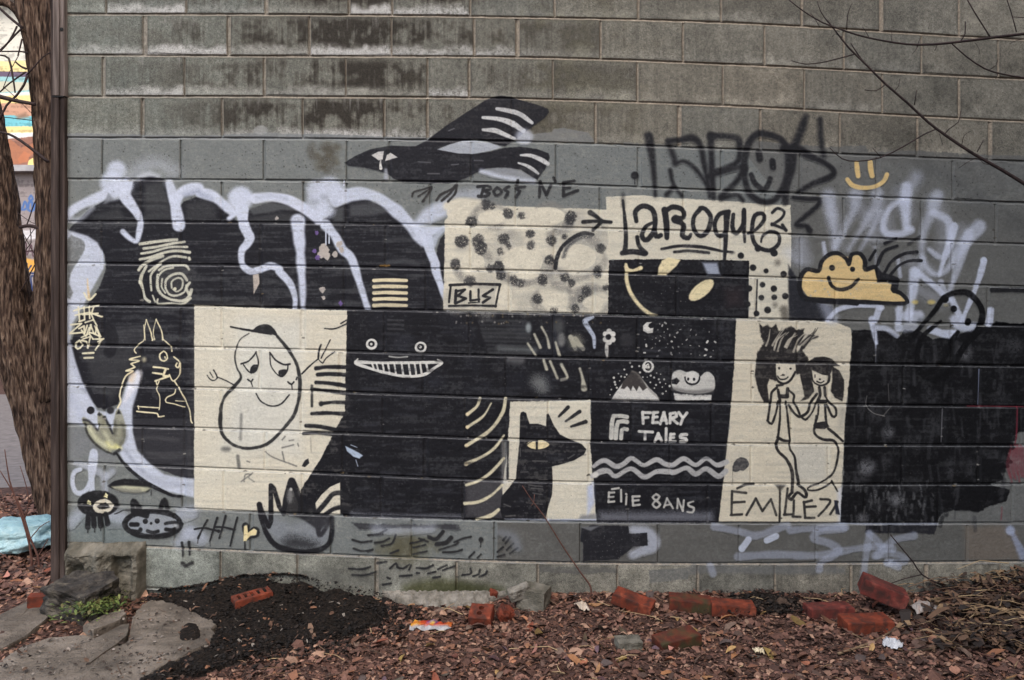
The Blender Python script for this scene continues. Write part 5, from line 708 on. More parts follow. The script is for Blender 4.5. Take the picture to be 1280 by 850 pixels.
# ---------------------------------------------------------------- wall: blocks, mortar, skins of paint
MURAL = to_image('mural_paint', IMG, PAINT)
mw = Mat('painted_block', .75, .16)
tx = mw.n('ShaderNodeTexImage', extension='EXTEND'); tx.image = MURAL; tx.interpolation = 'Linear'
uvn = mw.n('ShaderNodeUVMap', uv_map='wall'); mw.l(uvn.outputs[0], tx.inputs[0])
fine = mw.noise(420, 3, mw.pos); mid = mw.noise(60, 5, mw.pos); por = mw.n('ShaderNodeTexVoronoi', feature='F1'); por.inputs['Scale'].default_value = 260; mw.l(mw.pos, por.inputs['Vector'])
cov = tx.outputs['Alpha']; bare = mw.math('SUBTRACT', 1.0, cov)
g = mw.math('ADD', .5, mw.math('MULTIPLY', mw.math('SUBTRACT', fine, .5), mw.math('ADD', .4, mw.math('MULTIPLY', bare, .8))))
gc = mw.n('ShaderNodeCombineColor'); [mw.l(mw.math('MULTIPLY', g, 2.0), gc.inputs[i]) for i in range(3)]
PITC = mw.ramp(mw.math('ADD', por.outputs['Distance'], mw.math('MULTIPLY', mid, .35)), [(.2, .62), (.34, 1)])  # colour darkened inside the pits, standing in for their shade
mw.color(mw.mix(mw.mix(tx.outputs['Color'], gc.outputs[0], 1.0, 'MULTIPLY'), PITC, .8, 'MULTIPLY'))
mw.l(mw.math('SUBTRACT', .82, mw.math('MULTIPLY', cov, .26)), mw.b.inputs['Roughness'])
pit = mw.ramp(mw.math('ADD', por.outputs['Distance'], mw.math('MULTIPLY', mid, .35)), [(.22, 0), (.42, 1)])
h = mw.math('ADD', mw.math('MULTIPLY', pit, .8), mw.math('ADD', mw.math('MULTIPLY', fine, .5), mw.math('MULTIPLY', mid, 1.1)))
mw.bump(h, .8, .0034)
WM = mw.m
def with_uv(me, uv):
    l = me.uv_layers.new(name='wall'); idx = np.empty(len(me.loops), np.int32); me.loops.foreach_get('vertex_index', idx)
    U = np.asarray(uv, np.float32)[idx].copy(); U[:, 0] = (U[:, 0]-U0)*S/CW; U[:, 1] = 1-(U[:, 1]-V0)*S/CH
    l.data.foreach_set('uv', U.ravel()); return me
wall = empty('block_wall', (WX(640), 0.1, 0), 'grey concrete block wall covered in black and cream graffiti', 'wall', None, 'thing')
DEPTH = .19
brng = np.random.default_rng(9)
def block_geo(r, k):
    px = PX[r]; a, b = px[k]+GAPV[r][k], px[k+1]-GAPV[r][k+1]
    xs = [a, a*.5+b*.5, b]; ring = [(u, bed(r, u)+GAPH) for u in xs]+[(b, (bed(r, b)+bed(r+1, b))/2)]+[(u, bed(r+1, u)-GAPH) for u in xs[::-1]]+[(a, (bed(r, a)+bed(r+1, a))/2)]
    c = np.mean(ring, 0); ring = np.array(ring)
    ring = ring+brng.normal(0, .12, ring.shape); corner = [0, 2, 4, 6]
    inn = []
    for i, p in enumerate(ring):
        q = p-c; s = BEV*(1+abs(brng.normal(0, .25)))
        if i in corner and brng.random() < .12: s *= brng.uniform(1.5, 2.6)
        inn.append((c[0]+q[0]-np.sign(q[0])*s*(abs(q[0]) > 3), c[1]+q[1]-np.sign(q[1])*s*(abs(q[1]) > 3)))
    y = -PROUD[r][k]; V = []; UV = []
    for (u, v), yy in [(p, y) for p in inn]+[(p, YB) for p in ring]+[(p, DEPTH) for p in ring]:
        V.append((WX(u), yy, WZ(v))); UV.append((u, v))
    n = 8; F = [tuple(range(n))[::-1]]
    for o in (0, n):
        F += [(o+i, o+(i+1) % n, o+n+(i+1) % n, o+n+i) for i in range(n)]
    F.append(tuple(range(2*n, 3*n)))
    F = [f[::-1] for f in F]
    return V, UV, F
xV, xUV, xF = [], [], []
for r in range(NR):
    for k in range(len(PX[r])-1):
        V, UV, F = block_geo(r, k)
        if r >= 3 and PX[r][k] < 1283:
            c = Vector(np.mean(V, 0)); me = with_uv(mesh('block', [Vector(v)-c for v in V], F), UV)
            o = link('block', me, WM, wall, c-wall.location)
        else: xF += [tuple(i+len(xV) for i in f) for f in F]; xV += V; xUV += UV
o = link('outer_blocks', with_uv(mesh('outer_blocks', xV, xF), xUV), WM, wall); o['kind'] = 'stuff'
# mortar: a core, a sloped strip along each bed and a flat strip up each head joint
V, UV, F = [], [], []
def quadstrip(P):                              # P: list of ((u,v,y),(u,v,y))
    n = len(V)
    for a, b in P:
        for p in (a, b): V.append((WX(p[0]), p[2], WZ(p[1]))); UV.append((p[0], p[1]))
    F.extend([(n+2*i, n+2*i+1, n+2*i+3, n+2*i+2) for i in range(len(P)-1)])
ur = np.linspace(UL, UR, 150)
for i in range(NR+1):
    w = brng.normal(0, .18, len(ur)); d = brng.normal(0, .0012, len(ur))
    quadstrip([((u, bed(i, u)-GAPH-.3, YTOP+.001+dd), (u, bed(i, u)+GAPH+.3+abs(ww), YBOT+dd*.6)) for u, ww, dd in zip(ur, w, d)])
for r in range(NR):
    for k in range(1, len(PX[r])-1):
        x = PX[r][k]; g = GAPV[r][k]+.3; t, b = bed(r, x)+GAPH, bed(r+1, x)-GAPH; d = brng.normal(0, .0011, 6)
        quadstrip([((x-g, t+(b-t)*q/5, YPERP+.006+d[q]), (x+g, t+(b-t)*q/5, YPERP-.003+d[q]*.6)) for q in range(6)])
zt, zb = WZ(V0+30), WZ(770); n = len(V)
for x in (WX(UL+1.5), WX(UR-2)):
    for y in (.0125, DEPTH-.01):
        for z in (zb, zt): V.append((x, y, z)); UV.append((640+x/MPP, HOR-(z-EYE)/MPP))
F += [tuple(n+i for i in f) for f in ((0, 4, 5, 1), (2, 3, 7, 6), (0, 1, 3, 2), (4, 6, 7, 5), (1, 5, 7, 3))]
link('mortar', with_uv(mesh('mortar', V, F), UV), WM, wall)

# each painted figure is a thin skin that follows blocks and joints
def coats():
    gu = np.arange(84, 1296, 1.0); rows = []
    offs = [0, .6, GAPH, GAPH+BEV]+list(np.arange(3.2, 48.6, 1.0))+[None, None]
    made = {}
    for key, name, label, parent, layer in FIGS:
        M = MASKS.pop(key); ys, xs = np.where(M > 90)
        if len(ys) < 6: continue
        u0, u1 = U0+xs.min()/S-2, U0+xs.max()/S+2; v0, v1 = V0+ys.min()/S-2, V0+ys.max()/S+2
        ug = gu[(gu >= u0) & (gu <= u1)]
        if len(ug) < 3: continue
        lines = []
        for r in range(NR):
            B0, B1 = bed(r, ug), bed(r+1, ug)
            if B1.max() < v0 or B0.min() > v1: continue
            H = B1-B0
            for q in [0, .6, GAPH, GAPH+BEV]: lines.append(B0+q)
            n = 45
            for i in range(1, n): lines.append(B0+GAPH+BEV+(H-2*(GAPH+BEV))*i/n)
            lines.append(B1-GAPH-BEV); lines.append(B1-GAPH); lines.append(B1-.6)
        if not lines: continue
        VV = np.array(lines); UU = np.broadcast_to(ug[None], VV.shape)
        xi = np.clip((UU-U0)*S, 1, CW-2).astype(int); yi = np.clip((VV-V0)*S, 1, CH-2).astype(int)
        f = np.zeros(VV.shape, np.float32)
        for dy in (-1, 0, 1):
            for dx in (-1, 0, 1): f += M[yi+dy, xi+dx]*(.2 if dx == dy == 0 else .1)
        f /= 255; T = .3
        ins = f > T; ins[0] = ins[-1] = False; ins[:, 0] = ins[:, -1] = False
        f = np.where(ins, f, np.minimum(f, T-.02))
        Y = relief(UU.ravel(), VV.ravel()).reshape(VV.shape)-.0006-.0006*layer-.000018*len(made)
        c4 = np.stack([ins[:-1, :-1], ins[:-1, 1:], ins[1:, 1:], ins[1:, :-1]]).sum(0)
        P = np.stack([UU, VV, Y], -1); hh, ww = VV.shape
        full = np.argwhere(c4 == 4); part = np.argwhere((c4 > 0) & (c4 < 4))
        idx = -np.ones(hh*ww, np.int64); verts = []; faces = []
        if len(full):
            a = full[:, 0]*ww+full[:, 1]; q = np.stack([a, a+ww, a+ww+1, a+1], 1)
            un, inv = np.unique(q, return_inverse=True); idx[un] = np.arange(len(un)); verts = list(P.reshape(-1, 3)[un]); faces = [tuple(t) for t in inv.reshape(-1, 4).tolist()]
        ed = {}
        def vid(k):
            if idx[k] < 0: idx[k] = len(verts); verts.append(P.reshape(-1, 3)[k])
            return int(idx[k])
        ff = f.ravel(); PP = P.reshape(-1, 3)
        for i, j in part:
            k4 = [i*ww+j, (i+1)*ww+j, (i+1)*ww+j+1, i*ww+j+1]; poly = []
            for e in range(4):
                a, b = k4[e], k4[(e+1) % 4]; ia, ib = ff[a] > T, ff[b] > T
                if ia: poly.append(vid(a))
                if ia != ib:
                    kk = (min(a, b), max(a, b))
                    if kk not in ed:
                        t = (T-ff[a])/(ff[b]-ff[a]); ed[kk] = len(verts); verts.append(PP[a]*(1-t)+PP[b]*t)
                    poly.append(ed[kk])
            if len(poly) > 2: faces.append(tuple(poly))
        A = np.array(verts); W = A.copy(); W[:, 0] = (A[:, 0]-640)*MPP; W[:, 1] = A[:, 2]; W[:, 2] = EYE-(A[:, 1]-HOR)*MPP
        me = bpy.data.meshes.new(name); me.vertices.add(len(W)); me.vertices.foreach_set('co', W.astype(np.float32).ravel())
        ln = np.array([len(q) for q in faces], np.int32); st = np.concatenate([[0], np.cumsum(ln)[:-1]]).astype(np.int32); li = np.fromiter((i for q in faces for i in q), np.int32, int(ln.sum()))
        me.loops.add(len(li)); me.loops.foreach_set('vertex_index', li); me.polygons.add(len(ln)); me.polygons.foreach_set('loop_start', st); me.polygons.foreach_set('loop_total', ln)
        me.update(calc_edges=True); me.validate(); with_uv(me, A[:, :2])
        par = made.get(parent, wall) if parent else wall
        o = link(name, me, WM); o.parent = par
        if par is wall: o.matrix_parent_inverse = Matrix.Translation(-wall.location)
        o['label'] = label; made[key] = o
coats()
# ---------------------------------------------------------------- materials for the rest
def noisy(name, stops, scale=6, rough=.85, bumps=((60, .5, .004),), stretch=None, spec=.25, detail=6, pos=False, dist=0):
    m = Mat(name, rough, spec); v = m.pos if pos else m.obj
    m.color(m.ramp(m.noise(scale, detail, v, stretch, dist), [(p, lin(c)) for p, c in stops])); pr = None
    for s, st, d in bumps: pr = m.bump(m.noise(s, 5, v, stretch), st, d, pr)
    return m.m
def tinted(name, rough=.8, spec=.25, var=.35, scale=60, bump=.4, bs=140):
    m = Mat(name, rough, spec); a = m.attr('tint'); f = m.noise(scale, 4, m.pos)
    m.color(m.mix(a, m.mix(a, (0.02, .015, .012), .55), m.ramp(f, [(.42, 0), (.7, var*1.6)]))); m.bump(m.noise(bs, 4, m.pos), bump, .002); return m.m
M_SOILBASE = noisy('mulch_ground', [(.25, (40, 29, 25)), (.45, (68, 49, 42)), (.6, (92, 67, 57)), (.8, (116, 88, 76))], 38, .95, ((30, .8, .02), (140, .8, .008)), pos=True)
M_SOIL = noisy('black_soil', [(.3, (16, 13, 11)), (.55, (31, 26, 22)), (.8, (54, 44, 38))], 60, .95, ((45, .9, .02), (170, .8, .006)), pos=True, spec=.15)
M_ASPH = noisy('asphalt', [(.3, (98, 92, 89)), (.6, (116, 109, 105)), (.8, (130, 123, 118))], 14, .9, ((120, .5, .004),), pos=True)
M_SLAB = noisy('old_concrete', [(.22, (62, 56, 50)), (.42, (94, 86, 77)), (.6, (114, 105, 95)), (.85, (134, 125, 114))], 7, .92, ((11, .9, .03), (42, .8, .012), (150, .9, .005)), pos=True)
M_FOOT = noisy('mossy_concrete', [(.25, (56, 55, 46)), (.45, (92, 88, 78)), (.65, (120, 115, 104)), (.85, (142, 137, 126))], 13, .93, ((30, .9, .014), (150, .8, .005)), pos=True)
M_STONE = noisy('dark_stone', [(.3, (30, 29, 28)), (.5, (58, 54, 50)), (.72, (96, 90, 80))], 16, .9, ((24, 1, .02), (90, .9, .008)))
M_ROUGHCAST = noisy('rough_footing', [(.3, (94, 89, 80)), (.6, (134, 128, 118)), (.85, (160, 154, 143))], 30, .95, ((40, 1, .02), (140, .8, .006)), pos=True)
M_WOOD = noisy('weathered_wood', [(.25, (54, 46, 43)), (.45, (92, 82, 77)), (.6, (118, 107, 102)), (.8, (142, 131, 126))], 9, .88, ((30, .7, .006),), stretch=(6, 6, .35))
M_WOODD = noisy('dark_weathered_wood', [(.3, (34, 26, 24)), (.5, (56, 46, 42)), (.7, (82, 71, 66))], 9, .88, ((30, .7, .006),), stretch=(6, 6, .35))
mb = Mat('bark', .95, .15); fb = mb.noise(64, 8, mb.pos, (1, 1, .16), .35)
mb.color(mb.ramp(fb, [(.33, lin((34, 26, 22))), (.47, lin((72, 57, 48))), (.58, lin((102, 84, 71))), (.75, lin((140, 120, 104)))])); mb.bump(mb.noise(64, 8, mb.pos, (1, 1, .16), .35), 1, .03, mb.bump(mb.noise(120, 4, mb.pos, (1, 1, .4)), .7, .006)); M_BARK = mb.m
M_TWIG = noisy('twig_bark', [(.3, (34, 27, 28)), (.6, (58, 46, 44)), (.85, (84, 68, 62))], 40, .85, ((90, .5, .003),), pos=True)
M_RTWIG = noisy('reddish_twig_bark', [(.3, (84, 52, 44)), (.6, (92, 64, 55)), (.85, (114, 86, 75))], 40, .8, ((90, .4, .002),), pos=True)
def brick_mat(name, a, b, moss):
    m = Mat(name, .85, .25); c = m.ramp(m.noise(16, 6), [(.3, lin(tuple(k*.5 for k in a))), (.55, lin(tuple(k*.74 for k in a))), (.75, lin(tuple(k*.84 for k in b)))])
    dirt = m.ramp(m.noise(26, 7, None, None, .6), [(.42, 0), (.66, .75)]); c = m.mix(c, lin((48, 38, 34)), dirt)
    if moss: c = m.mix(c, lin((60, 58, 36)), m.ramp(m.noise(14, 5), [(.48-.1*moss, 0), (.66-.1*moss, .85)]))
    m.color(c); m.bump(m.noise(120, 5), .55, .003); return m.m
M_BR = [brick_mat('fired_brick', (166, 76, 50), (184, 100, 72), 0), brick_mat('mossy_brick', (142, 66, 46), (162, 88, 66), .45), brick_mat('pale_red_brick', (150, 70, 60), (176, 98, 84), 0)]
M_LEAF = tinted('dry_leaf'); M_TINT = tinted('tinted_matter', bump=.3); M_PAPER = tinted('litter_film', .35, .5, .12, 30, .3, 60)
M_TARP = noisy('turquoise_plastic', [(.3, (116, 148, 152)), (.6, (150, 180, 184)), (.85, (182, 202, 205))], 8, .4, ((9, .8, .05), (30, .5, .015)), spec=.5)
M_BIN = noisy('green_bin_plastic', [(.3, (22, 62, 44)), (.7, (34, 84, 60))], 4, .5, ((60, .1, .002),), spec=.4)
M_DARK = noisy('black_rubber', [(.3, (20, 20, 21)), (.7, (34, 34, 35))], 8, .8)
M_GREEN = tinted('weed_leaf', .6, .3, .25, 50, .2)

# ---------------------------------------------------------------- ground
def sms(a, b, x): t = min(1, max(0, (x-a)/(b-a))); return t*t*(3-2*t)
def gz(x, y):
    near = (1-sms(3, 5, abs(x)))*(1-sms(1.5, 3.5, abs(y)))
    z = .02*near+near*(.016*mnoise.noise(Vector((x*1.7, y*2.1, 3)))+.009*mnoise.noise(Vector((x*6, y*6, 1)))+.005*mnoise.noise(Vector((x*19, y*19, 5))))
    z += .085*math.exp(-((x-2.5)/.33)**2-((y+.06)/.28)**2)+.02*math.exp(-((x-1.0)/.9)**2-((y+.02)/.12)**2)-.05*math.exp(-((x+.36)/.26)**2-(y/.13)**2)
    if y < -.05: z += .03*sms(-.4, -1.2, y)*near
    return z
def axis(lo, hi, a, b, st): return list(np.linspace(lo, a, 12)[:-1]**1)+list(np.arange(a, b, st))+list(np.linspace(b, hi, 12))
gx = list(np.linspace(-120, -20, 8)[:-1])+list(np.arange(-20, -3.6, .4))+list(np.arange(-3.6, 3.6, .045))+list(np.linspace(3.6, 120, 12)); gy = list(np.linspace(-40, -2.2, 12)[:-1])+list(np.arange(-2.2, 1.2, .04))+list(np.arange(1.2, 5, .15))+list(np.linspace(5, 180, 14))
V = [(x, y, gz(x, y)) for y in gy for x in gx]; nx = len(gx)
F = [(j*nx+i, j*nx+i+1, (j+1)*nx+i+1, (j+1)*nx+i) for j in range(len(gy)-1) for i in range(nx-1)]
o = link('ground', mesh('ground', V, F, True), M_SOILBASE); o['kind'] = 'structure'
rl = [(-40, 2.3), (-7, 2.2), (-5, 2.25), (-4, 2.35), (-3, 2.5), (0, 2.5), (30, 2.4)]
V = []; F = []
for i, x in enumerate(np.arange(-40, 30, .4)):
    y = np.interp(x, [p[0] for p in rl], [p[1] for p in rl])
    w = .08*mnoise.noise(Vector((x*3, 0, 0))); ys_ = [y+w, y+.2+w, y+.5, y+.9, y+1.3, 4.5, 6, 8.6+w]; V += [(x, q, gz(x, q)+(.014 if k else -.004)) for k, q in enumerate(ys_)]
    if i: F += [(8*i-8+k, 8*i+k, 8*i+k+1, 8*i-7+k) for k in range(7)]
o = link('road', mesh('road', V, F), M_ASPH); o['kind'] = 'structure'
# soil heap against the wall
G = lambda *p: [tuple(on_ground(a, b, .06).xy) for a, b in p]
SLAB_P = np.array(G((-80, 880), (28, 803), (104, 791), (178, 752), (204, 746), (271, 779), (262, 803), (182, 846), (120, 920), (-120, 990)))
def inside(P, x, y): return sdf(P, np.array([[x]]), np.array([[y]]))[0, 0] < 0
out = [on_ground(*p, .03).xy for p in ((176, 752), (200, 742), (300, 738), (470, 748), (500, 758), (492, 778), (450, 792), (400, 806), (345, 818), (300, 834), (240, 856), (200, 876), (150, 905), (110, 930), (140, 860), (200, 800))]
def sheet(name, out, mat, rise, x0, x1, y0, y1, st, edge=.09, low=-.03, amp=.012):
    out = np.array([tuple(p) for p in out]); xs = np.arange(x0, x1, st); ys = np.arange(y0, y1, st)
    X, Y = np.meshgrid(xs, ys); d = sdf(out, X, Y); V = []
    for j in range(len(ys)):
        for i in range(len(xs)):
            x, y = xs[i], ys[j]; t = sms(edge*.7, -edge, d[j, i]+.05*mnoise.noise(Vector((x*9, y*9, 7))))
            V.append((x, y, gz(x, y)+low+(rise(x, y)-low)*t+t*amp*(1.4*mnoise.noise(Vector((x*11, y*11, 0)))+1.0*mnoise.noise(Vector((x*34, y*34, 2)))+.7*abs(mnoise.noise(Vector((x*80, y*80, 4)))))))
    nx = len(xs); F = [(j*nx+i, j*nx+i+1, (j+1)*nx+i+1, (j+1)*nx+i) for j in range(len(ys)-1) for i in range(nx-1) if min(d[j, i], d[j+1, i+1]) < edge+.03]
    o = link(name, mesh(name, V, F, True), mat); o['kind'] = 'stuff'; return o
def heap(x, y):
    if inside(SLAB_P, x, y): return -.03
    return .022+.085*math.exp(-((x+1.25)/.34)**2-(y/.26)**2)+.03*math.exp(-((x+.8)/.3)**2-((y)/.2)**2)
sheet('dark_dirt', out, M_SOIL, heap, -2.0, -.5, -1.5, .01, .014)
sheet('dark_dirt', [on_ground(*p, .03).xy for p in ((905, 752), (940, 745), (1000, 752), (1015, 762), (960, 768), (915, 764))], M_SOIL, lambda x, y: .03, 1.0, 1.55, -.3, .01, .016, .05)

# ---------------------------------------------------------------- broken slab, footing, stones
def plate(P, z0, z1, tilt=(0, 0), seed=0, n=3):
    """a slab piece with an uneven broken rim: outline P in x, y"""
    P = np.array(P); c = P.mean(0); R = []
    for a, b in zip(P, np.roll(P, -1, 0)):
        for k in range(n):
            q = a+(b-a)*k/n; d = (b-a); nn = np.array([d[1], -d[0]])/(np.linalg.norm(d)+1e-9); R.append(q+nn*.012*mnoise.noise(Vector((q[0]*25, q[1]*25, seed))))
    R = np.array(R); m = len(R); V = []; F = []
    zz = lambda p: z1+tilt[0]*(p[0]-c[0])+tilt[1]*(p[1]-c[1])
    for s, dz in ((.5, 0), (.985, 0), (1, -.008), (1.005, z0-z1)):
        for p in R:
            q = c+(p-c)*s; V.append((q[0], q[1], zz(q)+dz+(.006*mnoise.noise(Vector((q[0]*8, q[1]*8, seed))) if dz > -.02 else 0)))
    V.append((c[0], c[1], zz(c)))
    for r in range(3): F += [(r*m+i, (r+1)*m+i, (r+1)*m+(i+1) % m, r*m+(i+1) % m) for i in range(m)]
    F += [(4*m, i, (i+1) % m) for i in range(m)]
    bm = bmesh.new(); vs = [bm.verts.new(v) for v in V]; [bm.faces.new([vs[i] for i in f]) for f in F]; bmesh.ops.recalc_face_normals(bm, faces=bm.faces); me = bpy.data.meshes.new('slab_piece'); bm.to_mesh(me); bm.free(); return me
slab = empty('concrete_slab', on_ground(150, 810, .0), 'cracked flat concrete slab lying in the black soil by the wall corner', 'slab')
link('slab_piece', plate(G((-80, 880), (-20, 832), (28, 803), (62, 793), (103, 791), (111, 801), (106, 816), (107, 833), (120, 829), (163, 796), (166, 780), (168, 764), (178, 752), (190, 746), (204, 746), (222, 752), (240, 760), (257, 764), (266, 773), (271, 779), (264, 786), (269, 791), (262, 803), (240, 812), (220, 825), (200, 832), (182, 846), (160, 872), (120, 920), (20, 990), (-120, 990)), -.02, .052, (.012, -.004), 1), M_SLAB, slab)
link('slab_piece', plate(G((104, 783), (128, 771), (154, 763), (157, 769), (150, 776), (118, 788)), -.02, .066, (0, .02), 2), M_SLAB, slab)
link('slab_piece', plate(G((115, 799), (152, 781), (162, 779), (159, 794), (112, 828), (109, 815)), -.02, .058, (0, 0), 3), M_SLAB, slab)
link('slab_piece', plate(G((-60, 798), (0, 764), (44, 744), (60, 728), (70, 726), (68, 742), (60, 768), (34, 790), (0, 807), (-50, 840)), -.03, .045, (0, 0), 4), M_SLAB, slab)
sheet('dark_dirt', [on_ground(*p, .06).xy for p in ((216, 790), (224, 776), (240, 770), (252, 778), (256, 794), (244, 804), (226, 803))], M_SOIL, lambda x, y: .037, -1.75, -1.2, -.6, -.2, .012, .05, .0, .004)
# broken corner block at the wall's foot
def foot_depth(u, v):
    n = mnoise.noise(Vector((u*.05, v*.05, 0)))*.016+mnoise.noise(Vector((u*.16, v*.16, 3)))*.010+mnoise.noise(Vector((u*.5, v*.5, 8)))*.004
    t = sms(676, 690, v+4*mnoise.noise(Vector((u*.12, 0, 2)))); d = .012+.055*t
    rib = math.exp(-((u-(136-(v-690)*.18))/8)**2); lip = math.exp(-((v-686)/5)**2)
    d -= .034*sms(147, 152, u)*(1-sms(168, 174, u))*sms(688, 698, v)*(1-.5*sms(730, 745, v)); d -= .026*sms(92, 97, u)*(1-sms(108, 116, u))*sms(694, 710, v)
    d += .028*rib+.01*lip+.02*sms(728, 746, v)
    return max(.004, d+n)
us_ = np.linspace(87, 183, 66); vs_ = np.linspace(676, 760, 52); V = []
for v in vs_:
    for u in us_:
        e = min(sms(87, 90, u), sms(183, 179, u) if u > 179 else 1); V.append((WX(u), -foot_depth(u, v)*e-.003, WZ(v)))
n = len(us_); F = [(j*n+i, j*n+i+1, (j+1)*n+i+1, (j+1)*n+i)[::-1] for j in range(len(vs_)-1) for i in range(n-1)]
tag(link('broken_block', mesh('broken_block', V, F), M_FOOT), 'crumbling hollow concrete block at the wall corner beside the wooden post', 'concrete block')
V = []; us_ = np.linspace(478, 632, 90)
for u in us_:
    w = sms(478, 510, u)*(1-sms(600, 632, u)); 
    for q in range(9): t = q/8; V.append((WX(u), -.002-.10*w*math.sin(t*1.57)-.016*w*mnoise.noise(Vector((u*.2, t*4, 0)))-.01*w*abs(mnoise.noise(Vector((u*.6, t*9, 4)))), WZ(738+1.5*mnoise.noise(Vector((u*.1, 0, 0))))-.10*(1-math.cos(t*1.57))*1.0+.008*mnoise.noise(Vector((u*.3, t*5, 9)))))
F = [(i*9+q, i*9+q+1, (i+1)*9+q+1, (i+1)*9+q) for i in range(len(us_)-1) for q in range(8)]
tag(link('concrete_footing', mesh('concrete_footing', V, F, True), M_ROUGHCAST), 'rough pale concrete footing bulging from under the wall', 'footing')
def rock(name, c, size, rot, mat, seed, label, cat, rough=.12, sub=3, box=.6, tint=None, group=None):
    bm = bmesh.new(); bmesh.ops.create_cube(bm, size=1); bmesh.ops.subdivide_edges(bm, edges=bm.edges, cuts=2**sub-1, use_grid_fill=True)
    for v in bm.verts:
        p = v.co.copy(); s = p.normalized()*.62; p = p*box+s*(1-box)
        nn = p.normalized(); p += nn*(rough*mnoise.noise(p*2.3+Vector((seed, 0, 0)))+rough*.5*mnoise.noise(p*6+Vector((0, seed, 0)))+rough*.22*mnoise.noise(p*15))
        v.co = Vector((p.x*size[0], p.y*size[1], p.z*size[2]))
    bmesh.ops.rotate(bm, verts=bm.verts, matrix=Matrix.Rotation(rot[2], 3, 'Z') @ Matrix.Rotation(rot[1], 3, 'Y') @ Matrix.Rotation(rot[0], 3, 'X'))
    zm = min(v.co.z for v in bm.verts); [setattr(v.co, 'z', v.co.z-zm) for v in bm.verts]
    me = bpy.data.meshes.new(name); bm.to_mesh(me); bm.free(); o = link(name, me, mat); o.location = c; return tag(o, label, cat, group)
rock('stone', on_ground(78, 790, .0)+Vector((0, .16, -.01)), (.27, .22, .16), (.1, .06, -.3), M_STONE, 3, 'dark weathered stone lump in front of the wooden post', 'stone', .17, 4, .82)
rock('brick_piece', on_ground(42, 772, .0)+Vector((0, .03, 0)), (.075, .06, .095), (0, .05, .3), M_BR[0], 8, 'red brick half wedged behind the dark stone lump', 'brick', .03, 2, .97)
rock('concrete_chunk', on_ground(668, 768, .0)+Vector((0, .05, .0)), (.135, .12, .11), (0, .05, -.35), M_FOOT, 5, 'square grey concrete chunk at the foot of the wall', 'concrete chunk', .05, 3, .95)
rock('concrete_chunk', at_depth(649, 751, 3.84), (.105, .05, .05), (.2, -.3, .2), M_ROUGHCAST, 6, 'small pale concrete piece leaning on the grey chunk', 'concrete chunk', .06, 3, .93)
rock('stone', on_ground(787, 818, .02)+Vector((0, .03, -.01)), (.105, .085, .06), (0, 0, .1), M_FOOT, 12, 'flat grey stone in the leaves below the mossy brick', 'stone', .05, 3, .92)
rock('brick_piece', on_ground(632, 782, .0)+Vector((0, .03, .0)), (.065, .06, .06), (.3, .5, .4), M_BR[0], 15, 'small rounded orange brick lump beside the two-hole brick', 'brick', .14, 3, .6)
rock('brick_piece', on_ground(616, 754, .0)+Vector((0, .03, .01)), (.035, .04, .04), (.3, .2, .4), M_BR[0], 16, 'tiny orange brick shard behind the two-hole brick', 'brick', .12, 2, .7)

# ---------------------------------------------------------------- bricks
def perforated(L, W, H, holes, seed=0, worn=.004):
    bm = bmesh.new(); rr = random.Random(seed); loops = []
    ring = []
    for a, b in (((-L/2, -W/2), (L/2, -W/2)), ((L/2, -W/2), (L/2, W/2)), ((L/2, W/2), (-L/2, W/2)), ((-L/2, W/2), (-L/2, -W/2))):
        for k in range(4): t = k/4; ring.append((a[0]+(b[0]-a[0])*t+rr.uniform(-1, 1)*worn*.4, a[1]+(b[1]-a[1])*t+rr.uniform(-1, 1)*worn*.4))
    loops.append(ring)
    for h in holes: loops.append(h)
    lv = []
    for z in (H, 0):
        es = []; lz = []
        for i, lp in enumerate(loops):
            sh = 1-worn*1.6/L if i == 0 else 1
            vs = [bm.verts.new((p[0]*sh, p[1]*sh, z)) for p in lp]; lz.append(vs)
            es += [bm.edges.new((vs[k], vs[(k+1) % len(vs)])) for k in range(len(vs))]
        bmesh.ops.triangle_fill(bm, use_beauty=True, use_dissolve=False, edges=es, normal=(0, 0, 1 if z else -1)); lv.append(lz)
    for i in range(len(loops)):
        a, b = lv[0][i], lv[1][i]; n = len(a)
        if i == 0:
            m1 = [bm.verts.new((p[0], p[1], H-worn)) for p in loops[0]]; m2 = [bm.verts.new((p[0], p[1], worn)) for p in loops[0]]
            for s, t in ((a, m1), (m1, m2), (m2, b)): [bm.faces.new((s[k], s[(k+1) % n], t[(k+1) % n], t[k])) for k in range(n)]
        else: [bm.faces.new((a[k], a[(k+1) % n], b[(k+1) % n], b[k])) for k in range(n)]
    bmesh.ops.recalc_face_normals(bm, faces=bm.faces); me = bpy.data.meshes.new('brick'); bm.to_mesh(me); bm.free(); return me
def circ(x, y, r): return [(x+r*math.cos(t), y+r*math.sin(t)) for t in np.linspace(0, 2*math.pi, 13)[:-1]]
def slot(x, y, w, h): return [(x-w/2, y-h/2), (x+w/2, y-h/2), (x+w/2, y+h/2), (x-w/2, y+h/2)]
def brick(px, py, size, rot, mat, label, holes=(), seed=0, lift=0.0, sink=.008, zb=None, group='loose red bricks along the foot of the wall'):
    me = perforated(*size, holes, seed); R = Matrix.Rotation(math.radians(rot[2]), 4, 'Z') @ Matrix.Rotation(math.radians(rot[1]), 4, 'Y') @ Matrix.Rotation(math.radians(rot[0]), 4, 'X')
    me.transform(R); zm = min(v.co.z for v in me.vertices); me.transform(Matrix.Translation((0, 0, -zm)))
    o = link('brick', me, mat); p = on_ground(px, py, zb or .02); o.location = (p.x, p.y, zb or gz(p.x, p.y)+lift-sink); return tag(o, label, 'brick', group)
BS = (.2, .09, .057)
slots = [slot(x, 0, .015, .05) for x in (-.06, -.03, 0, .03, .06)]
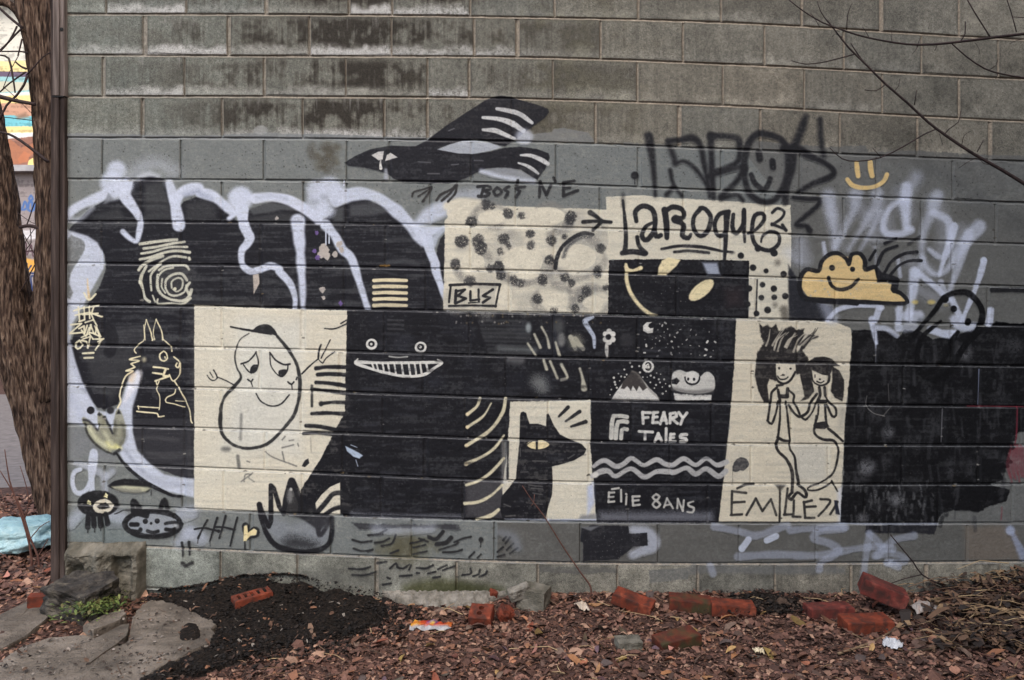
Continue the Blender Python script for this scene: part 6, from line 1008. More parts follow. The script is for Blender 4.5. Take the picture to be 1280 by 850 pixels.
brick(316, 757, (.175, .085, .05), (2, -5, 33), M_BR[0], 'slotted orange brick lying tilted on the black soil', slots, 1, zb=.049)
brick(602, 776, (.105, .1, .062), (18, 0, -8), M_BR[0], 'upright orange brick end showing two round holes', [circ(0, .018, .0125), circ(-.004, -.018, .0125)], 2, .0)
brick(790, 763, (.19, .085, .055), (8, 14, -22), M_BR[0], 'tilted red brick under dry leaves near the thin stem', (), 3)
brick(862, 762, BS, (4, 3, -7), M_BR[1], 'mossy brick end to end with a red one near the wall', (), 4)
brick(915, 768, BS, (2, 2, -6), M_BR[0], 'flat red brick end to end with the mossy one, beside dark soil', (), 5)
brick(1036, 772, (.21, .09, .06), (0, 0, 6), M_BR[2], 'dull pink-red brick sunk flat in the leaves against the wall', (), 6)
brick(1082, 788, (.215, .1, .066), (4, 0, 4), M_BR[0], 'clean bright red brick lying in front of the leaning one', (), 7)
brick(1100, 768, (.2, .095, .075), (6, 20, -14), M_BR[2], 'red brick with a grey mortar lump leaning at a slant', (), 8, .035, .0)
brick(846, 810, (.19, .09, .05), (6, -5, 20), M_BR[1], 'moss-covered brick alone in the brown leaves away from the wall', (), 9)

# ---------------------------------------------------------------- leaves, chips and twigs on the ground
GD = .89                                        # damp leaves
LC = [(156, 116, 88), (132, 95, 72), (112, 80, 62), (96, 66, 52), (178, 138, 106), (142, 98, 74), (84, 62, 55), (120, 96, 84), (176, 140, 112), (134, 88, 62), (98, 78, 70), (158, 120, 84)]
def leaf_geo(rr, L, W):
    n = 5; V = []; F = []; curl = rr.uniform(-.5, .9); fold = rr.uniform(.1, .8); tw = rr.uniform(-.5, .5)
    for i in range(n):
        t = i/(n-1); w = W*(math.sin(math.pi*min(1, t*.92+.08))**.8)*rr.uniform(.75, 1.1)*.5; x = L*(t-.5); z = curl*L*.35*(t-.5)**2*4; a = tw*(t-.5)
        V += [(x, -w, z+fold*w*.9-a*w), (x+rr.uniform(-.04, .04)*L, 0, z), (x, w, z+fold*w*.9+a*w)]
    for i in range(n-1):
        F += [(3*i, 3*i+1, 3*i+4, 3*i+3), (3*i+1, 3*i+2, 3*i+5, 3*i+4)]
    return V, F
lr = random.Random(4); protos = []
for k in range(26):
    V, F = leaf_geo(lr, lr.uniform(.035, .075), lr.uniform(.02, .04)); me = mesh('dry_leaf', V, F, True); c = lin(tuple(min(255, q*GD*lr.uniform(.9, 1.12)) for q in LC[k % len(LC)]))
    ca = me.color_attributes.new('tint', 'FLOAT_COLOR', 'POINT'); ca.data.foreach_set('color', np.array([c+(1,)]*len(V), np.float32).ravel()); me.materials.append(M_LEAF); protos.append(me)
SOIL_P = np.array([tuple(p) for p in out])
placed = 0
while placed < 290:
    px = lr.uniform(400, 1300) if lr.random() < .93 else lr.uniform(-10, 60); py = lr.uniform(750, 905) if px > 300 else lr.uniform(700, 745)
    p = on_ground(px, py, .02)
    if px > 300 and (inside(SOIL_P, p.x, p.y) and lr.random() < .9): continue
    if p.y > -.03 and px > 80: continue
    me = lr.choice(protos); o = link('dry_leaf', me); s = lr.uniform(.7, 1.25)
    o.location = (p.x, p.y, gz(p.x, p.y)+lr.uniform(.006, .02)); o.rotation_euler = (lr.uniform(-.6, .6), lr.uniform(-.5, .5), lr.uniform(0, 6.28)); o.scale = (s, s, s)
    tag(o, 'dry brown curled leaf lying among the litter below the wall', 'leaf', 'dry leaves scattered along the wall'); placed += 1
def chips(name, n, region, mat, cols, Lr, Wr, zoff, seed, reject=None, big=0):
    rg = np.random.default_rng(seed); V = []; C = []; F = []; rr = random.Random(seed); k = 0; tries = 0
    while k < n and tries < n*4:
        tries += 1; p = region(rr)
        if p is None or (reject and reject(*p)): continue
        x, y, z0 = p; L = rr.uniform(*Lr)*(1 if rr.random() > .08 else 1.7); W = L*rr.uniform(*Wr); a = rr.uniform(0, 6.28); z = z0+rr.uniform(*zoff)
        ca, sa = math.cos(a), math.sin(a); tl = rr.gauss(0, .26); rl_ = rr.gauss(0, .34); cv = rr.uniform(-.12, .3)*L
        pts = ((-.5, -.4, 0), (-.5, .4, 0), (0, -.55, cv), (0, .55, cv), (.5, -.25, 0), (.5, .3, 0)); b = len(V)
        for u, v, w in pts:
            lx, ly, lz = u*L, v*W, w+u*L*tl+v*W*rl_; V.append((x+lx*ca-ly*sa, y+lx*sa+ly*ca, z+lz))
        F += [(b, b+2, b+3, b+1), (b+2, b+4, b+5, b+3)]; c = rr.choice(cols); f = rr.uniform(.82, 1.08); c = lin(tuple(min(255, q*f*GD) for q in c))+(1,); C += [c]*6; k += 1
    me = mesh(name, V, F); ca_ = me.color_attributes.new('tint', 'FLOAT_COLOR', 'POINT'); ca_.data.foreach_set('color', np.array(C, np.float32).ravel())
    o = link(name, me, mat); o['kind'] = 'stuff'; return o
def wallfoot(rr):
    px = rr.uniform(130, 1330); y = -rr.random()**1.15*1.35-.015; d = y+DIST; x = (px-640)/FPX*d; return x, y, gz(x, y)
rejs = lambda x, y, z: (-.66 < x < -.06 and y > -.07) or (x < -.6 and ((inside(SOIL_P, x, y) and lr.random() < .80) or inside(SLAB_P, x, y)))
LITC = [(146, 106, 90), (122, 87, 74), (102, 72, 61), (86, 61, 52), (164, 125, 105), (130, 95, 81), (78, 56, 48), (114, 81, 68), (182, 144, 120), (100, 78, 68), (150, 104, 80)]
chips('leaf_litter', 12500, wallfoot, M_LEAF, LITC, (.010, .036), (.22, .8), (-.002, .013), 1, rejs)
chips('leaf_litter', 22000, wallfoot, M_LEAF, LITC, (.004, .014), (.2, .9), (0, .010), 2, rejs)
def leftback(rr):
    px = rr.uniform(-60, 70); py = rr.uniform(618, 745); p = on_ground(px, py, .02); return p.x, p.y, gz(p.x, p.y)
chips('leaf_litter', 3500, leftback, M_LEAF, LITC, (.015, .05), (.25, .7), (0, .014), 3)
def onsoil(rr):
    px = rr.uniform(150, 500); py = rr.uniform(722, 860); y = on_ground(px, py, .05).y; y = min(y, -.005); x = (px-640)/FPX*(y+DIST)
    return (x, y, gz(x, y)+heap(x, y)) if inside(SOIL_P, x, y) and not inside(SLAB_P, x, y) else None
def soiledge(rr):
    i = rr.randrange(1, 9); t = rr.random(); q = SOIL_P[i]*(1-t)+SOIL_P[i+1]*t; x, y = q[0]+rr.gauss(.03, .07), min(-.02, q[1]+rr.gauss(-.02, .07)); return x, y, gz(x, y)+.004
chips('soil_crumbs', 1800, soiledge, M_TINT, [(30, 25, 21), (46, 37, 31), (22, 18, 16), (70, 54, 45)], (.005, .02), (.4, 1), (0, .014), 10, lambda x, y, z: inside(SLAB_P, x, y))
chips('soil_crumbs', 5200, onsoil, M_TINT, [(20, 17, 15), (30, 25, 22), (44, 36, 31), (16, 13, 12)], (.004, .013), (.5, 1), (-.003, .008), 4)
chips('debris', 260, onsoil, M_TINT, [(130, 104, 86), (110, 84, 68), (150, 140, 128), (94, 70, 56), (134, 94, 70), (84, 62, 50)], (.006, .03), (.15, .6), (.002, .012), 5)
def leftfront(rr):
    px = rr.uniform(-30, 170); py = rr.uniform(735, 850); p = on_ground(px, py, .03); return p.x, p.y, gz(p.x, p.y)
rejl = lambda x, y, z: inside(SLAB_P, x, y) or inside(SOIL_P, x, y)
chips('leaf_litter', 1500, leftfront, M_LEAF, LITC, (.006, .03), (.2, .8), (-.002, .012), 8, rejl)
def onpatch(rr):
    px = rr.gauss(958, 34); py = rr.uniform(746, 768); p = on_ground(px, py, .04); return p.x, p.y, gz(p.x, p.y)+.03
chips('soil_crumbs', 700, onpatch, M_TINT, [(34, 28, 24), (50, 41, 35), (22, 18, 16), (84, 66, 54)], (.006, .02), (.3, 1), (-.004, .012), 9)
def onslab(rr):
    px = rr.uniform(0, 260); py = rr.uniform(760, 850); p = on_ground(px, py, .055); return (p.x, p.y, .056) if inside(SLAB_P, p.x, p.y) else None
chips('gravel', 420, onslab, M_TINT, [(70, 56, 48), (50, 42, 38), (112, 88, 72), (150, 140, 130)], (.004, .016), (.3, .9), (0, .004), 6)
def twigheap(rr):
    px = rr.gauss(1240, 50); py = rr.uniform(732, 815); p = on_ground(px, py, .05); return p.x, min(p.y, -.02), gz(p.x, min(p.y, -.02))+rr.uniform(0, .05)
chips('leaf_litter', 900, twigheap, M_LEAF, [(120, 92, 72), (92, 70, 56), (70, 56, 48), (150, 122, 92), (52, 44, 40)], (.02, .06), (.2, .5), (0, .03), 7)
tw = MB(); rr = random.Random(12)
for k in range(340):
    tw.col = lin(rr.choice([(150, 124, 92), (110, 86, 66), (84, 66, 54), (60, 48, 42), (170, 146, 110)]))
    if k < 80: x, y, z = twigheap(rr); L = rr.uniform(.08, .26); z += rr.uniform(0, .05)
    else: x, y, z = wallfoot(rr); L = rr.uniform(.04, .14)
    a = rr.uniform(0, 6.28); e = rr.uniform(-.2, .4); d = Vector((math.cos(a), math.sin(a)*.6, e*.6)); q = Vector((x, y, z+.012)); s = Vector((rr.uniform(-.1, .1), rr.uniform(-.1, .1), rr.uniform(0, .12)))*L
    P = [q, q+d*L*.5+s, q+d*L]; P = [Vector((p.x, min(p.y, -.012), max(p.z, gz(p.x, p.y)+.004))) for p in P]
    tw.tube(P, [.0022, .0018, .001], 4)
o = tw.build('twig_litter', M_TINT); o['kind'] = 'stuff'
def stick(path, r, z, mat, label, name='stick', tips=(), lift=None):
    m = MB(); P = [on_ground(px, py, z) for px, py in path]; P = [Vector((p.x, p.y, gz(p.x, p.y)+.012+(lift[i] if lift else 0))) for i, p in enumerate(P)]
    P = [Vector(p) for p in spline([tuple(p) for p in P], .03)]; m.tube(P, list(np.linspace(r, r*.45, len(P))), 7, wob=.25)
    o = m.build(name, mat, smooth=True, recentre=True); return tag(o, label, 'stick')
M_STICK = noisy('dry_stick', [(.3, (84, 68, 54)), (.6, (128, 106, 82)), (.85, (160, 138, 108))], 30, .85, ((90, .5, .003),), pos=True)
stick(t1(1180, 510, 1080, 545, 990, 560, 900, 580, 830, 625, 790, 660, 730, 690), .013, .03, M_STICK, 'thick curved stick lying below the heap of twigs')
stick(t1(720, 705, 640, 712, 560, 700, 505, 695), .007, .03, M_STICK, 'thin stick beside the white paper scrap')
stick(t1(200, 720, 270, 705, 330, 680, 400, 645, 480, 600, 590, 555), .006, .03, M_STICK, 'long slanting stick in front of the clean red brick')
stick(t1(1030, 745, 900, 700, 780, 645), .004, .04, M_RTWIG, 'straight pale straw crossing the thick stick', 'straw')
stick(t1(225, 580, 290, 615, 335, 638), .004, .03, M_STICK, 'short pale straw below the clean red brick', 'straw')
# rubbish
def crumple(name, px, py, L, W, cols, seed, label, cat, mat, lift=.006, rot=0, hump=.02):
    rr = random.Random(seed); m = MB(); nx, ny = 12, 7; p = on_ground(px, py, .03); c = Vector((p.x, p.y, gz(p.x, p.y)+lift)); V = []; C = []
    for j in range(ny):
        for i in range(nx):
            u, v = i/(nx-1)-.5, j/(ny-1)-.5; q = Vector((u*5, v*5, seed)); h = hump*(1-4*v*v)*(1-2*u*u)+.012*mnoise.noise(q*1.4)+.008*mnoise.noise(q*3.1)
            x, y = u*L*(1+.1*mnoise.noise(q*2)), v*W*(1+.2*mnoise.noise(q*1.7+Vector((3, 0, 0)))); V.append(c+Vector((x*math.cos(rot)-y*math.sin(rot), x*math.sin(rot)+y*math.cos(rot), h+.012))); C.append(lin(cols(u, v, rr)))
    me = mesh(name, [q-c for q in V], [(j*nx+i, j*nx+i+1, (j+1)*nx+i+1, (j+1)*nx+i) for j in range(ny-1) for i in range(nx-1)]); ca = me.color_attributes.new('tint', 'FLOAT_COLOR', 'POINT'); ca.data.foreach_set('color', np.array([k+(1,) for k in C], np.float32).ravel())
    o = link(name, me, mat); o.location = c; sol = o.modifiers.new('thickness', 'SOLIDIFY'); sol.thickness = .0008; return tag(o, label, cat)
def wrapcol(u, v, rr):
    if v < -.3: return (146, 144, 144)
    if abs(u-.05) < .16 and abs(v-.08) < .2: return (78, 50, 104) if rr.random() < .45 else (190, 156, 50)
    if u < -.3 and rr.random() < .6: return (196, 136, 34)
    return rr.choice([(160, 56, 26), (168, 70, 30), (150, 48, 28), (174, 92, 40)])
crumple('candy_wrapper', 539, 783, .185, .075, wrapcol, 3, 'orange and yellow foil sweet wrapper lying on the brown leaves', 'wrapper', M_PAPER, rot=-.06)
crumple('paper_scrap', 1116, 810, .075, .06, lambda u, v, r: (176, 176, 178), 9, 'torn white paper scrap at the end of a stick', 'paper', M_PAPER, rot=-.5)
crumple('plastic_scrap', 1155, 768, .125, .08, lambda u, v, r: (150, 142, 136) if r.random() < .7 else (150, 130, 118), 14, 'crumpled off-white plastic beside the leaning brick', 'litter', M_PAPER, .012, .1, .035)
crumple('plastic_scrap', 727, 762, .045, .09, lambda u, v, r: (182, 166, 148), 21, 'crumpled pale husk near the foot of the thin stem', 'litter', M_PAPER, .01, .3, .02)
crumple('pale_disc', 948, 815, .04, .04, lambda u, v, r: (200, 186, 156), 25, 'pale round shell-like disc in the leaves', 'litter', M_PAPER, .004, 0, .008)  # pale shell-like leaf, made as a small crumpled disc

# ---------------------------------------------------------------- unseen dark wall, added out of view to darken the right end of the block wall
M_RENDERED = noisy('dull_render', [(.3, (52, 48, 45)), (.7, (70, 66, 62))], 3, .95, ((60, .4, .01),), pos=True)
nb = empty('unseen_shade_wall', (6.4, -7, 0), 'plain dark wall added out of view to shade the right end', 'light blocker')
m = MB(); m.box((5.9, -7.2, 3.6), (4.2, 13.2, 7.4)); m.build('wall', M_RENDERED, nb)
m = MB(); m.box((5.9, -7.2, 7.38), (4.6, 13.6, .16)); m.build('shade_wall_top', M_DARK, nb)
# ---------------------------------------------------------------- wooden post at the wall's end
post = empty('wooden_post', (WX(75), -.02, .15), 'weathered brown wooden post covering the end of the wall', 'post')
def board(u0, u1, v0, v1, y0, y1, mat, seed):
    m = MB(); n = 26; V = []; F = []; q = lambda z, k: .0018*mnoise.noise(Vector((seed*7+k, z*3, 0)))+.0012*mnoise.noise(Vector((seed*3+k, z*17, 5)))
    for i in range(n):
        v = v0+(v1-v0)*i/(n-1); z = WZ(v)
        V += [(WX(u0)+q(z, 0), y0, z), (WX(u0)+.002+q(z, 0), y0-.003, z), (WX(u1)-.003+q(z, 1), y0-.003+q(z, 2)*.6, z), (WX(u1)+q(z, 1), y0, z), (WX(u1)+q(z, 1), y1, z), (WX(u0)+q(z, 0), y1, z)]
    for i in range(n-1): F += [(i*6+k, i*6+(k+1) % 6, (i+1)*6+(k+1) % 6, (i+1)*6+k) for k in range(6)]
    F += [tuple(range(6))[::-1], tuple((n-1)*6+k for k in range(6))]
    m.add(V, F); return m.build('board', mat, post)
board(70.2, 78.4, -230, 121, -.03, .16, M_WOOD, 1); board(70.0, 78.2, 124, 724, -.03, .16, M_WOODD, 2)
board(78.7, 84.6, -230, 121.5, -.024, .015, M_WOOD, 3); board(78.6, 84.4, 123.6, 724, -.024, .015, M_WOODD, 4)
board(65.2, 69.6, -230, 726, -.012, .16, M_WOODD, 5)  # back strip; its dark wood colour stands in for shadow
m = MB(); m.box((WX(76.5), -.018, WZ(122.5)), (.056, .03, .006)); m.build('gap_shade', M_DARK, post)  # dark strip filling the gap between the boards, in place of shade
m = MB(); m.tube([(WX(81), -.03, WZ(39)), (WX(81), -.022, WZ(39))], .009, 8); m.build('nail_head', M_DARK, post)

# ---------------------------------------------------------------- the leaning tree left of the wall
DT = 5.5
TP = lambda pts, d=DT: [at_depth(a, b, d) for a, b in pts]
tree = empty('tree', at_depth(68, 655, DT), 'rough-barked leaning tree with two forked trunks behind the wooden post', 'tree')
def limb(name, pts, rad, mat, parent, seg=22, d=DT, ridge=.008, step=.12, seed=0, smooth=True):
    P = spline([tuple(p)+(r*d/FPX,) for p, r in zip(TP(pts, d), rad)], step); out = []
    P = [tuple(p) for p in P]
    n = len(P); Q = []; R = []
    for i in range(n-1):
        k = max(1, int((Vector(P[i+1][:3])-Vector(P[i][:3])).length/.03))
        for j in range(k):
            t = j/k; Q.append([a+(b-a)*t for a, b in zip(P[i], P[i+1])])
    Q.append(P[-1]); m = MB(); m.tube([q[:3] for q in Q], [q[3] for q in Q], seg, wob=.12, ridge=ridge, seed=seed); return m.build(name, mat, parent, smooth)
limb('trunk', [(-60, -60), (-44, 60), (-22, 190), (-3, 300), (12, 400), (28, 450), (41, 500), (56, 560), (68, 605), (80, 650), (86, 690)], [30, 29, 28, 27, 27, 26.5, 24, 23.5, 23.5, 24, 30], M_BARK, tree, 72, ridge=.012, seed=1)
limb('limb', [(40, -60), (44, 10), (50, 60), (57, 130), (58, 210), (60, 300), (58, 370), (54, 440), (52, 500)], [22, 21, 17, 14, 13, 12.5, 14, 17, 19], M_BARK, tree, 56, ridge=.009, seed=5)
limb('limb', [(-70, -20), (-20, 0), (4, 2), (18, 10), (28, 24), (38, 44), (46, 66)], [9, 6, 5, 5, 5.4, 6.5, 8], M_BARK, tree, 12, ridge=.003, seed=9)
limb('limb', [(22, 368), (30, 382), (40, 388), (48, 380)], [5, 5, 6, 7], M_BARK, tree, 10, ridge=.003, seed=3)
a5 = Z(0, 60, 5); a0 = Z(0, 0, 12.14)
for p, r in ((a5(-80, 290, 0, 305, 100, 330, 220, 352), [3, 2.8, 2.4, 2.2]), (a5(0, 525, 60, 540, 130, 580, 210, 640, 300, 712), [1.2, 1.5, 1.7, 1.9, 2]), (a5(0, 45, 55, 65, 80, 180, 95, 280), [1, 1.4, 1.3, 1]), (a5(172, 170, 150, 230, 100, 300, 40, 360, 0, 450), [1.6, 1.5, 1.4, 1.3, 1.2]), (a5(0, 275, 60, 220, 160, 150), [1, 1, 1.2]), (a5(165, 170, 220, 110, 270, 55, 320, 25), [1, 1, .9, .7]), (a0(-20, 110, 120, 240, 250, 350, 340, 420), [1.5, 1.7, 1.7, 2]), (a0(340, 420, 220, 540, 130, 640, 0, 760), [1.3, 1.2, 1.1, .9]), (a0(260, 395, 200, 520, 90, 690, -20, 800), [1.1, 1, .9, .8]), (a0(335, 590, 300, 740, 270, 850), [1, .9, .8]), (a0(0, 780, 150, 780, 300, 780, 420, 800), [.9, .9, 1, 1.2]), (a5(95, 85, 130, 115, 165, 130), [1, 1.2, 1.4]), (a5(0, 430, 100, 440, 220, 455), [.5, .5, .5]), (a5(20, 240, 110, 320, 200, 410), [.4, .4, .4]), (a5(120, 40, 60, 150, 20, 250), [.5, .5, .5])):
    limb('branch', p, r, M_TWIG, tree, 6, DT-.12, 0, .1)
a7 = Z(0, 200, 3.86)
for p, r in ((a7(95, 325, 130, 318, 180, 325, 208, 345), [2, 2.4, 2.6, 3]), (a7(200, 150, 165, 210, 145, 270, 130, 310), [.8, .8, .8, .7]), (a7(145, 330, 150, 400, 120, 440, 180, 430), [.6, .6, .6, .5]), (a7(95, 640, 130, 580, 165, 510, 205, 465), [.8, .8, .8, .7]), (a7(110, 350, 180, 480, 205, 500), [.5, .5, .5]), (a7(205, 290, 160, 340, 120, 400), [.5, .5, .5]), (a7(80, 250, 150, 300, 205, 320), [.4, .4, .4])):
    limb('branch', p, r, M_TWIG, tree, 5, DT-.05, 0, .1)
# sapling by the post
sap = empty('sapling', at_depth(44, 742, 4.45), 'leafless reddish sapling with thin stems beside the post', 'sapling')
a6 = Z(0, 600, 3.4)
for p, r in ((a6(135, 480, 138, 380, 125, 270, 100, 180, 70, 90, 40, 0, 20, -130), [1.6, 1.5, 1.4, 1.2, 1, .8, .5]), (a6(150, 478, 165, 380, 160, 320, 125, 240, 100, 150, 60, 60, 0, -40), [1.5, 1.4, 1.3, 1.2, 1, .8, .5]), (a6(138, 380, 165, 320, 205, 250), [.9, .7, .4]), (a6(0, 310, 60, 350, 120, 385), [.6, .8, .9]), (a6(120, 260, 170, 200, 210, 175), [.7, .6, .4]), (a6(100, 180, 122, 100, 110, 20, 85, -60), [.7, .6, .5, .4]), (a6(70, 140, 30, 110, 0, 40), [.6, .5, .4]), (a6(140, 330, 175, 330, 212, 300), [.5, .4, .3])):
    limb('stem', p, r, M_RTWIG, sap, 6, 4.45, 0, .06)

# ---------------------------------------------------------------- branches and stems in front of the wall
f4 = Z(920, 0, 3.542)
br = empty('bare_branch', at_depth(1290, 42, 3.7), 'thin dark bare branch sagging across the unpainted top courses', 'branch', 'bare branches hanging in front of the wall')
R_ = .82
for p, r in ((f4(235, 0, 300, 50, 380, 98, 450, 125, 540, 155, 640, 178, 760, 196, 870, 197, 1000, 184, 1130, 167, 1275, 150, 1500, 130), [.7, .8, .9, 1, 1.1, 1.2, 1.3, 1.5, 1.6, 1.7, 1.8, 2.2]),): limb('branch', p, r, M_TWIG, br, 7, 3.7, 0, .08)
for p, r in ((f4(360, 5, 375, 50, 405, 95, 432, 122), [.4, .6, .7, .8]), (f4(515, 12, 496, 60, 490, 132), [.4, .6, .7]), (f4(1025, 0, 1060, 60, 1095, 115, 1126, 165), [.8, .9, .9, 1]), (f4(1015, 95, 1014, 150, 992, 185), [.7, .8, .8]), (f4(955, 192, 1020, 250, 1100, 303, 1180, 328, 1290, 346, 1500, 370), [.9, .9, 1, 1, 1.1, 1.2]), (f4(1200, 0, 1220, 60, 1242, 142), [.7, .7, .7]), (f4(1222, 75, 1290, 78), [.5, .6]), (f4(800, 210, 815, 170), [.4, .5]), (f4(880, 225, 895, 190), [.4, .5]), (f4(690, 140, 690, 185), [.3, .4]), (f4(560, 120, 575, 140, 590, 168), [.3, .4, .4]), (f4(1060, 190, 1075, 215, 1080, 240), [.4, .3, .3]), (f4(780, 240, 800, 215, 808, 198), [.3, .4, .5]), (f4(1120, 310, 1150, 290, 1160, 260), [.5, .4, .3]), (f4(1160, 325, 1150, 350), [.4, .3]), (f4(1210, 195, 1240, 180, 1290, 170), [.3, .4, .5]), (f4(330, 60, 345, 75, 370, 120), [.3, .4, .4])): limb('twig', p, r, M_TWIG, br, 5, 3.7, 0, .06)
br2 = empty('bare_branch', at_depth(1300, 235, 3.86), 'straight dark branch slanting down past the tan smile', 'branch', 'bare branches hanging in front of the wall')
limb('branch', f4(400, 85, 435, 130, 500, 212, 580, 290, 660, 370, 760, 456, 850, 540, 930, 600, 1050, 680, 1170, 748, 1280, 815, 1500, 950), [.7, .9, 1.1, 1.2, 1.4, 1.5, 1.6, 1.8, 2, 2.2, 2.4, 3], M_TWIG, br2, 8, 3.86, 0, .08)
for p, r in ((f4(245, 268, 310, 284, 400, 273, 525, 240), [.5, .7, .8, .9]), (f4(508, 192, 540, 240, 565, 275), [.7, .8, .9]), (f4(570, 398, 620, 402, 662, 374), [.5, .6, .7]), (f4(800, 400, 790, 465), [.5, .7]), (f4(995, 490, 985, 540, 945, 570, 920, 600), [.5, .6, .7, .8]), (f4(1095, 622, 1068, 672), [.5, .6]), (f4(415, 655, 470, 703, 540, 714, 640, 698, 740, 650, 830, 597, 892, 570), [.5, .7, .8, .8, .9, .9, .9]), (f4(605, 655, 640, 695), [.4, .5]), (f4(470, 165, 440, 150, 425, 165), [.5, .4, .3]), (f4(860, 100, 850, 130), [.2, .2]), (f4(700, 405, 720, 380, 725, 350), [.5, .4, .3]), (f4(1000, 640, 1010, 600, 1040, 580), [.5, .4, .3]), (f4(1140, 730, 1100, 725, 1060, 700, 985, 745), [.5, .4, .4, .3]), (f4(900, 590, 915, 640), [.4, .3])): limb('twig', p, r, M_TWIG, br2, 5, 3.86, 0, .06)
st = empty('plant_stem', at_depth(738, 746, 3.94), 'single thin reddish bare stem leaning against the wall', 'stem')
limb('stem', [(653, 607), (666, 627), (680, 645), (701, 679), (726, 716), (736, 729), (739, 738), (737, 750)], [.5, .6, .7, .8, .9, 1.1, 1.1, 1], M_RTWIG, st, 6, 3.95, 0, .05); limb('twig', [(668, 618), (667, 628), (664, 632)], [.5, .5, .5], M_RTWIG, st, 5, 3.95, 0, .05)
st = empty('plant_stem', at_depth(1205, 748, 3.9), 'dark forked twig propped on the wall above the twig heap', 'stem')
limb('stem', t1(480, 78, 540, 150, 600, 222, 648, 290, 740, 340, 850, 388, 950, 445), [.7, .8, .9, 1, 1, 1.1, 1.1], M_TWIG, st, 6, 3.92, 0, .05); limb('twig', t1(648, 290, 560, 310, 480, 338, 405, 362), [.8, .7, .6, .5], M_TWIG, st, 5, 3.92, 0, .05)
# weed at the corner
rr = random.Random(6); wb = MB()
for k in range(520):
    px = rr.gauss(118, 20); py = 776-(px-75)*.32+rr.gauss(0, 6); px = min(158, max(66, px)); c = on_ground(px, py+6, .06); c.z = .07+.03*rr.random()+.03*sms(150, 80, px)
    wb.col = lin(rr.choice([(74, 92, 44), (96, 112, 56), (60, 74, 38), (112, 120, 66), (88, 84, 48)])); a = rr.uniform(0, 6.28); L = rr.uniform(.012, .04); W = rr.uniform(.003, .008); d = Vector((math.cos(a), math.sin(a), rr.uniform(.2, 1.3))).normalized(); s = d.cross(Vector((0, 0, 1))).normalized()*W
    wb.add([c-s*.4, c+s*.4, c+d*L*.55+s, c+d*L*.55-s, c+d*L+Vector((0, 0, -.2*L))], [(0, 1, 2, 3), (3, 2, 4)])
tag(wb.build('weed', M_GREEN), 'low green mossy weed growing over the stone and slab edge', 'weed')
# turquoise sack
bm = bmesh.new(); bmesh.ops.create_icosphere(bm, subdivisions=5, radius=1)
for v in bm.verts:
    p = v.co; n_ = .14*mnoise.noise(p*1.7)+.13*(.3-abs(mnoise.noise(p*2.6+Vector((4, 0, 0)))))+.09*(.3-abs(mnoise.noise(p*6))); v.co = Vector((p.x*.30, p.y*.2, max(p.z, -.35)*.12))*(1+n_*1.6)+Vector((0, 0, .03*p.x))
zm = min(v.co.z for v in bm.verts); [setattr(v.co, 'z', v.co.z-zm) for v in bm.verts]
me = bpy.data.meshes.new('plastic_sack'); bm.to_mesh(me); bm.free(); [setattr(p, 'use_smooth', True) for p in me.polygons]
o = link('plastic_sack', me, M_TARP); o.location = at_depth(18, 716, 4.75); o.location.z = .01; tag(o, 'crumpled turquoise plastic sack on the ground behind the sapling', 'sack')

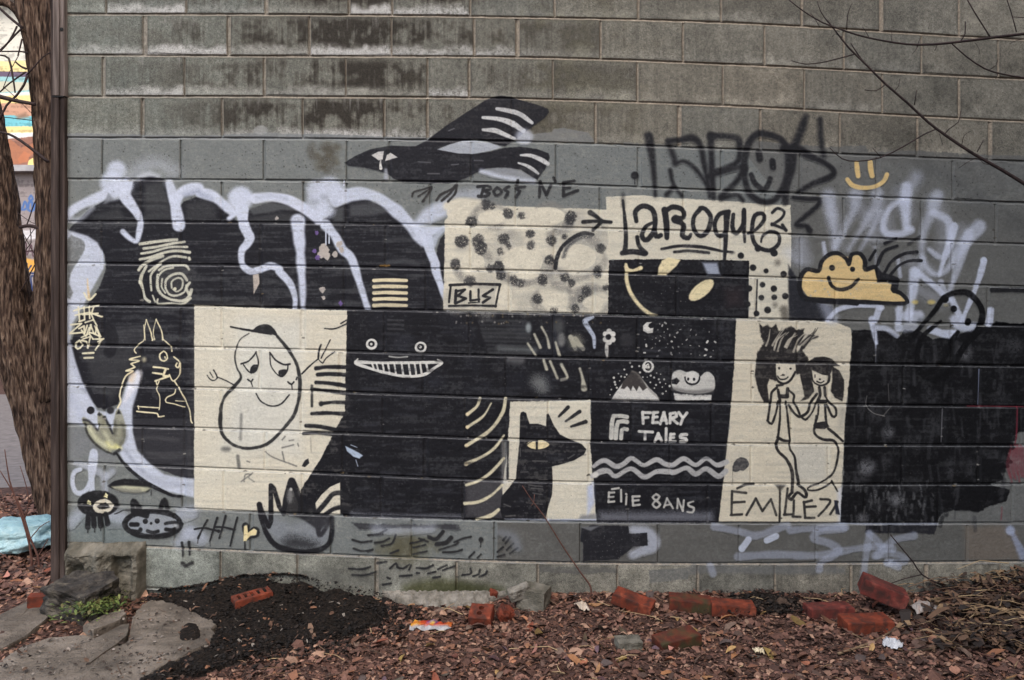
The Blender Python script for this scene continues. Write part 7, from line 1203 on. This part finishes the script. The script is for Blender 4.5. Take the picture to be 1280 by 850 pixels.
# ---------------------------------------------------------------- far side of the lane: painted building and green bin
BD = 18.0; bx0, bx1 = -24.0, -7.2
bu0, bv0, bsc = -420, -20, 2; bw, bh = 1010, 960
BIMG = np.zeros((bh, bw, 3), np.float32); BC = np.ones((bh, bw), np.float32)
bn = [vnoise(bw, bh, s, seed=40+i, oct=2) for i, s in enumerate((5, 26))]; CUR = Canvas(BIMG, BC, bu0, bv0, bsc, bn[0], bn[1], np.random.default_rng(8).random((bh, bw), dtype=np.float32), vnoise(bw, bh, 90, 6, seed=50))
for x0_ in (-420, -320, -220, -120, -20):
    q = lambda *a: [(x0_+20+a[i]/5, 60+a[i+1]/5) for i in range(0, len(a), 2)]
    R = lambda v0, v1, c, d0=0, d1=0: F_([(x0_, v0), (x0_+102, v0+d0), (x0_+102, v1+d1), (x0_, v1)], c, soft=.6, rough=.8)
    R(-20, 82, (226, 222, 208)); R(76, 88, (240, 222, 160), -3, 2); R(88, 96, (112, 98, 116), 3, 2); R(95, 122, (160, 206, 206), 0, -4); R(100, 116, (206, 202, 180), 4, -8); R(117, 126, (236, 232, 220), -6, 0); R(121, 129, (238, 214, 150), -6, -2); R(128, 144, (204, 158, 132), 2, 4); R(143, 160, (120, 196, 206), 2, -2); R(158, 166, (240, 216, 150), -2, 2); R(165, 176, (236, 234, 230)); R(175, 208, (150, 108, 92), -8, 0)
    F_(q(0, 560, 60, 570, 120, 620, 200, 590, 220, 640, 120, 720, 0, 720), (172, 116, 88), soft=.6); F_(q(170, 700, 230, 660, 230, 740, 160, 735), (242, 216, 140), soft=.5); F_(q(90, 420, 150, 400, 170, 430, 100, 440), (150, 120, 100), soft=3); F_(q(100, 690, 140, 640, 180, 660, 160, 710, 110, 715), (186, 120, 88), soft=.6)
    R(208, 462, (156, 146, 144)); R(372, 398, (216, 210, 214), 3, 2)
    g7 = lambda *a: [(x0_+20+a[i]/3.86, 200+a[i+1]/3.86) for i in range(0, len(a), 2)]
    F_(g7(95, 465, 150, 480, 205, 485, 205, 530, 150, 540, 90, 560), (226, 168, 82), soft=2); F_(g7(90, 640, 150, 620, 160, 650, 100, 690), (222, 164, 80), soft=2)
    for p in (g7(85, 240, 90, 200, 105, 240, 130, 230, 120, 200, 110, 230), g7(135, 240, 140, 205, 155, 205, 155, 245, 135, 240), g7(165, 240, 175, 200, 185, 240, 205, 215, 195, 240), g7(140, 185, 150, 172, 158, 188, 145, 195, 140, 185)): S_(p, 1.2, (84, 118, 176), soft=1)
    for p in (g7(100, 430, 125, 400, 130, 460, 150, 410, 160, 465, 185, 415, 195, 470, 205, 430), g7(95, 450, 150, 440, 205, 455)): S_(p, .7, (84, 62, 70), soft=.6)
    for p in (g7(95, 500, 115, 510, 110, 560, 90, 555, 130, 530), g7(140, 545, 175, 550, 180, 570, 150, 560, 155, 630), g7(130, 500, 115, 560, 150, 510)): S_(p, 1, (44, 60, 104), soft=.7)
    F_(g7(100, 340, 205, 335, 205, 372, 150, 385, 105, 370), (214, 212, 214), soft=1.5)
CUR = WALL
mbld = Mat('lane_mural', .8, .25); t_ = mbld.n('ShaderNodeTexImage', extension='EXTEND'); t_.image = to_image('lane_mural', BIMG, BC); mbld.l(mbld.n('ShaderNodeUVMap', uv_map='wall').outputs[0], t_.inputs[0])
mbld.color(mbld.mix(t_.outputs['Color'], (.0, .0, .0), mbld.math('MULTIPLY', mbld.noise(3, 5, mbld.pos), .12))); mbld.bump(mbld.noise(40, 4, mbld.pos), .2, .01)
bld = empty('painted_building', (-12, BD-DIST, 0), 'far building with bright striped mural above a tagged grey base', 'building')
ztop = at_depth(0, 1, BD).z; zl = at_depth(0, 208, BD).z; zl2 = at_depth(0, 216, BD).z
def face(name, z0, z1, dy):
    V = [(bx0, BD-DIST+dy, z0), (bx1, BD-DIST+dy, z0), (bx1, BD-DIST+dy, z1), (bx0, BD-DIST+dy, z1)]; V += [(x, y+6, z) for x, y, z in V]
    F = [(0, 1, 2, 3), (1, 5, 6, 2), (5, 4, 7, 6), (4, 0, 3, 7), (3, 2, 6, 7)]; me = mesh(name, V, F); l = me.uv_layers.new(name='wall')
    for lp in me.loops:
        v = V[lp.vertex_index]; u = 640+v[0]/BD*FPX; w = HOR-(v[2]-EYE)/BD*FPX; l.data[lp.index].uv = ((u-bu0)*bsc/bw, 1-(w-bv0)*bsc/bh)
    link(name, me, mbld.m, bld)
face('upper_wall', zl, ztop, .06); face('lower_wall', -.05, zl2, 0)
M_LEDGE = noisy('pale_ledge', [(.3, (150, 148, 150)), (.7, (178, 176, 176))], 4, .8, pos=True)
m = MB(); m.box(((bx0+bx1)/2, BD-DIST-.06, (zl+zl2)/2), (bx1-bx0+.2, .36, zl-zl2-.01)); m.build('ledge', M_LEDGE, bld)
m = MB(); m.box(((bx0+bx1)/2, BD-DIST+2.9, ztop+.06), (bx1-bx0+.3, 6.3, .12)); m.build('coping', M_LEDGE, bld)
b_ = at_depth(49, 480, 14.2); b_.z = 0
bin_ = empty('wheelie_bin', b_, 'dark green wheelie bin across the lane, seen between the trunks', 'bin')
w2, dd, hh = .29, .35, 1.0
V = [(s*w2*k, t*dd*k, z) for z, k in ((.06, .82), (hh, 1)) for s, t in ((-1, -1), (1, -1), (1, 1), (-1, 1))]
bl = lambda m, n, mat: m.build(n, mat, bin_)
m = MB(); m.add([Vector(v)+b_ for v in V], [(0, 1, 5, 4), (1, 2, 6, 5), (2, 3, 7, 6), (3, 0, 4, 7), (3, 2, 1, 0)]); bl(m, 'body', M_BIN)
m = MB(); m.box(b_+Vector((0, -.01, hh+.03)), (.64, .78, .05), bev=.012); m.box(b_+Vector((0, -.02, hh+.075)), (.56, .66, .04), bev=.012); bl(m, 'lid', M_BIN)
m = MB(); m.tube([b_+Vector((-.27, .42, hh-.02)), b_+Vector((.27, .42, hh-.02))], .018, 8); bl(m, 'handle', M_BIN)
for s in (-1, 1): m = MB(); m.tube([b_+Vector((s*.30, .26, .1)), b_+Vector((s*.25, .26, .1))], .1, 16); bl(m, 'wheel', M_DARK)
